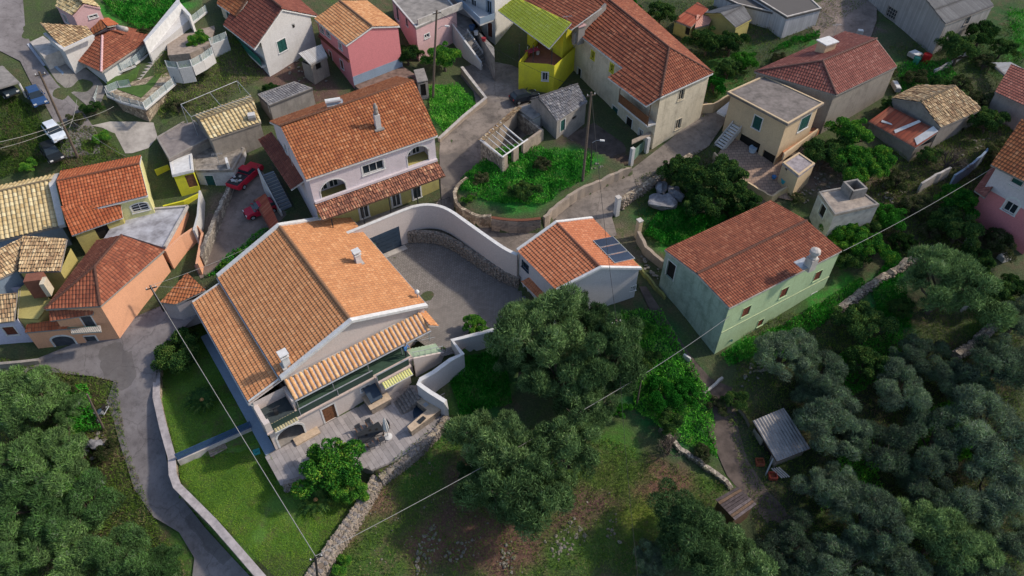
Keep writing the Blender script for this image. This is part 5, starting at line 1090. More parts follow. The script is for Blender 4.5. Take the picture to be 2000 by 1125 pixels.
fw_ = MB(); a, b = P(1120,72,13.5), P(1182,14,15.5); d2 = (b-a)[:2]/np.linalg.norm((b-a)[:2]); n2 = np.array([-d2[1], d2[0]])*.16; fw_.prism([a[:2]-n2, b[:2]-n2, b[:2]+n2, a[:2]+n2], [12.5, 14.5, 14.5, 12.5], [13.9, 15.95, 15.95, 13.9]); fw_.obj('fire_wall', OLDW, cr['R'])
mb = MB(); q = P(1272,205,13.6); chy = P(1129,72,13.2); mb.box(chy+[0,0,.4], (1.,1.2,2.2), .6); mb.obj('chimney', OLDW, cr['R']); mb = MB(); mb.box(chy+[0,0,1.58], (1.2,1.4,.12), .6); mb.obj('chimney_cap', PALEPINK, cr['R'])
fl = house('flat_roof_house', 'beige house with flat grey roof, green shutters and white outside stairs', 'house', [(1420,180),(1492,148),(1610,202),(1539,243)], ze=12.1, kind='flat', wall=BEIGE, roof=plain('brown_grey_roof_slab',(.22,.19,.175),.95,.35,1.1,c2=(.10,.088,.08)), fascia=BEIGE, ov=.35, thick=.2,
 ops=[('shut',1479,240,1.05,1.5,dict(mat=TEAL)),('shut',1571,240,1.8,1.7,dict(mat=TEAL,leaves=3)),('open',1462,285,2.8,2.,dict(trim=BEIGE)),('open',1500,310,1.6,1.6,dict(trim=BEIGE))])
mb = MB(); mb.prism([P(*q, 9.)[:2] for q in ((1400,218),(1416,226),(1440,205),(1425,198))], 8.8, 9.05); mb.obj('landing', WHITE, fl['R'])
tS = stairs('outside_stairs', 'white open steps rising to the landing of the beige flat-roofed house', P(1440,242,9.0), P(1404,286,6.9), 9, 1.1, WTRIM, CONCL, under=False)
mb = MB(); mb.prism([P(*q, 7.6)[:2] for q in ((1516,292),(1590,250),(1600,258),(1532,304))], 7.3, 7.9); mb.obj('balcony', plain('terracotta_ledge',(.50,.22,.12),.8), fl['R']); mb = MB(); mb.prism([P(*q, 8.6)[:2] for q in ((1530,300),(1597,252),(1598,254),(1532,303))], 7.9, 8.7); mb.obj('balcony_parapet', YELLOW if False else BEIGE, fl['R'])
hp = house('brown_hip_house', 'bare rendered house with faded red hipped roof and a chimney box on it', 'house', [(1631,185),(1752,130),(1711,76),(1475,140)], ze=12.5, kind='flat', wall=BROWNW, roof=OLDW, ov=.1)
Z5 = 14.4; A_, B_, C_, D_ = P(1633,186,12.5), P(1752,130,12.5), P(1650,62,12.5), P(1473,140,12.5); r1, r2 = P(1606,120,Z5), P(1712,76,Z5)
r2[2] = r1[2]
for q in ([A_, B_, r2, r1], [D_, A_, r1], [C_, D_, r1, r2]):
    q = [np.array(x) for x in q]
    if len(q) == 4:
        a, b, c = q[0], q[1], q[3]; n_ = np.cross(b-a, c-a); q[2][2] = a[2]-(n_[0]*(q[2][0]-a[0])+n_[1]*(q[2][1]-a[1]))/n_[2]
    MB().slab([x-[0,0,.04] for x in q], .12).obj('roof', OLDW, hp['R']); covering('roof_tiles', q, T_PINKISH, hp['R'], **TKM)
for a, b in ((D_, r1), (A_, r1), (r1, r2)): ridge_caps(hp['R'], a+[0,0,.06], b+[0,0,.06], T_PINKISH)
cx_ = P(1614,88,14.2); mb = MB(); mb.box(cx_+[0,0,-.2], (1.7,1.3,1.3), .5); c_ = mb.obj('chimney_box', BEIGE, hp['R']); mb = MB(); mb.box(cx_+[0,0,.5], (2.0,1.6,.12), .5); mb.obj('chimney_box_lid', WTRIM, c_)
rb = house('ruined_barn', 'half-collapsed stone barn with broken tan tile roof', 'barn', [(1837,250),(1920,214),(1792,167),(1742,192)], [(1800,206),(1871,172)], ze=10.2, zr=11.6, wall=OLDW, roof=T_OLD, fascia=OLDW, tk=TKO, ov=.1, oh=.1, raw=False, ops=[('open',1880,255,.8,.9,dict(trim=None))])
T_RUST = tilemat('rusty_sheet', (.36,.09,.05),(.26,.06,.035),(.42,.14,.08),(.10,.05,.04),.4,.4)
fp_ = sheet(rb['R'], [(1788,290,8.6),(1696,238,8.6),(1738,208,9.8),(1834,258,9.8)], T_RUST, dict(col=.5,course=3,amp=.03,prof='wave'), 'lean_to_roof', OLDW); walls_under(rb['R'], fp_, 6.4, 8.5, BROWNW)
for q in (((1790,285),(1832,258),(1822,248),(1785,272)), ((1748,262),(1798,240),(1794,236),(1745,256)), ((1720,240),(1742,246),(1740,243),(1722,236))):
    pts = [onplane(u, v, fp_)+[0,0,.14] for u, v in q]; MB().slab(pts, .04).obj('tin_patch', WTRIM, rb['R'])
bg_ = house('stone_warehouse', 'big old grey block warehouse with grey sheet roof in the top right corner', 'barn', [(1847,48),(1941,12),(1790,-85),(1700,-40)], [(1768,-8),(1860,-52)], ze=14.2, zr=16.6, wall=BLOCKW, roof=CORR, fascia=OLDW, tk=dict(col=.18,course=2.4,amp=.04,prof='wave'), ov=.1, oh=.1, caps=False, ops=[('grille',1741,26,1.7,1.3,dict(trim=OLDW,n=4)),('grille',1890,38,.9,1.1,dict(trim=OLDW))])
sk = house('block_shed', 'pale block shed with flat grey sheet roof', 'shed', [(1537,34),(1605,17),(1560,-25),(1462,-12)], ze=12.9, kind='flat', wall=paving('white_blocks',(.52,.51,.53),(.36,.35,.37),.42,.2), roof=CORR, fascia=CONCL, ov=.1)
sk2 = house('block_annex', 'pale block wing adjoining the block shed on its left', 'shed', [(1535,30),(1462,-10),(1390,-45),(1380,-5),(1440,8),(1470,38),(1500,60)][:4][::-1] if False else [(1536,31),(1462,-14),(1395,-14),(1440,8)], ze=12.4, kind='flat', wall=_M['white_blocks'], roof=CORR, fascia=CONCL, ov=.1)
hu = house('farm_hut', 'small hut with grey sheet gable and yellow walls behind the bushes', 'hut', [(1437,55),(1468,38),(1432,8),(1372,26)], [(1408,38),(1450,20)], ze=12.0, zr=12.9, wall=OCHRE, roof=CORR, tk=TKW, ov=.1, caps=False)
s2 = root('rusty_hut', 'hut with red rusted sheet roof and yellow walls left of the grey hut', 'hut', G(1345,60)); w_ = sheet(s2, [(1316,40,11.4),(1350,54,11.4),(1384,18,12.3),(1362,6,12.3)], T_RUST, TKW); walls_under(s2, w_, 9.3, 11.3, OCHRE, .1, [('open',1345,62,.7,1.,dict(trim=None))])
s3 = root('pink_lean_to', 'small lean-to with pale pink sheet roof beside the citrus trees', 'hut', G(1370,60)); w_ = sheet(s3, [(1357,55,11.3),(1385,48,11.3),(1392,33,11.7),(1360,34,11.7)], plain('faded_pink_sheet',(.55,.27,.20),.8), dict(col=.3,course=3,amp=.02)); walls_under(s3, w_, 9.3, 11.2, OCHRE, .1)
og = house('salmon_house', 'salmon pink house on the street corner with red hipped roof and green arched door', 'house', [(195,597),(320,489),(192,470),(88,604)], ze=6.45, kind='flat', wall=SALMON, roof=OLDW, ov=.15,
 ops=[('shut',173,629,.95,1.6,dict(mat=SLATE,high=0)),('door',181,668,1.,1.7,dict(mat=SLATE,tw=.14)),])
a1, a2, a3, a4 = P(196,598,6.5), P(320,489,6.5), P(190,470,6.5), P(88,604,6.5); r1, r2 = P(185,522,8.6), P(238,460,8.6)
def proofs(R_, polys, mat, tk, under=OLDW):
    for q in polys:
        q = [np.array(x, float) for x in q]
        if len(q) == 4:
            for tri in ([q[0], q[1], q[2]], [q[0], q[2], q[3]]): MB().slab([x-[0,0,.04] for x in tri], .12).obj('roof', under, R_); covering('roof_tiles', tri, mat, R_, **tk)
            continue
        MB().slab([x-[0,0,.04] for x in q], .12).obj('roof', under, R_); covering('roof_tiles', q, mat, R_, **tk)
proofs(og['R'], [[a2, a1, r1, r2], [a4, a3, r2, r1], [a1, a4, r1]], T_RED, TKM)
for a, b in ((r1, r2), (a1, r1), (a4, r1)): ridge_caps(og['R'], a+[0,0,.06], b+[0,0,.06], T_RED)
sheet(og['R'], [(98,627,5.4),(182,614,5.4),(183,600,5.9),(100,608,5.9)], T_RED, TKM, 'eave_shade')
mb = MB(); mb.prism([P(*q, 4.0)[:2] for q in ((138,644),(140,652),(198,648),(196,636))], 3.9, 4.05); mb.obj('balcony', CONCL, og['R']); mb = MB()
a, b = P(139,652,4.), P(198,649,4.); 
for k in range(15): q = a+(b-a)*k/14; mb.tube([q, q+[0,0,.85]], .02, 4, False)
mb.tube([a+[0,0,.85], b+[0,0,.85]], .03, 5); mb.obj('balcony_railing', TEAL, og['R'])
ct = root('concrete_roof_annex', 'flat grey concrete roof annex behind the salmon house', 'house', G(330,470)); pts_ = [P(*q, 6.2) for q in ((201,468),(222,436),(262,414),(285,411),(367,404),(322,484),(240,458))]
MB().prism([p[:2] for p in pts_], 5.95, 6.2).obj('roof', plain('weathered_slab',(.46,.46,.50),.9,.35,.7,c2=(.16,.15,.16)), ct); walls_under(ct, pts_, 3., 5.95, SALMON, .1)
ed = MB(); w_ = pts_+[pts_[0]]
for p, q in zip(w_[3:6], w_[4:6]+[w_[5]]):
    if np.linalg.norm(q-p) > .2: d = (q-p)[:2]/np.linalg.norm((q-p)[:2]); nn = np.array([-d[1], d[0]])*.12; ed.prism([p[:2]-nn, q[:2]-nn, q[:2]+nn, p[:2]+nn], 6.2, 6.4)
ed.obj('roof_edge', CONCL, ct)
th_ = root('orange_tile_hut', 'small grey hut with orange tiled roof behind the black leaning pole', 'hut', G(340,640)); w_ = sheet(th_, [(313,591,4.6),(343,595,4.6),(402,567,5.2),(369,540,5.2)], T_ORANGE, TKM); walls_under(th_, w_, 1.2, 4.5, plaster('hut_plaster',(.36,.31,.31),(.2,.17,.17),.4), .1)
an = root('salmon_annex', 'low salmon annex with narrow red tile strip beside the green arched door', 'house', G(90,690)); w_ = sheet(an, [(49,650,3.7),(136,642,3.7),(128,622,4.2),(52,632,4.2)], T_BRIGHT, TKM); walls_under(an, [P(*q,3.8) for q in ((54,645),(78,690),(140,684),(124,636))][::-1] if False else [P(*q, 3.65) for q in ((50,650),(152,641),(138,620),(54,634))], .2, 3.65, SALMON, .05, [('shut',125,668,1.9,1.7,dict(mat=SLATE,arch=.6,tw=.16))])
yo = house('yellow_house', 'pale yellow house with bright orange-red tiled roof and lower porch roof', 'house', [(128,421),(289,382),(276,304),(119,335)], [(113,350),(272,317)], ze=8.6, zr=10.0, wall=PALEYEL, roof=T_BRIGHT, fascia=WTRIM, tk=TKM, ov=.2, oh=.1, ops=[('grille',273,405,1.6,1.,dict(trim=WTRIM,arch=.3)),('shut',297,345,.8,1.4,dict(mat=SLATE)),('shut',300,376,.8,1.2,dict(mat=SLATE))])
w_ = sheet(yo['R'], [(140,460,7.1),(240,425,7.1),(236,400,8.15),(131,425,8.15)], T_BRIGHT, TKM, 'porch_roof', WTRIM); walls_under(yo['R'], w_, 3.8, 7.0, OCHRE, .2, [('open',200,450,1.2,1.6,dict(trim=None))])
tl = house('ribbed_roof_house', 'house at the left edge with broad yellow-tan ribbed roof', 'house', [(-130,500),(121,441),(115,331),(-110,382)], [(-130,405),(104,359)], ze=7.2, zr=9.3, wall=BLUEW, roof=T_TAN, fascia=OLDW, tk=dict(col=.42,course=.5,amp=.12,step=.02,prof='old'), ov=.15, oh=.1)
b_ = tl['E']; i_ = 1; verge(tl['R'], P(103,360,9.4), P(122,442,7.3), WHITE, .6, .3); verge(tl['R'], P(103,360,9.4), P(116,330,7.3), WHITE, .6, .3)
t2 = root('lichened_roof_house', 'old house with lichened yellow tile roof behind a brown chimney', 'house', G(80,540)); 
w1 = sheet(t2, [(36,532,6.6),(118,530,6.6),(131,467,7.6),(46,463,7.6)], T_OLD, TKO); w2 = sheet(t2, [(-60,575,6.2),(33,528,6.2),(44,464,7.6),(-40,505,7.6)], T_OLD, TKO)
walls_under(t2, w1, 2.5, 6.5, OCHRE, .1); walls_under(t2, w2, 2.5, 6.1, BLUEW, .1)
t3 = root('yellow_wall_house', 'house with weathered yellow-green walls wedged beside the salmon house', 'house', G(70,620)); w_ = [P(*q, 5.6) for q in ((32,570),(45,548),(88,590),(100,610),(80,650),(40,640))]; walls_under(t3, [P(*q,4.6) for q in ((34,622),(74,624),(102,588),(60,545),(36,566))], 1., 4.6, OCHRE, 0); MB().prism([P(*q,4.6)[:2] for q in ((34,622),(74,624),(102,588),(60,545),(36,566))], 4.5, 4.65).obj('roof', OCHRE, t3)
mb = MB(); q = P(70,548,6.8); mb.box(q+[0,0,-.6], (1.5,1.1,2.2), .2); mb.obj('chimney', plain('brown_chimney',(.22,.09,.06),.8), t2); mb = MB(); mb.box(q+[1.,-.4,-.4], (.4,1.0,1.6), .2); mb.obj('chimney_side', CREAM, t2)
t4 = root('lavender_house', 'lavender white house at the left edge with a brown shuttered window', 'house', G(20,690)); w_ = sheet(t4, [(-60,638,4.8),(28,627,4.8),(34,572,6.4),(-50,580,6.4)], T_OLD, TKO); walls_under(t4, [P(*q,4.7) for q in ((-60,632),(34,624),(40,560),(-50,570))], .3, 4.7, plaster('lavender_plaster',(.52,.50,.62),(.3,.28,.32),.3), 0, [('shut',20,646,1.0,1.1,dict(mat=BRSHUT))])
# sheds in the middle left
s4 = house('ribbed_shed', 'long low shed with yellow-brown ribbed tile roof and square chimney', 'shed', [(411,272),(510,239),(490,186),(379,226)], [(391,232),(500,199)], ze=10.6, zr=11.5, wall=BROWNW, roof=T_TAN, tk=dict(col=.42,course=.5,amp=.11,step=.02,prof='old'), ov=.1, oh=.1)
mb = MB(); q = P(502,262,8.9); mb.box(q+[0,0,.5], (.8,.8,3.6), .3); c_ = mb.obj('chimney', CONC, s4['R']); mb = MB(); mb.box(q+[0,0,2.4], (.75,.75,.35), .3); mb.obj('chimney_cap', WHITE, c_)
s5 = house('grey_flat_shed', 'shed with flat brown-grey sheet roof beside the concrete ramp', 'shed', [(330,312),(410,270),(375,228),(305,269)], ze=9.4, kind='flat', wall=OLDW, roof=plain('worn_felt',(.26,.225,.21),.9,.25,1.2,c2=(.15,.13,.125)), ov=.1)
s6 = house('mossy_concrete_shed', 'concrete roofed stone shed with green door beside the red pickup', 'shed', [(380,334),(455,333),(479,290),(430,268),(375,288)], ze=8.3, kind='flat', wall=plaster('whitewashed_wall',(.46,.44,.44),(.16,.15,.14),.8), roof=plain('mossy_slab',(.33,.29,.25),.95,.4,1.8,c2=(.10,.085,.07)), fascia=OLDW, ov=.05, ops=[('shut',411,354,.9,1.5,dict(mat=TEAL,tw=.06))])
mb = MB(); q = P(444,318,8.8); mb.box(q+[0,0,-.1], (.25,1.1,.9), .4); mb.obj('roof_upstand', WTRIM, s6['R'])
s7 = house('white_sheet_shed', 'yellow walled shed with white sheet roof', 'shed', [(336,343),(378,333),(375,300),(331,317)], ze=8.9, kind='flat', wall=YELLOW, roof=WTRIM, fascia=WTRIM, ov=.1, ops=[('door',379,352,.9,1.6,dict(mat=WOODB,trim=None))])
wallrun('yellow_yard_wall', 'bright yellow wall of the small yard beside the white sheet shed', 'wall', [(302,332,7.8),(328,322,7.8)], .2, YELLOW, zb=4.5); wallrun('low_yellow_wall', 'low yellow wall at the near edge of the small yard', 'wall', [(318,402,6.3),(358,392,6.3),(388,378,6.3)], .2, YELLOW, zb=4.8)
s8 = house('blue_grey_shed', 'windowless grey shed with blue-grey tiled roof behind the lilac house', 'shed', [(526,207),(611,173),(575,160),(503,185)], ze=10.9, kind='flat', wall=OLDW, roof=T_GREYT, ov=.05)
covering('roof_tiles', [p+[0,0,.02] for p in s8['E']], T_GREYT, s8['R'], **TKM)
s9 = root('corrugated_lean_to', 'small lean-to with striped sheet roof between white and pink houses', 'shed', G(612,140)); w_ = sheet(s9, [(607,128,12.0),(640,112,12.0),(628,87,12.9),(583,106,12.9)], CORRL, TKW); walls_under(s9, w_, 9.3, 11.9, BROWNW, .1, [('open',622,128,.8,.8,dict(trim=None))])
# upper left corner
tp = house('pink_tan_roof_house', 'small pink gabled house with yellow-tan roof in the top left corner', 'house', [(142,31),(108,12),(160,-18),(196,15)], [(160,12),(128,-10)], ze=17.6, zr=18.6, wall=PALEPINK, roof=T_TAN, tk=TKO, ov=.1, oh=.1, ops=[('win',128,36,.7,.9,dict()),('win',182,32,.9,.3,dict())])
to = root('brown_gable_house', 'brown tiled house half out of the frame in the top left corner', 'house', G(60,30)); w_ = sheet(to, [(22,20,16.2),(72,-2,16.2),(64,-40,17),(20,-30,17)], T_GREYT, TKM); walls_under(to, w_, 12.5, 16.1, PALEPINK, .1)
to2 = root('small_red_roof_house', 'small house with orange-red roof between pink house and hipped roof', 'house', G(200,70)); w_ = sheet(to2, [(182,68,15.6),(176,48,15.6),(194,36,16.2),(210,58,16.2)], T_ORANGE, TKM); w_ = sheet(to2, [(232,48,15.6),(212,36,15.6),(194,36,16.2),(212,58,16.2)], T_BRIGHT, TKM); walls_under(to2, [P(*q,15.5) for q in ((182,66),(228,52),(214,38),(180,46))], 12.5, 15.5, PALEPINK, 0)
th = root('red_hip_house', 'house with low red-brown hipped roof and a roof tank beside the stepped garden', 'house', G(190,150)); a_, b_, c_, d_, e_ = P(113,101,14.3), P(198,141,14.3), P(282,85,14.3), P(289,68,14.3), P(240,45,14.3); r1 = P(200,70,15.9)
proofs(th, [[b_, a_, r1], [c_, b_, r1], [d_, c_, r1], [e_, d_, r1], [a_, e_, r1]], T_RED, TKM); ridge_caps(th, b_, r1, PALEPINK); walls_under(th, [a_, b_, c_, d_, e_], 10.2, 14.2, WHITE, .5, [('open',165,150,1.2,1.4,dict(trim=WTRIM))])
mb = MB(); q = P(238,56,15.8); mb.tube([q+[-.6,.3,0], q+[.6,-.2,0]], .3, 10); mb.obj('roof_tank', CONCL, th, smooth=True)
tf = root('terrace_roof_house', 'old lichened tile roof between two white parapets in the upper left', 'house', G(130,110)); w_ = sheet(tf, [(124,97,16.2),(182,68,16.2),(170,52,16.7),(88,65,16.7)], T_OLD, TKO); walls_under(tf, w_, 11., 16.1, WHITE, .05); verge(tf, P(122,98,16.4), P(183,70,16.4), WHITE, .3, .2); verge(tf, P(88,66,16.8), P(124,97,16.3), WHITE, .3, .2)
MB().prism([P(*q,15.4)[:2] for q in ((58,82),(84,70),(120,98),(84,110))], 11.0, 15.4).obj('roof_terrace', CONCL, tf)
tr = house('right_edge_pink_house', 'pink and lilac house on the right edge with an arched window', 'house', [(1945,318),(2080,390),(2130,310),(2000,240)], ze=12.0, kind='flat', wall=PINK, mats={}, roof=OLDW, ov=.25, ops=[('win',1976,402,1.2,1.6,dict(arch=.9,tw=.16)),('shut',1992,347,1.,1.3,dict(mat=TEAL,tw=.05))])
f = tr['foot']; i = find_wall(f, 1976, 402, 0, 20)[0]; p0, p1 = v2(f[i]), v2(f[(i+1) % 4]); d_ = (p1-p0)/np.linalg.norm(p1-p0); nn_ = np.array([d_[1], -d_[0]]); mb = MB(); wall_mesh(mb, p0+nn_*.03, p1+nn_*.03, 9.0, 11.9, [(hitwall(1992,347,p0,p1)[0]-.6, hitwall(1992,347,p0,p1)[0]+.6, hitwall(1992,347,p0,p1)[1]-.75, hitwall(1992,347,p0,p1)[1]+.75)], rev=.03); mb.obj('upper_wall', LILAC, tr['R'])
sheet(tr['R'], [(1935,322,11.9),(2080,395,11.9),(2120,330,14),(1985,250,14)], T_ORANGE, TKM, 'roof'); sheet(tr['R'], [(1900,372,8.6),(1938,330,9.4),(2010,270,10.6),(1975,258,9.6)][:3]+[(1960,300,9.2)], T_BROWN, TKM, 'side_roof') if False else sheet(tr['R'], [(1903,372,8.4),(1985,262,8.4),(2008,275,9.6),(1925,385,9.6)], T_PINKISH, TKM, 'side_roof')
t9 = root('red_roof_barn', 'barn with dull red roof cut by the right edge, below the warehouse', 'barn', G(1990,200)); w_ = sheet(t9, [(1943,180,11.2),(2040,225,11.2),(2060,160,12.6),(1975,125,12.6)], T_PINKISH, TKM); walls_under(t9, w_, 8, 11.1, OLDW, .1)
t10 = root('tin_shelter', 'ramshackle shelter of pale tin sheets below the warehouse', 'shed', G(1965,150)); sheet(t10, [(1935,123,11.),(1965,150,11.),(2000,135,11.6),(1975,120,11.6)], CORRL, TKW); 
[MB().tube([P(u,v,11), (*P(u,v,11)[:2], 8.5)], .06, 5).obj('post', WOOD, t10) for u, v in ((1936,124),(1964,149),(1990,138))]
# grey house and shed inside the ruin plot
gt = house('grey_tiled_cottage', 'low old cottage with grey weathered tile roof beside the lane', 'house', [(1088,238),(1147,200),(1115,168),(1035,195)], [(1052,190),(1128,165)], ze=9.6, zr=10.6, wall=OLDW, roof=T_GREYT, tk=TKO, ov=.1, oh=.1, raw=True, ops=[('door',1099,245,.8,1.5,dict(mat=TEAL)),('open',1122,230,.8,.4,dict(trim=None))]) 
hut = house('beige_hut', 'small square beige hut with cracked slab roof beside the terrace', 'hut', [(1528,318),(1560,298),(1592,320),(1560,344)], ze=8.5, kind='flat', wall=BEIGE, roof=plain('cracked_slab',(.36,.32,.33),.9,.4,1.5,c2=(.16,.14,.15)), ov=.05, ops=[('open',1536,328,.35,.4,dict(trim=None))])
bu = house('concrete_bunker', 'low raw concrete building with an open square vent on its roof', 'outbuilding', [(1630,420),(1718,400),(1668,362),(1598,375)], ze=8.2, kind='flat', wall=CONCL, roof=plain('cracked_concrete',(.40,.33,.27),.95,.35,1.3,c2=(.19,.16,.14)), fascia=CONC, ov=.05, ops=[('open',1606,412,1.0,1.4,dict())])
q = P(1664,378,8.2); mb = MB(); 
for sx, sy, a, b in ((-.75,0,.2,1.7),(.75,0,.2,1.7),(0,-.75,1.7,.2),(0,.75,1.7,.2)): o = Matrix.Rotation(.3,3,'Z')@Vector((sx,sy,0)); mb.box(q+[o.x,o.y,.55], (a,b,1.1+random.uniform(0,.004)), .3)
mb.obj('roof_vent', CONC, bu['R']); mb = MB(); mb.box(q+[0,0,.03], (1.3,1.3,.03), .3); mb.obj('vent_opening', DARK, bu['R'])
# ---------------- boundary walls ----------------
cw = wallrun('curved_courtyard_wall', 'smooth curved cream-grey wall sweeping round the paved courtyard to the garage', 'wall', CURVE, .3, VILLAW, cap=.07, capmat=WTRIM, zb=1.5, smooth=2)
a, b = np.array(P(724,503,1.8)), np.array(P(783,478,1.8)); d_ = (b-a)[:2]/np.linalg.norm((b-a)[:2]); nn_ = np.array([d_[1], -d_[0]])
mb = MB(); mb.prism([a[:2]-nn_*.05, b[:2]-nn_*.05, b[:2]+nn_*.22, a[:2]+nn_*.22], 1.8, 4.55); gd = mb.obj('garage_door', NAVY, cw['R'])
for k in range(5): mb = MB(); mb.prism([a[:2]+nn_*.22+d_*.1, b[:2]+nn_*.22-d_*.1, b[:2]+nn_*.26-d_*.1, a[:2]+nn_*.26+d_*.1], 1.9+k*.52, 2.36+k*.52); mb.obj('door_panel', NAVY, gd)
MB().prism([a[:2]+nn_*.3-d_*.2, b[:2]+nn_*.3+d_*.3, b[:2]+nn_*1.0+d_*.3, a[:2]+nn_*1.-d_*.2], 1.8, 1.86).obj('door_threshold', CONCL, cw['R'])
pw = wallrun('planter_wall', 'curved low stone planter wall inside the courtyard along the curved wall', 'wall', [(797,452,3.3),(848,451,3.3),(885,466,3.3),(920,489,3.3),(965,519,3.3),(1000,536,3.3),(1015,541,3.3)], .4, STONEW, zb=1.5, smooth=2)
facing_stones(pw['R'], pw, -1, .34, plain('planter_stone', (.34,.28,.23), .95, .3, 4, c2=(.15,.12,.10)), zlo=1.85)
facing_stones(pw['R'], pw, 1, .34, plain('planter_stone', (.3,.3,.3)), zlo=2.9) if False else None
for i in range(0, len(pw['w'])-1):
    p, q = pw['w'][i], pw['w'][i+1]; n_ = max(1, int(np.linalg.norm(q-p)/.45))
    for k in range(n_): c = p+(q-p)*(k+.5)/n_; mb = MB(); rock(mb, (c[0], c[1], 3.3), (.26,.2,.1)); mb.obj('coping_stone', _M['planter_stone'], pw['R'])
soil = [p[:2] for p in pw['w']]+[p[:2] for p in cw['w'][::-1] if p[0] > P(800,452,3.3)[0]-1.5]
mk('planter_bed', [(*p, 3.1) for p in soil], [tuple(range(len(soil)))], plain('planter_soil',(.09,.08,.06),.95,.3,2,c2=(.04,.04,.03)), kind='structure')
fw = wallrun('courtyard_front_wall', 'white-coped grey wall stepping down from the courtyard round the patio corner', 'wall', [(990,637,3.1),(940,650,3.1),(883,664,3.1),(903,691,3.1),(880,702,3.1),(846,727,3.0),(822,740,3.0),(817,749,2.9),(838,764,2.7),(870,784,2.5),(872,800,1.4)], .32, GARAGEW, cap=.07, capmat=WTRIM)
rw = wallrun('road_garden_wall', 'long grey garden wall between the road and the lawns', 'wall', ROADW, .5, STONER, cap=.1, capmat=plain('grey_coping', (.40,.36,.36), .9, .2, 2), zb=-4.2)
lw = wallrun('lawn_stone_wall', 'broad dry stone wall along the right side of the lower lawn', 'wall', [(738,930,-.1),(716,968,-.15),(690,1010,-.25),(660,1050,-.4),(633,1092,-.5),(590,1150,-.7)], .95, STONER, zb=-3.2, smooth=1)
SG = plain('grey_wall_stone', (.27,.235,.215), .95, .3, 4, c2=(.11,.095,.085)); SG2 = plain('tan_wall_stone', (.31,.255,.21), .95, .3, 4, c2=(.14,.115,.095))
facing_stones(lw['R'], lw, -1, .24, SG2, zlo=-1.6); facing_stones(lw['R'], lw, 1, .24, SG2, zlo=-1.6)
cnt = 0
for i in range(len(lw['w'])-1):
    p, q = lw['w'][i], lw['w'][i+1]; L_ = np.linalg.norm(q-p); d = (q-p)[:2]/L_; nn = np.array([-d[1], d[0]])
    for k in range(int(L_/.42)):
        for j in (-.3, 0, .3):
            if cnt > 230: break
            c = p+(q-p)*((k+.5)*.42/L_); mb = MB(); rock(mb, (*(c[:2]+nn*(j+random.uniform(-.05,.05))), c[2]-.02), (.24,.17,random.uniform(.07,.12))); mb.obj('coping_stone', random.choice([SG, SG2]), lw['R']); cnt += 1
pwl = wallrun('patio_edge_wall', 'low stone retaining wall curving round the boarded patio above the olive grove', 'wall', [(872,812,.5),(862,830,.45),(838,856,.4),(805,886,.35),(770,912,.3),(742,933,.2)], .5, STONER, zb=-1.8, smooth=1)
facing_stones(pwl['R'], pwl, 1, .22, SG, zlo=-.9); facing_stones(pwl['R'], pwl, -1, .22, SG, zlo=-.9)
for i in range(len(pwl['w'])-1):
    p, q = pwl['w'][i], pwl['w'][i+1]; L_ = np.linalg.norm(q-p)
    for k in range(int(L_/.45)):
        c = p+(q-p)*((k+.5)*.45/L_); mb = MB(); rock(mb, (c[0]+random.uniform(-.1,.1), c[1]+random.uniform(-.1,.1), c[2]), (.27,.22,.1)); mb.obj('coping_stone', random.choice([SG, SG2]), pwl['R'])
pw2 = wallrun('patio_front_wall', 'stone faced front edge of the patio above the lower lawn', 'wall', [(553,944,.3),(582,935,.28),(610,922,.28),(640,916,.28)], .35, SG, zb=-1.6); facing_stones(pw2['R'], pw2, -1, .3, SG, zlo=-.9)
stairs('stone_steps', 'dark stone steps from the lower lawn up to the patio beside the orange tree', P(603,926,.15), P(617,952,-.75), 5, 1.5, SG)
stairs('stone_steps', 'dark stone steps beside the outdoor counter rising to the courtyard gate', P(812,762,1.6), P(776,798,.25), 7, 1.7, SG)
# blue picket fence across the garden
fr = root('blue_picket_fence', 'blue picket fence on a low wall between the two lawns', 'fence', P(415,866,-.5)); a, b = P(343,893,.3), P(490,828,.3)
wall_ = MB(); d_ = (b-a)[:2]/np.linalg.norm((b-a)[:2]); nn_ = np.array([-d_[1], d_[0]]); L_ = np.linalg.norm(b-a)
wall_.prism([a[:2]-nn_*.15, b[:2]-nn_*.15, b[:2]+nn_*.15, a[:2]+nn_*.15], -1.2, -.15); wall_.obj('base_wall', CONCL, fr)
BL = plain('blue_fence_paint', (.05,.10,.21), .6, .15, 4)
for k in range(56): q = a[:2]+d_*L_*(k+.5)/56; mb = MB(); mb.box((*q, .28), (.1,.03,.9), math.atan2(d_[1], d_[0])); mb.obj('picket', BL, fr)
mb = MB(); [mb.prism([a[:2]+nn_*.02, b[:2]+nn_*.02, b[:2]+nn_*.06, a[:2]+nn_*.06], z, z+.07) for z in (0, .5)]; mb.obj('rail', BL, fr)
# retaining walls of the weedy ruin garden
RW = plaster('brown_garden_render', (.36,.29,.23), (.12,.10,.08), .8, .8)
w_ = wallrun('weedy_garden_wall', 'stained retaining wall round the left side of the weedy walled garden', 'wall', GARDW[:6], .35, STONER, smooth=1, jag=.05)
w_ = wallrun('brick_garden_wall', 'curved block wall with orange coping at the near end of the weedy garden', 'wall', [(960,424,'+1.7'),(985,428,'+1.7'),(1020,430,'+1.7'),(1056,426,'+1.7')], .3, paving('sandy_blocks',(.42,.35,.28),(.20,.16,.13),.5,.2), cap=.06, capmat=T_BRIGHT, smooth=1)
for p, q in zip(w_['w'][:-1], w_['w'][1:]):
    for z in range(8):
        c = (p+q)/2; d = (q-p)[:2]; L_ = np.linalg.norm(d); 
        mb = MB(); mb.box((c[0], c[1], c[2]-.2-z*.23), (L_*.96, .36+.012*(z % 2), .2), math.atan2(d[1], d[0])); mb.obj('block', random.choice([RW, SG2]), w_['R'])
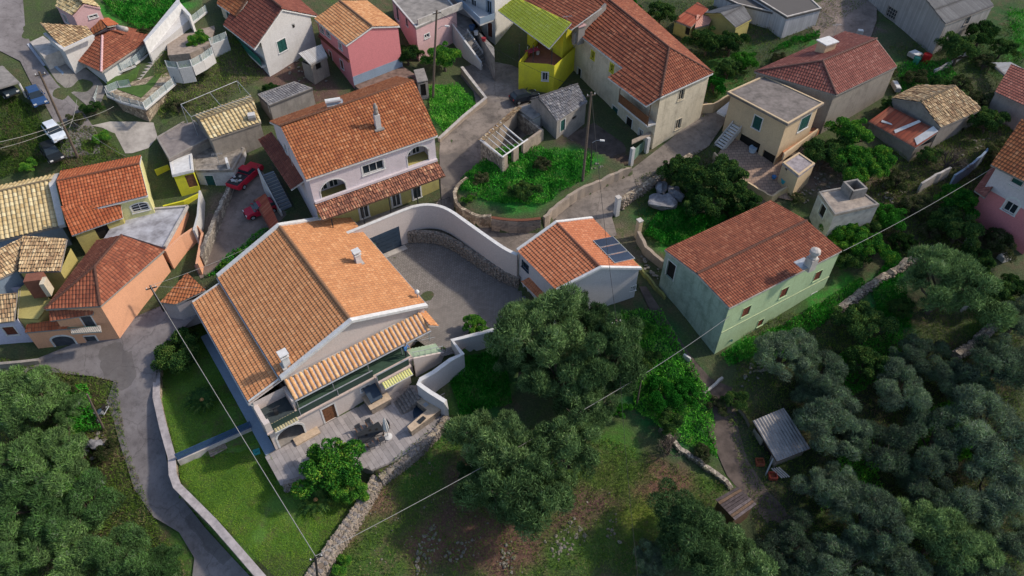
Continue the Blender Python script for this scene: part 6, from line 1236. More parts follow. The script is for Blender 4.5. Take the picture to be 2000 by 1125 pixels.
w_ = wallrun('lane_side_wall', 'long stained retaining wall of the weedy garden rising beside the lane', 'wall', [(1063,424,'+1.5'),(1090,398,'+1.4'),(1125,372,'+1.3'),(1175,350,'+1.2'),(1232,326,'+1.0')], .35, RW, jag=.05)
w_ = wallrun('far_lane_wall', 'tan rubble wall on the right side of the lane, between pillar and terrace', 'wall', [(1212,390,'+1.1'),(1245,368,'+1.0'),(1300,332,'+.9'),(1350,300,'+.9')], .5, STONER, jag=.06)
facing_stones(w_['R'], w_, -1, .34, SG2); 
w_ = wallrun('cut_lane_wall', 'grey kerb wall with pale coping between the lane and the grass behind the lilac house', 'wall', [(902,130,'+1.0'),(925,160,'+.9'),(949,190,'+.8'),(905,226,'+.6'),(857,270,'+.5')], .3, RW, cap=.08, capmat=CONCL)
w_ = wallrun('gate_side_wall', 'leaning grey wall below the tall pillar opposite the garage', 'wall', [(1247,452,'+1.3'),(1262,480,'+1.0'),(1296,512,'+.8')], .35, RW, jag=.04)
for u, v, h, l in ((1208,385,2.3,'white pillar at the start of the tan lane wall'), (1250,430,2.3,'square tan pillar with white face opposite the garage')):
    p = respts([(u, v, '+%s' % h)])[0]; t_ = root('gate_pillar', l, 'pillar', (p[0], p[1], p[2]-h)); mb = MB(); mb.box((p[0], p[1], p[2]-h/2-.2), (.45,.5,h+.4), .5); mb.obj('shaft', BEIGE if u > 1220 else WHITE, t_); mb = MB(); mb.box((p[0], p[1], p[2]), (.55,.6,.08), .5); mb.obj('cap', CONCL, t_)
gp = root('garden_gate', 'green sheet metal gate between white posts at the corner of the cream house', 'gate', G(1250,325)); a, b = P(1241,290,7.6), P(1262,272,7.6)
for q in (P(1236,292,8.), P(1266,272,8.)): mb = MB(); mb.box((q[0], q[1], 6.9), (.4,.4,2.6), .6); mb.obj('gate_post', WHITE, gp)
mb = MB(); mb.prism([a[:2], b[:2], b[:2]+[.05,.05], a[:2]+[.05,.05]], 5.8, 7.6); mb.obj('gate_leaf', plain('pale_green_gate',(.16,.26,.20),.6,.2,4), gp); mb = MB(); mb.prism([a[:2]-[.5,.1], b[:2]+[.5,-.1], b[:2]+[.4,.5], a[:2]+[-.4,.6]], 8.2, 8.35); mb.obj('gate_roof', RW, gp)
# ruin without a roof
ru = root('roofless_ruin', 'roofless stone outbuilding with bare white rafters and a strip of broken tiles', 'ruin', G(985,300)); zr_ = 8.6
rc = [P(*q, zr_) for q in ((981,309),(1062,252),(1010,212),(938,276))]; f = [v2(p) for p in rc]; n = 4
for i in range(4):
    a, b = f[i], f[(i+1) % 4]; d = (b-a)/np.linalg.norm(b-a); nn = np.array([-d[1], d[0]])
    L_ = np.linalg.norm(b-a); seg = [(0, L_)] if i != 0 else [(0, .9), (1.9, 2.8), (3.6, L_)]
    for s0, s1 in seg: mb = MB(); mb.prism([a+d*s0, a+d*s1, a+d*s1+nn*.3, a+d*s0+nn*.3], 5.6, zr_-random.uniform(0,.15)); mb.obj('wall', STONEW if i % 2 else RW, ru)
    if i == 0: mb = MB(); mb.prism([a+d*.8, a+d*2., a+d*2.+nn*.29, a+d*.8+nn*.29], 5.6, 6.9); mb.obj('wall', RW, ru)
pts = [np.array([*f[3], zr_+.15]), np.array([*f[2], zr_+.15])]; d = (f[2]-f[3])/np.linalg.norm(f[2]-f[3]); nn = np.array([d[1], -d[0]])
covering('roof_tiles', [np.array([*(f[3]-nn*.2), zr_]), np.array([*(f[2]-nn*.2), zr_]), np.array([*(f[2]+nn*.7), zr_+.3]), np.array([*(f[3]+nn*.7), zr_+.3])], T_OLD, ru, **TKO)
for k in range(6):
    t = .02+k*.1; a = np.array([*(f[3]+(f[2]-f[3])*t), zr_+.25]); b = np.array([*(f[0]+(f[1]-f[0])*t), zr_+.05]); MB().tube([a, b], .05, 5).obj('rafter', WTRIM, ru)
for p, q in ((rc[3], rc[0]), (rc[0], rc[0]+(rc[1]-rc[0])*.6), (rc[3]+(rc[2]-rc[3])*.52, rc[0]+(rc[1]-rc[0])*.5)): MB().tube([p+[0,0,.15], q+[0,0,.15]], .09, 5).obj('beam', WTRIM, ru)
q_ = [P(*q, 8.7) for q in ((1040,233),(1063,222),(1036,202),(1008,211))]; MB().slab(q_, .12).obj('corner_roof', CONC, ru); walls_under(ru, [p-[0,0,.12] for p in q_], 5.8, 8.6, WHITE, .1)
# ---------------- stepped garden in the upper left ----------------
g1 = [(205,176),(232,196),(278,204),(310,180),(338,155),(318,130),(300,120),(270,150),(245,160)]
MB().prism([P(*q, 12.)[:2] for q in g1], 8.5, 12.0).obj('garden_terrace', STONER, kind='structure')
MB().prism([P(*q, 12.01)[:2] for q in ((225,173),(247,181),(276,191),(300,168),(318,142),(312,138),(285,165),(262,168),(240,168))], 11.9, 12.05).obj('garden_lawn', plain('garden_grass',(.07,.13,.03),.95,.3,2,c2=(.04,.08,.02)), kind='structure')
MB().prism([P(*q, 12.9)[:2] for q in ((205,150),(250,140),(280,115),(262,140),(240,152),(208,165))], 9.5, 12.7).obj('garden_lawn', _M['garden_grass'], kind='structure')
MB().prism([P(*q, 13.6)[:2] for q in ((325,75),(410,30),(420,55),(408,88),(370,104),(328,108))], 10.5, 13.6).obj('upper_terrace', plain('gravel_terrace', (.36,.29,.24), .95, .3, 3, c2=(.20,.16,.13)), kind='structure')
def picket(name, label, pts, h=.9, base=WHITE, bh=.06, sp=.32, mat=None, dark=False):
    w = respts(pts); t_ = root(name, label, 'fence', w[len(w)//2]-[0,0,h]); n = 0
    for p, q in zip(w[:-1], w[1:]):
        L = np.linalg.norm((q-p)[:2]); d = (q-p)[:2]/L; nn = np.array([-d[1], d[0]])*.1; a = math.atan2(d[1], d[0])
        mb = MB(); mb.prism([p[:2]-nn, q[:2]-nn, q[:2]+nn, p[:2]+nn], min(p[2], q[2])-h-bh, min(p[2], q[2])-h*.85); mb.obj('base_wall', base, t_)
        mb = MB()
        for k in range(7): z0 = -h*.85+k*h*.85/6.5; mb.add([(*(p[:2]-nn*.2), p[2]+z0), (*(q[:2]-nn*.2), q[2]+z0), (*(q[:2]-nn*.2), q[2]+z0+.06), (*(p[:2]-nn*.2), p[2]+z0+.06)], [(0,1,2,3)])
        mb.obj('fence_slats', mat or plain('pale_aqua_metal',(.50,.58,.58),.5,.1,4), t_)
        for k in range(int(L/1.3)+2): c = p+(q-p)*min(1, k*1.3/L); mb = MB(); mb.box((c[0], c[1], c[2]-h/2), (.08,.08,h), a); mb.obj('fence_post', plain('grey_post',(.16,.20,.22),.5) if k % 2 else WTRIM, t_)
picket('slatted_fence', 'pale slatted fence along the near edge of the stepped garden', [(204,174,12.8),(232,187,12.8),(277,199,12.8)]); picket('slatted_fence', 'pale slatted fence along the right edge of the stepped garden', [(278,200,12.8),(338,150,12.8)])
picket('slatted_fence', 'pale slatted fence between garden steps and hipped roof', [(210,134,13.7),(258,112,13.9),(286,86,14.2)]); picket('slatted_fence', 'short pale slatted fence between the two small lawns', [(205,168,12.8),(228,158,12.9),(250,155,12.9)])
picket('slatted_fence', 'pale slatted fence on the white wall of the upper terrace', [(322,118,14.6),(345,121,14.6),(370,117,14.6)], bh=1.7); picket('slatted_fence', 'shorter pale slatted fence ending beside the green gate panel', [(371,117,14.6),(392,106,14.6),(412,92,14.6)], bh=1.); picket('slatted_fence', 'pale fence panels between upper terrace and the green lot', [(372,32,15.2),(400,10,15.2)]); picket('slatted_fence', 'pale panel fence right of the round bush on the upper terrace', [(408,75,14.6),(440,62,14.6)], bh=2.)
picket('slatted_fence', 'short slatted fence left of the stepped garden', [(182,190,12.2),(196,150,12.6)])
wb_ = root('white_gable_wall', 'tall white angled wall between the green lot and the garden steps', 'wall', G(320,80))
for q in (((281,82),(290,104),(372,40),(355,14)),): MB().prism([P(*a, 15.)[:2] for a in ((281,82),(284,86),(358,26),(355,14))], 11.5, [15.2,15.2,16.2,16.2]).obj('wall', WTRIM, wb_); MB().prism([P(*a, 15.)[:2] for a in ((355,14),(358,26),(373,42),(376,38))], 11.5, 15.6).obj('wall', WTRIM, wb_); MB().prism([P(*a, 14.6)[:2] for a in ((284,86),(288,92),(360,46),(372,40),(358,26))], 12., [14.2,13.8,13.8,14.8,15.4]).obj('wall', WHITE, wb_)
stairs('garden_stairs', 'stone steps climbing through the stepped garden to the upper terrace', P(324,76,13.7), P(262,152,12.1), 13, 1.6, plain('pale_step_stone',(.45,.41,.38),.9,.2,3))
w_ = wallrun('street_side_wall', 'pale plastered wall descending beside the dark street in the upper left', 'wall', [(55,85,'+1.1'),(85,125,'+1.1'),(112,165,'+1.1'),(175,222,'+1.1')], .3, plaster('grey_white_wall',(.42,.44,.50),(.2,.2,.2),.5)); w_ = wallrun('yard_wall', 'lavender wall of the yard below the red hipped roof', 'wall', [(84,108,'+1.6'),(140,158,'+1.6'),(182,206,'+1.5')], .3, BLUEW)
tb_ = wallrun('yard_boundary_wall', 'long low stone wall between the red pickup yard and the sunken path', 'wall', [(455,345,7.3),(430,400,6.6),(405,460,5.9),(390,500,5.2)], .4, STONEW, jag=.04); wallrun('salmon_garden_wall', 'tall salmon wall closing the salmon house garden towards the yard', 'wall', [(322,490,6.2),(352,462,6.2),(385,440,6.2),(395,455,5.6),(384,515,5.2)], .25, SALMON); wallrun('narrow_path_wall', 'pale narrow wall left of the sunken path', 'wall', [(390,372,7.3),(386,420,6.6),(378,450,6.3)], .2, WHITE)
wallrun('lower_street_wall', 'stone retaining edge left of the street at the left frame edge', 'wall', [(-30,712,1.6),(40,706,1.6),(75,702,1.4)], .3, OLDW)
for l, pts, m_ in (('crumbling pale wall right of the hipped house below the ruined barn', [(1800,358,'+1.3'),(1830,340,'+1.3'),(1858,326,'+1.3')], CONCL), ('long grey wall behind the dry shrubs at the right', [(1866,342,'+1.6'),(1900,318,'+1.6'),(1932,290,'+1.6')], BLUEW), ('thin concrete edge on the grass terrace at the right', [(1880,602,'+.5'),(1928,577,'+.5')], CONCL), ('low pale pole barrier below the warehouse', [(1828,136,'+.5'),(1905,93,'+.5')], CONCL), ('bowed cream wall behind the cream house corner', [(1372,205,'+1.2'),(1395,202,'+1.2'),(1440,175,'+1.2')], BEIGE), ('low wall below the open terrace of the beige house', [(1395,297,'+.8'),(1440,345,'+.8'),(1508,382,'+.8'),(1545,360,'+.8')], BEIGE), ('yellow-green mossy edging between garage and footpath', [(1205,470,'+.8'),(1240,510,'+.5'),(1300,580,'+.3')], plain('mossy_kerb',(.26,.27,.08),.9,.4,2,c2=(.10,.10,.05))), ('curved pale kerb where the footpath widens', [(1375,768,'+.3'),(1398,748,'+.3'),(1412,735,'+.3')], CONCL)):
    wallrun('low_wall', l, 'wall', pts, .22, m_, jag=.03)
dw = wallrun('dry_stone_wall', 'dry stone terrace wall among the olives at the right', 'wall', [(1870,690,'+.7'),(1905,668,'+.7'),(1935,640,'+.7'),(1975,605,'+.7')], .6, STONEW, jag=.05); facing_stones(dw['R'], dw, -1, .4, SG); facing_stones(dw['R'], dw, 1, .4, SG)
dw = wallrun('dry_stone_wall', 'collapsed dry stone wall from the green house towards the far gardens', 'wall', [(1640,600,'+.6'),(1690,560,'+.6'),(1750,525,'+.6'),(1800,490,'+.6')], .6, STONEW, jag=.08); facing_stones(dw['R'], dw, -1, .4, SG2)
gwl = wallrun('grove_wall', 'overgrown low rubble wall between olive grove and footpath', 'wall', [(1290,835,'+.3'),(1330,875,'+.35'),(1390,915,'+.3'),(1430,950,'+.3')], .4, STONEW, jag=.08); facing_stones(gwl['R'], gwl, -1, .28, plain('mossy_stone',(.14,.13,.10),.95,.4,3,c2=(.05,.06,.03)))
# ---------------- vehicles ----------------
def car(name, label, rear, front, z, col, hatch=True, pickup=False, dx=0, L_=None):
    a, b = (P(*rear, z), P(*front, z)) if z is not None else (G(*rear), G(*front)); d = (b-a)[:2]; ang = math.atan2(d[1], d[0]); L = L_ or 4.2; c = (a+b)/2; zz = float(gz(c[0], c[1])[0])+.06
    t_ = root(name, label, 'car' if not pickup else 'pickup truck', (0, 0, 0)); M_ = []
    paint = plain(name+'_paint_%02d' % len(_M), col, .3, .06, 2, bump=0)
    def part(nm, prof, w0, w1, mat, par, bev=.0):
        """prof: side outline [(x,z)...]; body widened w0 at the belt, w1 at the top"""
        n = len(prof); zs = [p[1] for p in prof]; lo, hi = min(zs), max(zs); vs = []
        for sg in (-1, 1):
            for x, zq in prof: w = w0+(w1-w0)*((zq-lo)/(hi-lo+1e-6)); vs.append((x, sg*w, zq))
        bm = bmesh.new(); V_ = [bm.verts.new(q) for q in vs]; bm.faces.new(V_[:n][::-1]); bm.faces.new(V_[n:])
        for i in range(n): bm.faces.new((V_[i], V_[(i+1) % n], V_[n+(i+1) % n], V_[n+i]))
        bmesh.ops.recalc_face_normals(bm, faces=bm.faces[:])
        if bev: bmesh.ops.bevel(bm, geom=bm.edges[:], offset=bev, segments=2, affect='EDGES', profile=.6)
        o = bm_obj(nm, bm, mat, par, smooth=False); return o
    h = L/2; t_.scale = (1, min(1, L/4.0), min(1, L/4.0))
    if not pickup:
        body = part('body', [(-h,.35),(-h,.78),(-h+.15,.95),(-h*.45,.98),(h*.35,.95),(h*.8,.84),(h*.97,.68),(h,.4),(h*.9,.25),(-h*.9,.25)], .82, .76, paint, t_, .06)
        cab = part('glass_cabin', [(-h*.93,.93),(-h*.72,1.36),(-h*.1,1.42),(h*.12,1.36),(h*.48,.93)], .74, .58, GLASS, t_, .03)
        part('roof_panel', [(-h*.76,1.34),(-h*.7,1.42),(-h*.1,1.47),(h*.1,1.41),(h*.13,1.34)], .60, .55, paint, t_, .03)
        for sx in (-1, 1): m = MB(); m.box((h*.32, sx*.68, 1.14), (.08,.06,.5), rot=Matrix.Rotation(.9,3,'Y')); m.obj('windscreen_pillar', paint, t_)
    else:
        body = part('body', [(-h,.45),(-h,.95),(h*.05,1.0),(h*.45,1.0),(h*.95,.92),(h,.55),(h*.9,.35),(-h*.9,.35)], .84, .80, paint, t_, .05)
        cab = part('glass_cabin', [(-h*.05,.98),(h*.0,1.42),(h*.30,1.42),(h*.52,.98)], .74, .62, GLASS, t_, .03); part('roof_panel', [(-h*.04,1.4),(0,1.5),(h*.3,1.5),(h*.34,1.4)], .66, .6, paint, t_, .03)
        m = MB(); m.box((-h*.53,0,.985), (h*.86,1.4,.04)); m.obj('cargo_bed', DKMET, t_)
        for k in range(7): m = MB(); rock(m, (-h*.5+random.uniform(-.6,.6), random.uniform(-.5,.5), 1.08), (.25,.18,.12)); m.obj('scrap', random.choice([GALV, DARK, OLDW]), t_)
    for sx in (-1, 1):
        for x in (-h*.62, h*.64):
            m = MB(); m.tube([(x, sx*.66, .31), (x, sx*.86, .31)], .31, 14); wq = m.obj('wheel', DARK, t_); m = MB(); m.tube([(x, sx*.865, .31), (x, sx*.88, .31)], .19, 10); m.obj('rim', GALV, wq)
        m = MB(); m.box((h*.97, sx*.58, .68), (.08,.32,.14)); m.obj('headlight', WTRIM, t_); m = MB(); m.box((-h*.985, sx*.62, .78), (.06,.24,.16)); m.obj('tail_light', plain('tail_red',(.35,.02,.02),.3), t_); m = MB(); m.box((h*.3, sx*.88, .98), (.14,.14,.1)); m.obj('wing_mirror', paint, t_)
    m = MB(); m.box((h*1.0,0,.45), (.06,.9,.12)); m.obj('grille', DARK, t_)
    t_.location = (c[0], c[1], zz); t_.rotation_euler = (0, 0, ang); return t_
car('parked_car', 'dark blue hatchback parked on the street in the upper left', (66,180), (88,218), None, (.03,.07,.17), L_=3.7); car('parked_car', 'white hatchback parked beside the wooden pole in the upper left', (100,250), (124,284), None, (.62,.66,.72), L_=3.7)
car('parked_car', 'black car parked just behind the white hatchback', (96,292), (116,322), None, (.015,.018,.02), L_=3.7); car('parked_car', 'dark car under the flat shelter at the left edge', (2,170), (28,195), None, (.02,.03,.04), L_=3.7)
car('pickup_truck', 'red pickup loaded with scrap in the yard beside the lilac house', (462,380), (502,328), None, (.42,.02,.04), pickup=True, L_=4.4); car('parked_car', 'small red car half under the rusty canopy at the foot of the stairs', (530,408), (494,424), None, (.40,.02,.045), L_=3.5)
car('parked_car', 'dark car at the lane behind the grey cottage', (1012,200), (1036,192), None, (.02,.025,.035), L_=3.6)
sh = root('flat_car_shelter', 'flat grey shelter roof on white posts at the left edge', 'carport', G(10,190)); q_ = [P(*q, 14.6) for q in ((-60,190),(38,160),(5,128),(-60,140))]; MB().slab(q_, .15).obj('roof', CONC, sh)
for q in (P(36,161,14.5), P(6,131,14.5)): MB().tube([q, (q[0], q[1], 11.5)], .12, 6).obj('post', WHITE, sh)
cp = root('rusty_canopy', 'rust-brown sheet canopy over the small red car at the foot of the grey stairs', 'canopy', G(520,440)); q_ = sheet(cp, [(527,448,6.4),(496,392,6.4),(519,378,7.2),(547,440,7.2)], T_RUST, TKW, 'canopy_roof', WOOD)
for p in q_[:2]: MB().tube([p, (p[0], p[1], 4.3)], .05, 5).obj('post', DKMET, cp)
# motorcycle
mt = root('motorcycle', 'dark motorcycle parked nose down the road beside the leaning pole', 'motorcycle', (0,0,0))
for x in (-.68,.68):
    m = MB(); vs = []; 
    for k in range(16):
        t = k*math.pi/8; p_ = Vector((x+.27*math.cos(t), 0, .3+.27*math.sin(t))); vs.append(p_)
    m.tube(vs+[vs[0]], .055, 6, False); wq = m.obj('wheel', DARK, mt); m = MB(); m.tube([(x,-.05,.3),(x,.05,.3)], .14, 8); m.obj('rim', GALV, wq)
for nm, pts, rr, ma in (('frame', [(-.68,0,.3),(-.2,0,.45),(.25,0,.5),(.55,0,.85)], .06, DKMET), ('fork', [(.68,0,.3),(.5,0,.95)], .05, GALV), ('handlebar', [(.42,-.34,1.0),(.52,0,.95),(.42,.34,1.0)], .025, GALV), ('exhaust', [(.1,.16,.3),(-.8,.2,.4)], .05, GALV), ('seat', [(-.75,0,.82),(-.4,0,.78),(-.05,0,.8)], [.08,.15,.1], DARK), ('tank', [(-.1,0,.85),(.15,0,.92),(.42,0,.86)], [.12,.19,.1], NAVY)):
    m = MB(); m.tube(pts, rr, 8); m.obj(nm, ma, mt)
m = MB(); m.lathe((.56,0,.82), [(.02,-.08),(.1,0),(.08,.08)], 8); m.obj('headlight', WTRIM, mt); m = MB(); m.tube([(0,0,.4),(0,0,.62)], .16, 7); m.obj('engine', GALV, mt)
q = G(203,812); mt.location = tuple(q); mt.rotation_euler = (0,0,math.radians(-98))
# ---------------- on the patio ----------------
tb = root('dining_table', 'dark rectangular dining table with chairs round it on the patio', 'table', VL(4.5,-6.0,.23))
m = MB(); m.prism([VL(3.4,-6.55)[:2],VL(5.6,-6.55)[:2],VL(5.6,-5.45)[:2],VL(3.4,-5.45)[:2]], .93, .98); m.obj('table_top', DKMET, tb)
for x,y in ((3.5,-6.45),(5.5,-6.45),(5.5,-5.55),(3.5,-5.55)): m = MB(); m.box(VL(x,y,.58), (.08,.08,.7), VA); m.obj('leg', DKMET, tb)
for x,y,l in ((4.1,-6.1,'dark dish on the patio table, nearest the orange tree'),(4.6,-5.85,'dark dish in the middle of the patio table'),(5.1,-6.1,'dark dish on the patio table, nearest the parasol')): o_ = root('dish', l, 'dish', VL(x,y,.98), 'dishes on the patio table'); m = MB(); m.lathe(VL(x,y,.98), [(.05,0),(.12,.03),(.11,.035)], 10); m.obj('bowl', DARK, o_)
def chair0(label):
    t_ = root('patio_chair', label, 'chair', (0,0,0), 'chairs round the patio table')
    def bx(nm, c, s, m_=DKMET): m = MB(); m.box(c, s); m.obj(nm, m_, t_)
    bx('seat', (0,0,.44), (.52,.5,.06), SLATE); bx('backrest', (0,.27,.72), (.5,.05,.5), SLATE)
    for sx in (-1,1):
        bx('armrest', (sx*.27,0,.64), (.05,.5,.03), WOODB)
        for sy in (-1,1): bx('leg', (sx*.24,sy*.22,.22), (.04,.04,.44))
    return t_
ch = [(3.9,-5.05,0,'dark patio chair at the house side of the table, left'), (4.9,-5.05,0,'dark patio chair at the house side of the table, right'), (4.0,-7.0,math.pi,'dark patio chair at the lawn side of the table, left'), (5.0,-7.0,math.pi,'dark patio chair at the lawn side of the table, right'), (6.0,-6.0,-math.pi/2,'dark patio chair at the table end nearest the parasol'), (3.0,-6.0,math.pi/2,'dark patio chair at the table end nearest the orange tree')]
c0 = None
for x, y, r, l in ch:
    o_ = chair0(l) if c0 is None else clone(c0, label=l); c0 = c0 or o_; o_.location = VL(x, y, .23); o_.rotation_euler = (0,0,VA+r)
pa = root('closed_parasol', 'closed white parasol standing in a round base beside the patio table', 'parasol', VL(6.0,-7.2,.23)); q = np.array(P(758,853,.25)); 
m = MB(); m.lathe(q, [(.38,0),(.38,.07),(.1,.14)], 16); m.obj('base', WTRIM, pa); m = MB(); m.tube([q, q+[0,0,2.9]], .03, 6); m.obj('pole', GALV, pa)
prof = [(.05,.95),(.22,1.0),(.26,1.4),(.2,2.1),(.1,2.7),(.02,2.85)]; vs = []; n_ = 16
for r, z in prof:
    for k in range(n_): rr = r*(1 if k % 2 else .62); vs.append(q+[rr*math.cos(k*2*math.pi/n_), rr*math.sin(k*2*math.pi/n_), z])
mk('canopy', vs, [(i*n_+k, i*n_+(k+1) % n_, (i+1)*n_+(k+1) % n_, (i+1)*n_+k) for i in range(len(prof)-1) for k in range(n_)], WTRIM, pa)
pa.location = tuple(q); 
for c_ in pa.children: c_.location = tuple(np.array(VL(6.0,-7.2,.23))-q)
ov_ = root('outdoor_oven_bench', 'tan built-in bench with sloping dark cover against the villa wall', 'bench', VL(6.7,-3.3,.2)); m = MB(); m.prism([VL(5.7,-4.0)[:2],VL(7.6,-4.0)[:2],VL(7.6,-2.4)[:2],VL(5.7,-2.4)[:2]], .2, 1.05); m.obj('bench_body', SG2, ov_); m = MB(); m.prism([VL(5.6,-4.1)[:2],VL(7.7,-4.1)[:2],VL(7.7,-2.4)[:2],VL(5.6,-2.4)[:2]], 1.05, 1.13); m.obj('bench_top', _M['tan_stone'], ov_)
MB().slab([VL(5.9,-3.7,1.45), VL(7.1,-3.7,1.45), VL(7.1,-2.4,2.1), VL(5.9,-2.4,2.1)], .06).obj('cover', NAVY, ov_)
m = MB(); [m.box(VL(x,-3.6,1.28), (.05,.05,.35), VA) for x in (6.0,7.0)]; m.obj('cover_strut', DKMET, ov_)
kc = root('outdoor_kitchen', 'L-shaped tan outdoor kitchen counter with sink and grill at the patio edge', 'counter', VL(9,-6.6,.2))
def pxbox(nm, q, z0, z1, mat, par): m = MB(); m.prism([P(*a, z1)[:2] for a in q], z0, z1); return m.obj(nm, mat, par)
pxbox('counter_base', ((813,783),(826,774),(860,800),(803,841),(796,833),(834,800)), .2, 1.1, SG2, kc); pxbox('counter_top', ((812,783),(826,773),(861,800),(803,843),(795,833),(834,800)), 1.1, 1.16, _M['tan_stone'], kc); pxbox('sink', ((825,790),(832,785),(838,790),(831,795)), 1.1, 1.17, GALV, kc)
gq = pxbox('grill', ((815,822),(826,812),(832,816),(821,827)), 1.16, 1.26, DKMET, kc); pxbox('dark_floor', ((806,806),(812,786),(833,801),(808,818)), .225, .235, NAVY, kc)
# person leaning at the top of the green stairs
def person(label, at, rz, shirt, trousers, skin=(.42,.26,.18), hair=(.03,.02,.015)):
    t_ = root('person', label, 'person', (0,0,0)); V_ = [((0,0,.95),.15),((0,.02,1.2),.16),((0,.05,1.4),.17),((0,.07,1.52),.06),((0,.09,1.62),.075),((0,.10,1.72),.1),((0,.1,1.8),.07),
      ((.10,0,.88),.1),((.11,.04,.5),.065),((.11,-.02,.1),.045),((.11,.13,.04),.045),((-.10,0,.88),.1),((-.12,-.03,.5),.065),((-.12,-.1,.1),.045),((-.12,.05,.04),.045),
      ((.2,.06,1.42),.06),((.27,.18,1.18),.045),((.2,.4,1.1),.035),((-.2,.06,1.42),.06),((-.27,.18,1.18),.045),((-.2,.4,1.1),.035)]
    Ed = [(0,1),(1,2),(2,3),(3,4),(4,5),(5,6),(0,7),(7,8),(8,9),(9,10),(0,11),(11,12),(12,13),(13,14),(2,15),(15,16),(16,17),(2,18),(18,19),(19,20)]
    for sx, b in ((1,17),(-1,20)):
        for j in range(5):
            n = len(V_); bx_ = V_[b][0]; o_ = (-.03+.017*j)*1.0; ln = (.05,.085,.09,.085,.065)[j]; V_.append(((bx_[0]+o_, bx_[1]+.05, bx_[2]),.011)); V_.append(((bx_[0]+o_*1.3, bx_[1]+.05+ln, bx_[2]-.03),.008)); Ed += [(b, n), (n, n+1)]
    me = bpy.data.meshes.new('body'); me.from_pydata([v for v, r in V_], Ed, []); o = bpy.data.objects.new('body_tmp', me); COL.objects.link(o)
    md = o.modifiers.new('s', 'SKIN'); sv = me.skin_vertices[0] if len(me.skin_vertices) else None
    if sv is None:
        bm = bmesh.new(); bm.from_mesh(me); bm.verts.layers.skin.verify(); bm.to_mesh(me); bm.free(); sv = me.skin_vertices[0]
    for i, (v, r) in enumerate(V_): sv.data[i].radius = (r, r); sv.data[i].use_root = (i == 0)
    ss = o.modifiers.new('d', 'SUBSURF'); ss.levels = 1; ss.render_levels = 1
    dg = bpy.context.evaluated_depsgraph_get(); m2 = bpy.data.meshes.new_from_object(o.evaluated_get(dg)); bpy.data.objects.remove(o)
    for nm, c in (('skin', skin), ('shirt', shirt), ('trousers', trousers), ('shoe_leather', (.02,.02,.02)), ('hair', hair)): m2.materials.append(plain('person_'+nm+str(round(sum(c), 2)), c, .8, .05, 3, bump=0))
    for p in m2.polygons:
        z = p.center.z; y = p.center.y; x = abs(p.center.x); p.material_index = 3 if z < .09 else 2 if z < .98 and y < .3 and x < .24 else (1 if z < 1.5 and not (y > .3) else (4 if z > 1.74 or (z > 1.62 and y < .07) else 0)); p.use_smooth = True
    o = bpy.data.objects.new('body', m2); COL.objects.link(o); o.parent = t_
    m = MB(); m.box((0,.205,1.68), (.02,.03,.035)); m.obj('nose', m2.materials[0], t_)
    for sx in (-1,1): m = MB(); m.box((sx*.035,.19,1.72), (.02,.012,.012)); m.obj('eye', DARK, t_)
    t_.location = tuple(map(float, at)); t_.rotation_euler = (0,0,rz); return t_
person('person in a blue top and dark trousers leaning over the rail at the stair head', VL(10.6,-2.15,3.1), VA+math.pi*1.15, (.05,.16,.38), (.03,.03,.04))
# cushion-like bits on the lawn
bn = root('wooden_bench', 'low wooden slatted bench on the lawn beside the blue fence', 'bench', P(426,880,-.85)); q = np.array(P(425,878,-.5)); an_ = math.radians(36)
for k in range(4): m = MB(); o_ = Matrix.Rotation(an_,3,'Z')@Vector((0,(k-1.5)*.2,0)); m.box(q+[o_.x,o_.y,0], (1.5,.16,.05), an_); m.obj('slat', SG2, bn)
for sx in (-1,1): m = MB(); o_ = Matrix.Rotation(an_,3,'Z')@Vector((sx*.55,0,0)); m.box(q+[o_.x,o_.y,-.2], (.1,.7,.35), an_); m.obj('leg', WOOD, bn)
sq = root('garden_cover', 'small turquoise cover plate lying in the grass by the villa plinth', 'cover', P(501,883,-.9)); m = MB(); m.box(P(501,883,-.85), (.6,.6,.12), .4); m.obj('plate', plain('turquoise',(.05,.30,.27),.6), sq); m = MB(); m.box(P(501,883,-.78), (.2,.04,.03), .4); m.obj('handle', DKMET, sq)
# ---------------- sheds in the grove ----------------
cs = root('corrugated_shed', 'open shed with sloping corrugated grey roof among the olive trees', 'shed', G(1520,870)); q_ = sheet(cs, [(1517,902,.0),(1583,876,.0),(1530,797,.9),(1470,822,.9)], CORRL if False else plain('corrugated_roof',(.30,.28,.27),.6,.3,1.2,c2=(.15,.14,.14)), TKC, 'roof_frame', WOOD); walls_under(cs, q_, -2.2, -.05, BROWNW, .25, [('open',1500,870,1.4,1.2,dict(trim=None))])
MB().tube([P(1510,895,-.1), (*P(1503,912,-.1)[:2], -1.7)], .07, 6).obj('prop', GALV, cs)
ws = root('plank_shed', 'small dark shed with weathered plank roof beside the footpath', 'shed', G(1440,1000)); q_ = [P(*q, z) for q, z in (((1436,1016),.1),((1478,985),.1),((1441,950),.5),((1397,975),.5))]; walls_under(ws, q_, -3.2, .05, WOOD, .15)
for k in range(8):
    t0, t1 = k/8+.008, (k+1)/8-.008; A = lambda t, a, b: np.array(q_[a])+(np.array(q_[b])-np.array(q_[a]))*t; MB().slab([A(t0,0,3), A(t0,1,2), A(t1,1,2), A(t1,0,3)], .06).obj('plank', random.choice([WOOD, plain('old_plank',(.15,.12,.12),.9,.3,4), plain('old_plank_dark',(.09,.07,.07),.9,.3,4)]), ws)
tp_ = root('tin_sheet', 'crumpled pale tin sheet leaning by the corrugated shed', 'sheet metal', G(1452,825)); m = MB(); 
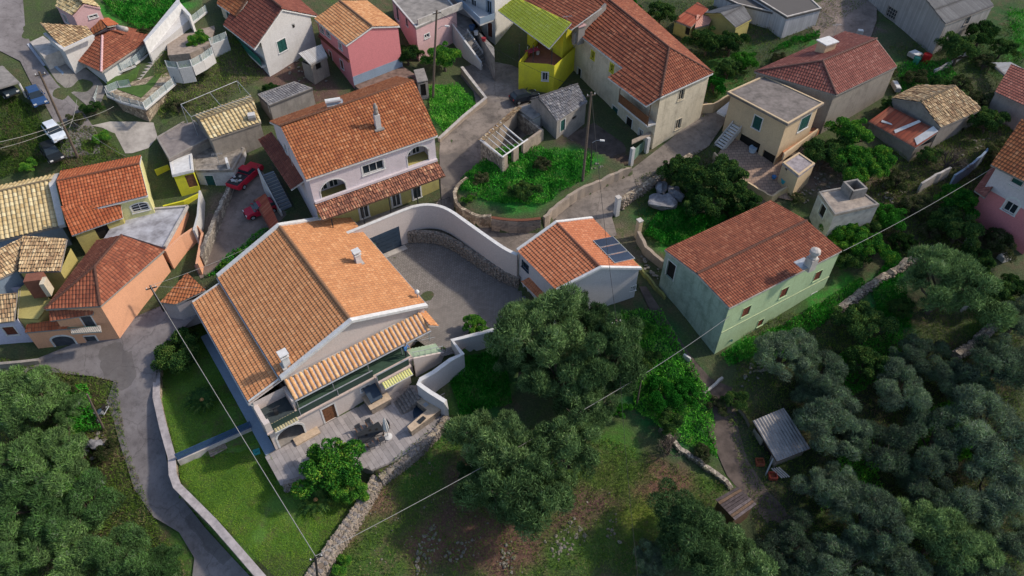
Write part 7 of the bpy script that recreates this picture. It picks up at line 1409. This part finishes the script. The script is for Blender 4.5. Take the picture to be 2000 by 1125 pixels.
a, b, c, d = P(1441,795,.6), P(1465,830,.3), P(1460,838,-1.0), P(1442,812,-.9); m.add([a,(a+b)/2+[.1,0,.1],b,c,(c+d)/2+[.12,0,0],d], [(0,1,4,5),(1,2,3,4)]); m.v += [(x+.05,y+.05,z) for x,y,z in m.v]; m.f += [(6,7,10,11),(7,8,9,10)]; m.obj('sheet', CORRL, tp_)
for i, (u, v, c, l) in enumerate(((1483,905,(.35,.10,.05),'orange crate lying by the shed prop'), (1508,932,(.40,.08,.05),'red-orange crate at the end of the plank pile'))):
    q = G(u, v); t_ = root('crate', l, 'crate', q); m = MB()
    for sx, sy, ax, by in ((0,-.3,.7,.04),(0,.3,.7,.04),(-.33,0,.04,.6),(.33,0,.04,.6)): m.box(q+[sx,sy,.2], (ax,by,.4))
    m.box(q+[0,0,.03], (.66,.56,.04)); m.obj('crate_body', plain('crate_%d' % i, c, .7), t_); m = MB(); m.box(q+[0,-.33,.32], (.3,.03,.05)); m.obj('handle', DKMET, t_)
pp_ = root('plank_pile', 'stack of bleached planks below the corrugated shed', 'planks', G(1515,925))
for k in range(4): a, b = G(1505+k*2,918), G(1526+k*2,937); o_ = np.array([k*.1,0,.3+.06*k]); MB().tube([a+o_, b+o_], .07, 4).obj('plank', CONCL, pp_)
# ---------------- poles and wires ----------------
PW = plain('pole_wood', (.15,.115,.09), .9, .2, 8, c2=(.09,.07,.055)); PD = plain('dark_pole', (.05,.045,.045), .8, .2, 6)
def pole(label, base, top, mat=PW, r=.13, arm=True, group=None):
    b = G(*base); h = hgt(top, base); zt_ = b[2]+h; t = P(*top, zt_); R_ = root('utility_pole', label, 'utility pole', b, group); m = MB(); m.tube([b-[0,0,.4], b*.5+t*.5, t], [r*1.15, r, r*.8], 8); m.obj('shaft', mat, R_)
    if arm:
        m = MB(); m.box(t-[0,0,.35], (1.0,.09,.09), .4); a_ = m.obj('crossarm', mat, R_)
        for k in (-.4,0,.4): m = MB(); c = t+np.array([k*math.cos(.4), k*math.sin(.4), -.3]); m.lathe(c, [(.03,0),(.06,.05),(.04,.1),(.05,.15),(.01,.18)], 6); m.obj('insulator', WTRIM, a_)
    return t
t1 = pole('black pole leaning in front of the salmon house corner', (343,648), (293,558), PD, .11); t2_ = pole('tall wooden pole standing in the weedy garden', (1138,352), (1155,180)); t3_ = pole('tall wooden pole with street lamp beside the citrus tree', (845,192), (853,20)); t4_ = pole('wooden pole rising through the big olive tree', (1195,702), (1204,625)); t5_ = pole('reddish wooden pole leaning over the street in the upper left', (152,308), (76,140)); t6_ = pole('wooden pole at the bottom edge by the stone wall', (622,1150), (616,1086), PD, .1); t7_ = pole('thin pole beside the bright green bush by the big olive', (1244,790), (1254,733), PW, .07, False); t8_ = pole('thin lamp pole in the weedy garden beside the tall wooden pole', (1154,330), (1156,278), PD, .06, False)
t9_ = pole('grey leaning pole lying over the verge behind the motorcycle', (202,838), (170,770), PW, .1, False)
for t, l in ((t3_, 'street lamp head on a curved arm of the tall pole by the citrus tree'), (t8_, 'white street lamp head on the thin pole in the weedy garden')):
    base_ = t-[0,0,2.2 if t is t3_ else .1]; R_ = root('street_lamp', l, 'street lamp', base_); m = MB(); m.tube([base_, base_+[.4,-.1,.4], base_+[.9,-.2,.5]], .03, 5); m.obj('arm', GALV, R_); m = MB(); m.box(base_+[1.05,-.22,.48], (.5,.22,.12), -.2); m.obj('lamp_head', WTRIM, R_)
WIRE = plain('grey_cable', (.30,.29,.27), .6, .05, 3, bump=0); WIRED = plain('black_cable', (.03,.03,.03), .6, .05, 3, bump=0)
def wire(label, a, b, sag=.5, r=.03, mat=WIRE):
    r = r*.7
    a = np.array(a, float); b = np.array(b, float); pts = [a+(b-a)*t-np.array([0,0,sag*4*t*(1-t)]) for t in np.linspace(0,1,15)]; m = MB(); m.tube(pts, r, 4, False); m.obj('overhead_cable', mat, None, label=label, cat='cable', group=None)
wire('thick pale cable from the black corner pole across the lawns to the bottom pole', t1, t6_, .6, .04); wire('thick pale cable from the bottom pole to the thin pole by the big olive', t6_, t7_, .5, .035); wire('pale cable from the big olive pole to the green house corner', t7_, np.array(P(1424,618,7.4)), .2, .04); wire('pale cable from the green house roof corner to the pink house on the right edge', P(1647,490,7.9), P(1966,311,11.8), .5, .035)
wire('cable from the black corner pole over the yard to the lilac house awning', t1, P(548,452,7.4), .4, .03); wire('cable stub from the black corner pole to the villa side roof', t1, P(402,562,5.2), .1, .02); wire('dark cable falling from the garden pole over the garage roof', t2_, t4_, .8, .03, WIRED); wire('dark cable running down over the grove from the olive pole', t4_, P(1246,1130,1.0), .9, .025, WIRED); wire('cable from the left edge to the leaning street pole', P(-40,285,16), P(143,232,13.5), .3, .03); wire('second cable from the left edge to the leaning street pole', P(-40,298,16), P(143,236,13.3), .4, .025)
wire('dark cable from the tall lamp pole to the garden pole', t3_, t2_, .9, .025, WIRED); wire('cable from street pole to the ribbed shed roof', P(143,236,13.3), P(222,208,12.), .2, .025); wire('cable looping from the street pole up to the white wall', P(135,250,13.), P(150,195,12.6), .2, .025); wire('thin cable over the garden from street pole to yellow house', P(140,236,13.2), P(245,305,10.2), .3, .02)
# ---------------- trees and shrubs ----------------
TREES = [
 # big olives in the middle
 ('olive',1062,640,92,'broad olive crown nearest the paved courtyard'), ('olive',1140,625,62,'olive crown touching the garage wall'), ('olive',1105,735,78,'shaded olive at the heart of the big clump'), ('olive',1195,690,80,'sunlit olive round the wooden pole, right of the big clump'), ('olive',1170,775,62,'low olive at the foot of the big clump by the bright bush'), ('olive',1015,700,50,'small olive at the left edge of the big clump, by the grass'),
 ('olive',980,868,90,'olive with feathery top left of the lower middle clump'), ('olive',1100,880,88,'rounded olive right of the lower middle clump'), ('olive',1030,955,96,'large olive at the front of the lower middle clump'), ('olive',930,915,48,'small olive on the left flank of the lower middle clump'),
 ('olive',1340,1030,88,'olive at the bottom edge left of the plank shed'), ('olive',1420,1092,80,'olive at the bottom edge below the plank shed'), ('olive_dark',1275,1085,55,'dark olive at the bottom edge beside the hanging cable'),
 # right hand grove
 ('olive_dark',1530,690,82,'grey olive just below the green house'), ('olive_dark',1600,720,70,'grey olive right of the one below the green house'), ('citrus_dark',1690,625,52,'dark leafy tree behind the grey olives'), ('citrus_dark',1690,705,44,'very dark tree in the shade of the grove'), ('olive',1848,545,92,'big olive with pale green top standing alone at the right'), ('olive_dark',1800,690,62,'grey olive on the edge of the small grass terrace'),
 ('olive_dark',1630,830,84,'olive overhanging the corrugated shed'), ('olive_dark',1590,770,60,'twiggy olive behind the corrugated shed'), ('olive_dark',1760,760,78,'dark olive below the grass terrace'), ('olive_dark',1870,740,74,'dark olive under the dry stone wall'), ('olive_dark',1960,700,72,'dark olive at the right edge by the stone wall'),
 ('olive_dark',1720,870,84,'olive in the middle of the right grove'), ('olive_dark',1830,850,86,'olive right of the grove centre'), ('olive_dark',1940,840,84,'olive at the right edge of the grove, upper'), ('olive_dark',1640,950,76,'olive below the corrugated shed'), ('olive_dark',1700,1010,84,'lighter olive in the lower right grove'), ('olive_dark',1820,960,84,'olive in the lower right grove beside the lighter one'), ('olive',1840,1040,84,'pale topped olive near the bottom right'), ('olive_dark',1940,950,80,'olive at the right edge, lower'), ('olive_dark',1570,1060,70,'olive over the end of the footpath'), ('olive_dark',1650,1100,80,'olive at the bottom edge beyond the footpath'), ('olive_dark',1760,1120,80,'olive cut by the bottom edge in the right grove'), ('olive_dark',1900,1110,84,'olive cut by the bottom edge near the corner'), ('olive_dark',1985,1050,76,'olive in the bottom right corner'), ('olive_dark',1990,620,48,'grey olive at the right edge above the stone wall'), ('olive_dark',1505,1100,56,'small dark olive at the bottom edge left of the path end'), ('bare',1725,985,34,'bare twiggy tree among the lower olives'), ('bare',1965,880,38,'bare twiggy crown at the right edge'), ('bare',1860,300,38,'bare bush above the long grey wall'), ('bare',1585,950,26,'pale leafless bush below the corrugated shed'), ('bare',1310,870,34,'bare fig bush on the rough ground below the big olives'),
 # left grove
 ('olive_pale',55,770,86,'light olive nearest the street in the left grove'), ('olive_pale',20,880,84,'light olive at the left edge, middle'), ('olive_pale',110,890,76,'light olive in the middle of the left grove'), ('olive_pale',55,975,88,'light olive lower in the left grove'), ('olive_pale',165,990,70,'light olive near the road in the left grove'), ('olive_pale',10,1070,84,'light olive in the bottom left corner'), ('olive_pale',125,1085,90,'light olive at the bottom edge, left grove'), ('olive_pale',235,1080,74,'light olive at the bottom edge beside the road'), ('olive_pale',312,1098,52,'light olive spreading over the road at the bottom'), ('olive_pale',130,790,40,'small light olive at the grove edge'),
 # leafy trees
 ('citrus',650,898,66,'bright orange tree beside the patio table'), ('citrus',680,955,34,'lower half of the orange tree clump by the lawn steps'), ('citrus_dark',345,690,46,'orange tree at the top of the upper lawn'), ('citrus',925,632,27,'round citrus bush by the courtyard front wall'), ('citrus',387,74,20,'round bush on the upper terrace in the upper left'), ('citrus',868,105,36,'orange tree in front of the white entrance terrace'), ('citrus_dark',795,100,28,'dark tree right of the tall pink house'),
 ('citrus_dark',1385,75,36,'dark citrus tree in front of the grey hut'), ('citrus_dark',1430,78,32,'dark citrus tree between the huts'), ('lime',1462,117,28,'bright bush below the farm huts'), ('lime',1395,163,26,'bright green bush behind the cream house corner'), ('citrus_dark',1425,130,26,'low dark bush behind the cream house'),
 ('citrus_dark',1350,335,48,'dark orange tree by the lane wall'), ('citrus_dark',1420,345,52,'dark leafy tree in front of the open terrace'), ('citrus_dark',1385,390,44,'leafy tree among the grey boulders'), ('citrus_dark',1450,390,38,'leafy tree below the open terrace'), ('citrus',1440,408,24,'small bright tree beside the green house roof'), ('citrus_dark',1330,320,30,'yellow-flecked tree near the lane'),
 ('citrus',1670,255,42,'citrus tree against the tall bare wall'), ('citrus_dark',1610,300,42,'dark citrus behind the beige hut'), ('citrus',1665,315,48,'citrus tree between hut and barn'), ('citrus',1715,310,42,'citrus tree below the ruined barn'), ('citrus_dark',1640,290,36,'dark citrus in the middle of the orchard'),
 ('citrus',1650,445,36,'bright citrus at the right gable of the green house'), ('citrus',1700,480,44,'citrus tree right of the green house'), ('citrus_dark',1660,500,34,'low citrus under the cable'), ('lime',1745,425,40,'vivid green round tree beside the concrete building'), ('citrus',1868,385,40,'citrus tree with yellow leaves left of the pink house'), ('citrus_dark',1880,440,46,'dark tree left of the pink house'), ('citrus_dark',1850,430,34,'dark bush under the cable at the right'),
 ('scrub',1905,195,30,'dark scrub between the barns at the right'), ('citrus_dark',1880,90,40,'dark trees beside the warehouse'), ('citrus_dark',1935,230,36,'dark bush below the red roof barn'), ('citrus_dark',1920,60,34,'dark tree at the top right'), ('scrub',1760,350,32,'scrub above the collapsed wall'), ('scrub',1950,290,28,'scrub behind the grey wall at the right'), ('citrus_dark',1930,560,40,'dark shrub right of the lone olive'), ('scrub',1950,470,36,'shrub below the pink house'),
 ('lime',1295,770,36,'bright green shrub below the big olive clump'), ('lime',1335,762,32,'bright green shrub beside the footpath'), ('lime',1215,800,22,'small bright shrub at the foot of the thin pole'), ('lime',1228,15,30,'bright green tree behind the cream house roof at the top'), ('shrub',1255,640,24,'dark green shrub by the garage corner'), ('citrus_dark',183,214,20,'round dark bush at the foot of the stone terrace'), ('shrub',200,270,17,'small bright shrub beside the street pole'), ('scrub',150,235,18,'scrub at the street verge'), ('citrus_dark',1025,370,30,'dark bush in the weedy garden'), ('shrub',915,385,14,'bush on the weedy garden wall'), ('scrub',1060,320,22,'scrub by the ruin'), ('scrub',940,345,18,'weedy bush left in the walled garden'),
 ('scrub',130,750,20,'scrub at the grove edge by the street'), ('shrub',150,850,20,'fern-like bush left of the road'), ('scrub',205,880,22,'grassy bush beside the road'), ('scrub',1400,790,22,'scrub beside the footpath'), ('citrus_dark',1440,780,24,'dark bush behind the footpath edge'), ('shrub',660,1100,26,'round dark green bush by the bottom pole'), ('scrub',860,330,0,'') , ('scrub',345,425,12,'weeds beside the concrete roof'), ('shrub',470,495,14,'bright climbing plants by the villa roof edge'), ('shrub',440,515,14,'bright plants beside the salmon wall'), ('shrub',500,475,12,'bright plants near the stairs foot'), ('citrus_dark',1760,600,26,'dark bush under the lone olive'), ('scrub',1740,140,16,'scrub below the warehouse wall'), ('lime',1400,560,0,''), ('scrub',300,195,14,'weeds under the stone terrace'), ('scrub',345,205,20,'rough bush on the slope under the frame'), ('scrub',395,140,16,'scrub on the slope behind the white house'),
 ('citrus_dark', 1740, 200, 20, 'low dark bush between bare house and ruined barn'),
 ('scrub', 1790, 150, 22, 'weedy bush below the warehouse corner'),
 ('citrus_dark', 1840, 165, 24, 'dark bramble on the slope under the warehouse'),
 ('scrub', 1880, 160, 24, 'tangled bush halfway down the slope under the warehouse'),
 ('citrus_dark', 1960, 90, 26, 'dark tree near the right edge beside the bright grass'),
 ('scrub', 1925, 120, 22, 'grey bush left of the tin shelter'),
 ('citrus_dark', 1240, 50, 24, 'dark bush behind the ridge of the cream house'),
 ('citrus_dark', 1290, 20, 30, 'dark tree mass left of the rusty hut'),
 ('citrus_dark', 1270, 75, 20, 'dark bush behind the cream house roof, lower'),
 ('scrub', 1520, 110, 18, 'weeds along the block shed wall'),
 ('citrus_dark', 1820, 300, 24, 'dark bush below the ruined barn lean-to'),
 ('scrub', 1790, 400, 30, 'tangled shrubs between the collapsed walls'),
 ('citrus_dark', 1760, 470, 26, 'dark bush under the cable right of the green round tree'),
 ('scrub', 1820, 450, 26, 'dry brush under the long cable'),
 ('citrus_dark', 1910, 500, 30, 'dark bush by the white slab post'),
 ('scrub', 1980, 420, 24, 'flowering shrub at the foot of the pink house'),
 ('citrus_dark', 1990, 560, 30, 'dark bush at the right edge below the slab post'),
 ('scrub', 1600, 100, 16, 'weeds beside the chimney box house'),
 ('citrus_dark', 260, 20, 0, ''),
 ('scrub', 280, 60, 14, 'weeds under the white angled wall'),
 ('shrub', 60, 330, 18, 'bush on the verge below the parked cars'),
 ('scrub', 20, 300, 20, 'rough bush at the left edge'),
 ('citrus_dark', 530, 170, 16, 'dark bush behind the blue-grey shed'),
 ('citrus_dark', 800, 160, 16, 'dark bush beside the privy'),
 ('scrub', 480, 440, 0, ''),
 ('scrub', 1230, 560, 16, 'weeds at the garage corner'),
 ('citrus_dark', 1265, 700, 26, 'dark shrub along the footpath edge'),
 ('citrus_dark', 1310, 820, 26, 'dark shrub on the rubble wall'),
 ('scrub', 1370, 880, 20, 'bramble over the rubble wall'),
 ('citrus_dark', 1560, 640, 0, ''),
 ('citrus',1640,470,26,'bush hiding the foot of the raw concrete building'),
 ('citrus_dark',1700,435,24,'bush at the near corner of the raw concrete building'),
 ('scrub',1560,385,16,'rubble weeds between beige hut and concrete building'),
]
for k, u, v, r, l in TREES:
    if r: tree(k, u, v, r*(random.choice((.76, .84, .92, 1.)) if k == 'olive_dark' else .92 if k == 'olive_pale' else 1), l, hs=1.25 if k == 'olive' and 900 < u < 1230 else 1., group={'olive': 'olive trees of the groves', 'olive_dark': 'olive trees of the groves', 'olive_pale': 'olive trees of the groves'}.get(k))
# cycads on the lawns
def cycad(u, v, rpx, z, label):
    q = np.array(P(u, v, z+.45)); q[2] = z; R_ = root('cycad', label, 'palm', q, 'cycads on the lawns'); dep = q[1]*_c-(q[2]-CAM_H)*_s; L = rpx*dep/FPX*1.05
    m = MB(); m.lathe(q, [(.24,-.1),(.26,.3),(.18,.45)], 9); m.obj('trunk', BARK, R_); m = MB(); m.lathe(q+[0,0,.4], [(.22,0),(.24,.14),(.12,.3),(.02,.34)], 9); m.obj('cone', plain('cycad_cone',(.50,.27,.10),.9,.2,9), R_)
    fm = LEAF['citrus_dark']
    for k in range(34):
        a = k*2.399; el = .25+.5*(k % 5)/5; m = MB(); prev = None; ln = L*random.uniform(.85,1.1)
        for j in range(13):
            t = j/12; rr = ln*t; z_ = .45+math.sin(t*2.4)*el*1.1-.25*t; c = Vector((q[0]+rr*math.cos(a), q[1]+rr*math.sin(a), q[2]+z_)); w = .16*math.sin(math.pi*min(1,t*.9+.1))+.02
            s_ = Vector((-math.sin(a), math.cos(a), 0))
            if prev is None: prev = c; continue
            if 1:
                for sg in (-1, 1): m.add([prev, c+s_*sg*w*1.6+Vector((math.cos(a)*.07, math.sin(a)*.07, .03)), c], [(0,1,2)])
            prev = c
        m.obj('frond', fm, R_)
cycad(395,782,31,-.5,'cycad in the middle of the shaded upper lawn'); cycad(617,977,36,-.9,'cycad beside the steps on the lower lawn')
# ---------------- grass, weeds, rubble ----------------
groundcover('lawn_grass', [(316,720),(380,600),(490,790),(490,825),(345,888),(320,800)], 30000, .08, .028, LAWN, .03, z=-.5)
groundcover('lawn_grass', [(350,905),(520,860),(552,950),(640,920),(720,955),(600,1130),(540,1130),(420,1010),(352,935)], 70000, .08, .028, LAWN, .03, z=-.9)
for px, n in (([(900,350),(960,300),(1160,320),(1150,360),(1060,420),(965,415),(900,390)],16000), ([(838,170),(895,165),(930,205),(870,262),(840,230)],5000), ([(200,0),(380,0),(345,15),(285,68),(225,30)],6000), ([(875,730),(905,700),(985,680),(1000,790),(900,815)],8000), ([(1210,610),(1290,610),(1390,780),(1400,900),(1300,850),(1240,800)],12000), ([(1405,692),(1540,630),(1680,545),(1695,565),(1600,640),(1420,720)],9000), ([(1255,460),(1300,400),(1420,430),(1330,480),(1290,480)],6000), ([(1545,78),(1600,62),(1600,75),(1500,105)],1500), ([(1750,480),(1700,560),(1720,640),(1780,640)],4500), ([(1750,130),(1850,120),(1880,180),(1760,190)],3000), ([(400,545),(490,468),(540,440),(545,450),(440,530)],2500), ([(1965,20),(2010,20),(2010,120),(1985,120)],1200), ([(1620,700),(1760,640),(1760,720),(1660,780)],3000), ([(1640,880),(1700,840),(1720,960),(1600,1000)],2500), ([(1780,800),(1900,780),(1900,900),(1800,920)],3000), ([(110,760),(170,750),(200,840),(130,860)],2500), ([(60,920),(140,900),(220,960),(150,1000)],2500)):
    groundcover('weeds', px, n, .30, .09, WILD, .22)
for px, n in (([(740,935),(880,810),(1200,860),(1430,955),(1250,1130),(620,1130)],22000), ([(0,700),(230,745),(245,860),(300,1010),(380,1130),(0,1130)],26000), ([(1220,0),(1700,0),(1560,100),(1470,200),(1340,240),(1280,100)],14000), ([(300,110),(450,60),(520,150),(420,215),(310,235)],9000), ([(0,170),(80,220),(110,310),(0,350)],7000), ([(110,240),(180,250),(250,310),(120,335)],4000), ([(1650,300),(1850,250),(1990,200),(1900,500),(1650,500)],20000), ([(1450,620),(2000,560),(2000,1130),(1500,1130),(1420,820)],40000), ([(1240,350),(1400,280),(1450,400),(1400,480),(1250,470)],8000), ([(1730,90),(2000,40),(2000,300),(1900,240)],8000)):
    groundcover('rough_grass', px, n, .30, .05, MEADOW, .10)
RUB = plain('pale_field_stone', (.26,.235,.20), .95, .3, 5, c2=(.10,.09,.075))
def rubble(px, n, s, name='field_stones', mat=RUB):
    w = [T(u, v) for u, v in px]; a = np.array(w); lo = a[:, :2].min(0); hi = a[:, :2].max(0); m = MB(); k = 0; tries = 0
    while k < n and tries < n*30:
        tries += 1; q = lo+RNG.random(2)*(hi-lo)
        if not inpoly(q[:1], q[1:], w)[0]: continue
        r = s*random.uniform(.3,1.4); rock(m, (q[0], q[1], float(gz(q[0], q[1])[0])+r*.15), (r, r*.8, r*.5)); k += 1
    return m.obj(name, mat, None, kind='stuff')
for px, n, s in (([(815,1060),(850,1020),(860,1060),(830,1125),(805,1120)],49,.16), ([(860,1080),(925,1040),(930,1060),(880,1110)],27,.15), ([(1060,1060),(1120,1010),(1150,1050),(1090,1100)],60,.16), ([(960,1090),(1010,1040),(1000,1125)],33,.14), ([(1180,1020),(1210,1000),(1210,1060),(1190,1060)],16,.15), ([(700,1000),(900,850),(1200,960),(1100,1125),(700,1125)],88,.09), ([(1540,340),(1690,330),(1640,380),(1570,400)],66,.2), ([(1420,800),(1470,700),(1520,720),(1440,760)],33,.2), ([(160,800),(210,780),(200,860),(150,840)],22,.22), ([(150,860),(210,855),(190,900),(150,900)],22,.25), ([(1250,500),(1290,520),(1300,560),(1260,530)],27,.18), ([(1060,315),(1150,350),(1200,340),(1120,330)],22,.15), ([(1700,350),(1780,340),(1780,400),(1720,400)],38,.18), ([(1850,320),(1930,250),(1950,280),(1880,340)],33,.18), ([(540,120),(600,100),(640,160),(560,170)],33,.18)): rubble(px, n, s)
BO = plain('grey_boulder', (.26,.255,.27), .95, .35, 1.5, c2=(.11,.11,.12), bump=.5)
for u, v, r, l in ((1296,402,1.9,'largest grey boulder among the orange trees'), (1318,385,1.3,'grey boulder just above the largest one'), (1290,372,1.2,'low grey boulder nearest the lane wall'), (182,955,1.0,'dark boulder among the left olives'), (188,872,.9,'pale flat rock beside the road verge'), (140,795,.9,'pinkish rock at the grove edge')):
    q = G(u, v); m = MB(); rock(m, q+[0,0,.3], (r,r*.7,r*.55)); bm = bmesh.new(); vs = [bm.verts.new(x) for x in m.v]; [bm.faces.new([vs[i] for i in f]) for f in m.f]
    bmesh.ops.subdivide_edges(bm, edges=bm.edges[:], cuts=3, use_grid_fill=True)
    for x in bm.verts: n_ = mnoise.noise(x.co*1.3)*.35+mnoise.noise(x.co*3.7)*.12; x.co += (x.co-Vector(q)).normalized()*n_*r*.6
    bm_obj('boulder', bm, BO, None, label=l, cat='rock')
# yard clutter
def bin_(name, label, cat, u, v, z, col, r=.3, h=.6):
    q = np.array(P(u, v, z)) if z is not None else G(u, v); t_ = root(name, label, cat, q); m = MB(); m.lathe(q, [(r*.8,0),(r,h),(r*.95,h),(r*.75,.05)], 10); m.obj('body', plain('paint_%d_%d_%d' % tuple(int(c*100) for c in col), col, .5), t_); m = MB(); m.lathe(q+[0,0,h*.8], [(r*1.06,0),(r*1.06,h*.12)], 10); m.obj('rim', plain('paint_%d_%d_%d' % tuple(int(c*100) for c in col), col, .5), t_)
bin_('plastic_tub', 'turquoise tub on the terrace in front of the beige hut', 'tub', 1532, 357, 6.3, (.05,.36,.42), .45, .5); bin_('plastic_tub', 'small blue bowl beside the turquoise tub', 'tub', 1511, 348, 6.3, (.04,.18,.42), .25, .3); bin_('water_tank', 'pale blue tank under the beige house', 'tank', 1467, 303, 6.3, (.42,.50,.58), .45, 1.1); bin_('bucket', 'white bucket standing below the beige house', 'bucket', 1441, 290, 6.5, (.6,.58,.56), .25, .4); bin_('oil_drum', 'red drum at the corner of the warehouse', 'drum', 1806, 122, None, (.40,.02,.02), .5, 1.1); bin_('plastic_tub', 'green barrel beside the pale sheets at the warehouse', 'barrel', 1787, 125, None, (.05,.25,.18), .4, .9)
bin_('plant_pot', 'terracotta pot on the yellow porch', 'pot', 1030, 108, 10.4, (.35,.1,.05), .3, .4); bin_('plant_pot', 'pale pot by the porch window', 'pot', 1050, 106, 10.4, (.55,.5,.5), .25, .35); bin_('plant_pot', 'dark blue pot on the entrance terrace', 'pot', 922, 58, 11.0, (.05,.1,.2), .4, .6); bin_('plant_pot', 'white pot on the entrance terrace', 'pot', 930, 68, 11.0, (.5,.5,.52), .3, .5); bin_('plant_pot', 'red pot at the end of the terrace pots', 'pot', 945, 80, 11.0, (.3,.04,.05), .3, .45); bin_('plant_pot', 'black pot nearest the red door', 'pot', 937, 62, 11.0, (.03,.03,.03), .35, .6)
ts = root('porch_table', 'table with chairs under the yellow porch roof', 'table', P(1040,102,10.4)); m = MB(); m.box(P(1040,98,11.1), (1.6,.9,.06), .6); m.obj('table_top', plain('red_cloth',(.28,.03,.06),.8), ts)
for dx, dy in ((-.6,-.3),(.6,-.3),(-.6,.3),(.6,.3)): q = P(1040,98,10.75); m = MB(); m.box(q+[dx,dy,0], (.06,.06,.7)); m.obj('leg', WTRIM, ts)
for i, (q, w_, l) in enumerate((((1785,112),(1.2,2.6),'pale sheets leaning at the corner of the warehouse'), ((1748,174),(1.8,1.2),'pale old bathtub frame in the grass'), ((1890,478),(.9,1.4),'white slab post in the gardens at the right'), ((1958,508),(1.0,1.6),'white slab post near the right edge'), ((1678,68),(.6,1.4),'pale block standing on the dirt track'), ((1340,704),(.8,.4),'white scrap lying on the footpath'))):
    g_ = G(*q); t_ = root('pale_slab', l, 'slab', g_); m = MB(); m.box(g_+[0,0,.35], (w_[0], w_[1]*.5, .5), .5+i); m.obj('slab', CONCL, t_); m = MB(); m.box(g_+[0,0,.63], (w_[0]*.9, w_[1]*.42, .07), .5+i); m.obj('top', WTRIM, t_)
fr = root('pergola_frame', 'bare white metal frame standing on the slope behind the ribbed shed', 'frame', P(420,190,10.)); F_ = [P(*q, 11.8) for q in ((353,204),(463,158),(490,188),(373,228))]
for a, b in zip(F_, F_[1:]+F_[:1]): MB().tube([a, b], .035, 5).obj('rail', GALV, fr)
MB().tube([(F_[0]+F_[1])/2, (F_[2]+F_[3])/2], .03, 5).obj('rail', GALV, fr)
for a in F_: MB().tube([a, (a[0], a[1], float(gz(a[0], a[1])[0])-.2)], .035, 5).obj('post', GALV, fr)
bx_ = root('garden_shed', 'narrow grey privy with dark doorway beside the tall lamp pole', 'shed', G(825,180)); q_ = [P(*q, 9.9) for q in ((808,138),(828,134),(836,158),(816,163))]; walls_under(bx_, q_, 7., 9.8, OLDW, .03, [('open',827,176,.7,1.6,dict(trim=None))]); MB().slab([p+[0,0,.1] for p in q_], .1).obj('roof', CONC, bx_)

def antenna(label, u, v, z, h=1.8):
    q = np.array(P(u, v, z)); t_ = root('tv_antenna', label, 'antenna', q); MB().tube([q-[0,0,.4], q+[0,0,h]], .025, 5).obj('mast', GALV, t_); m = MB(); m.tube([q+[-.5,0,h-.1], q+[.6,.2,h-.1]], .015, 4)
    for k in range(6): c = q+np.array([-.45+k*.2, k*.04, h-.1]); m.tube([c+[.06,-.3,0], c-[.06,-.3,0]], .01, 4)
    m.obj('elements', GALV, t_)
antenna('white tv antenna at the gable corner of the lilac house', 570, 318, 11.3); antenna('rusty tv antenna beside the chimney box on the hipped roof', 1628, 70, 14.6, 1.4); antenna('bent tv antenna on the ribbed shed near the square chimney', 526, 215, 11.2); antenna('thin tv antenna above the yellow porch roof', 1106, 60, 14.6); antenna('tv antenna on the mossy concrete shed', 428, 318, 8.4, 1.2)
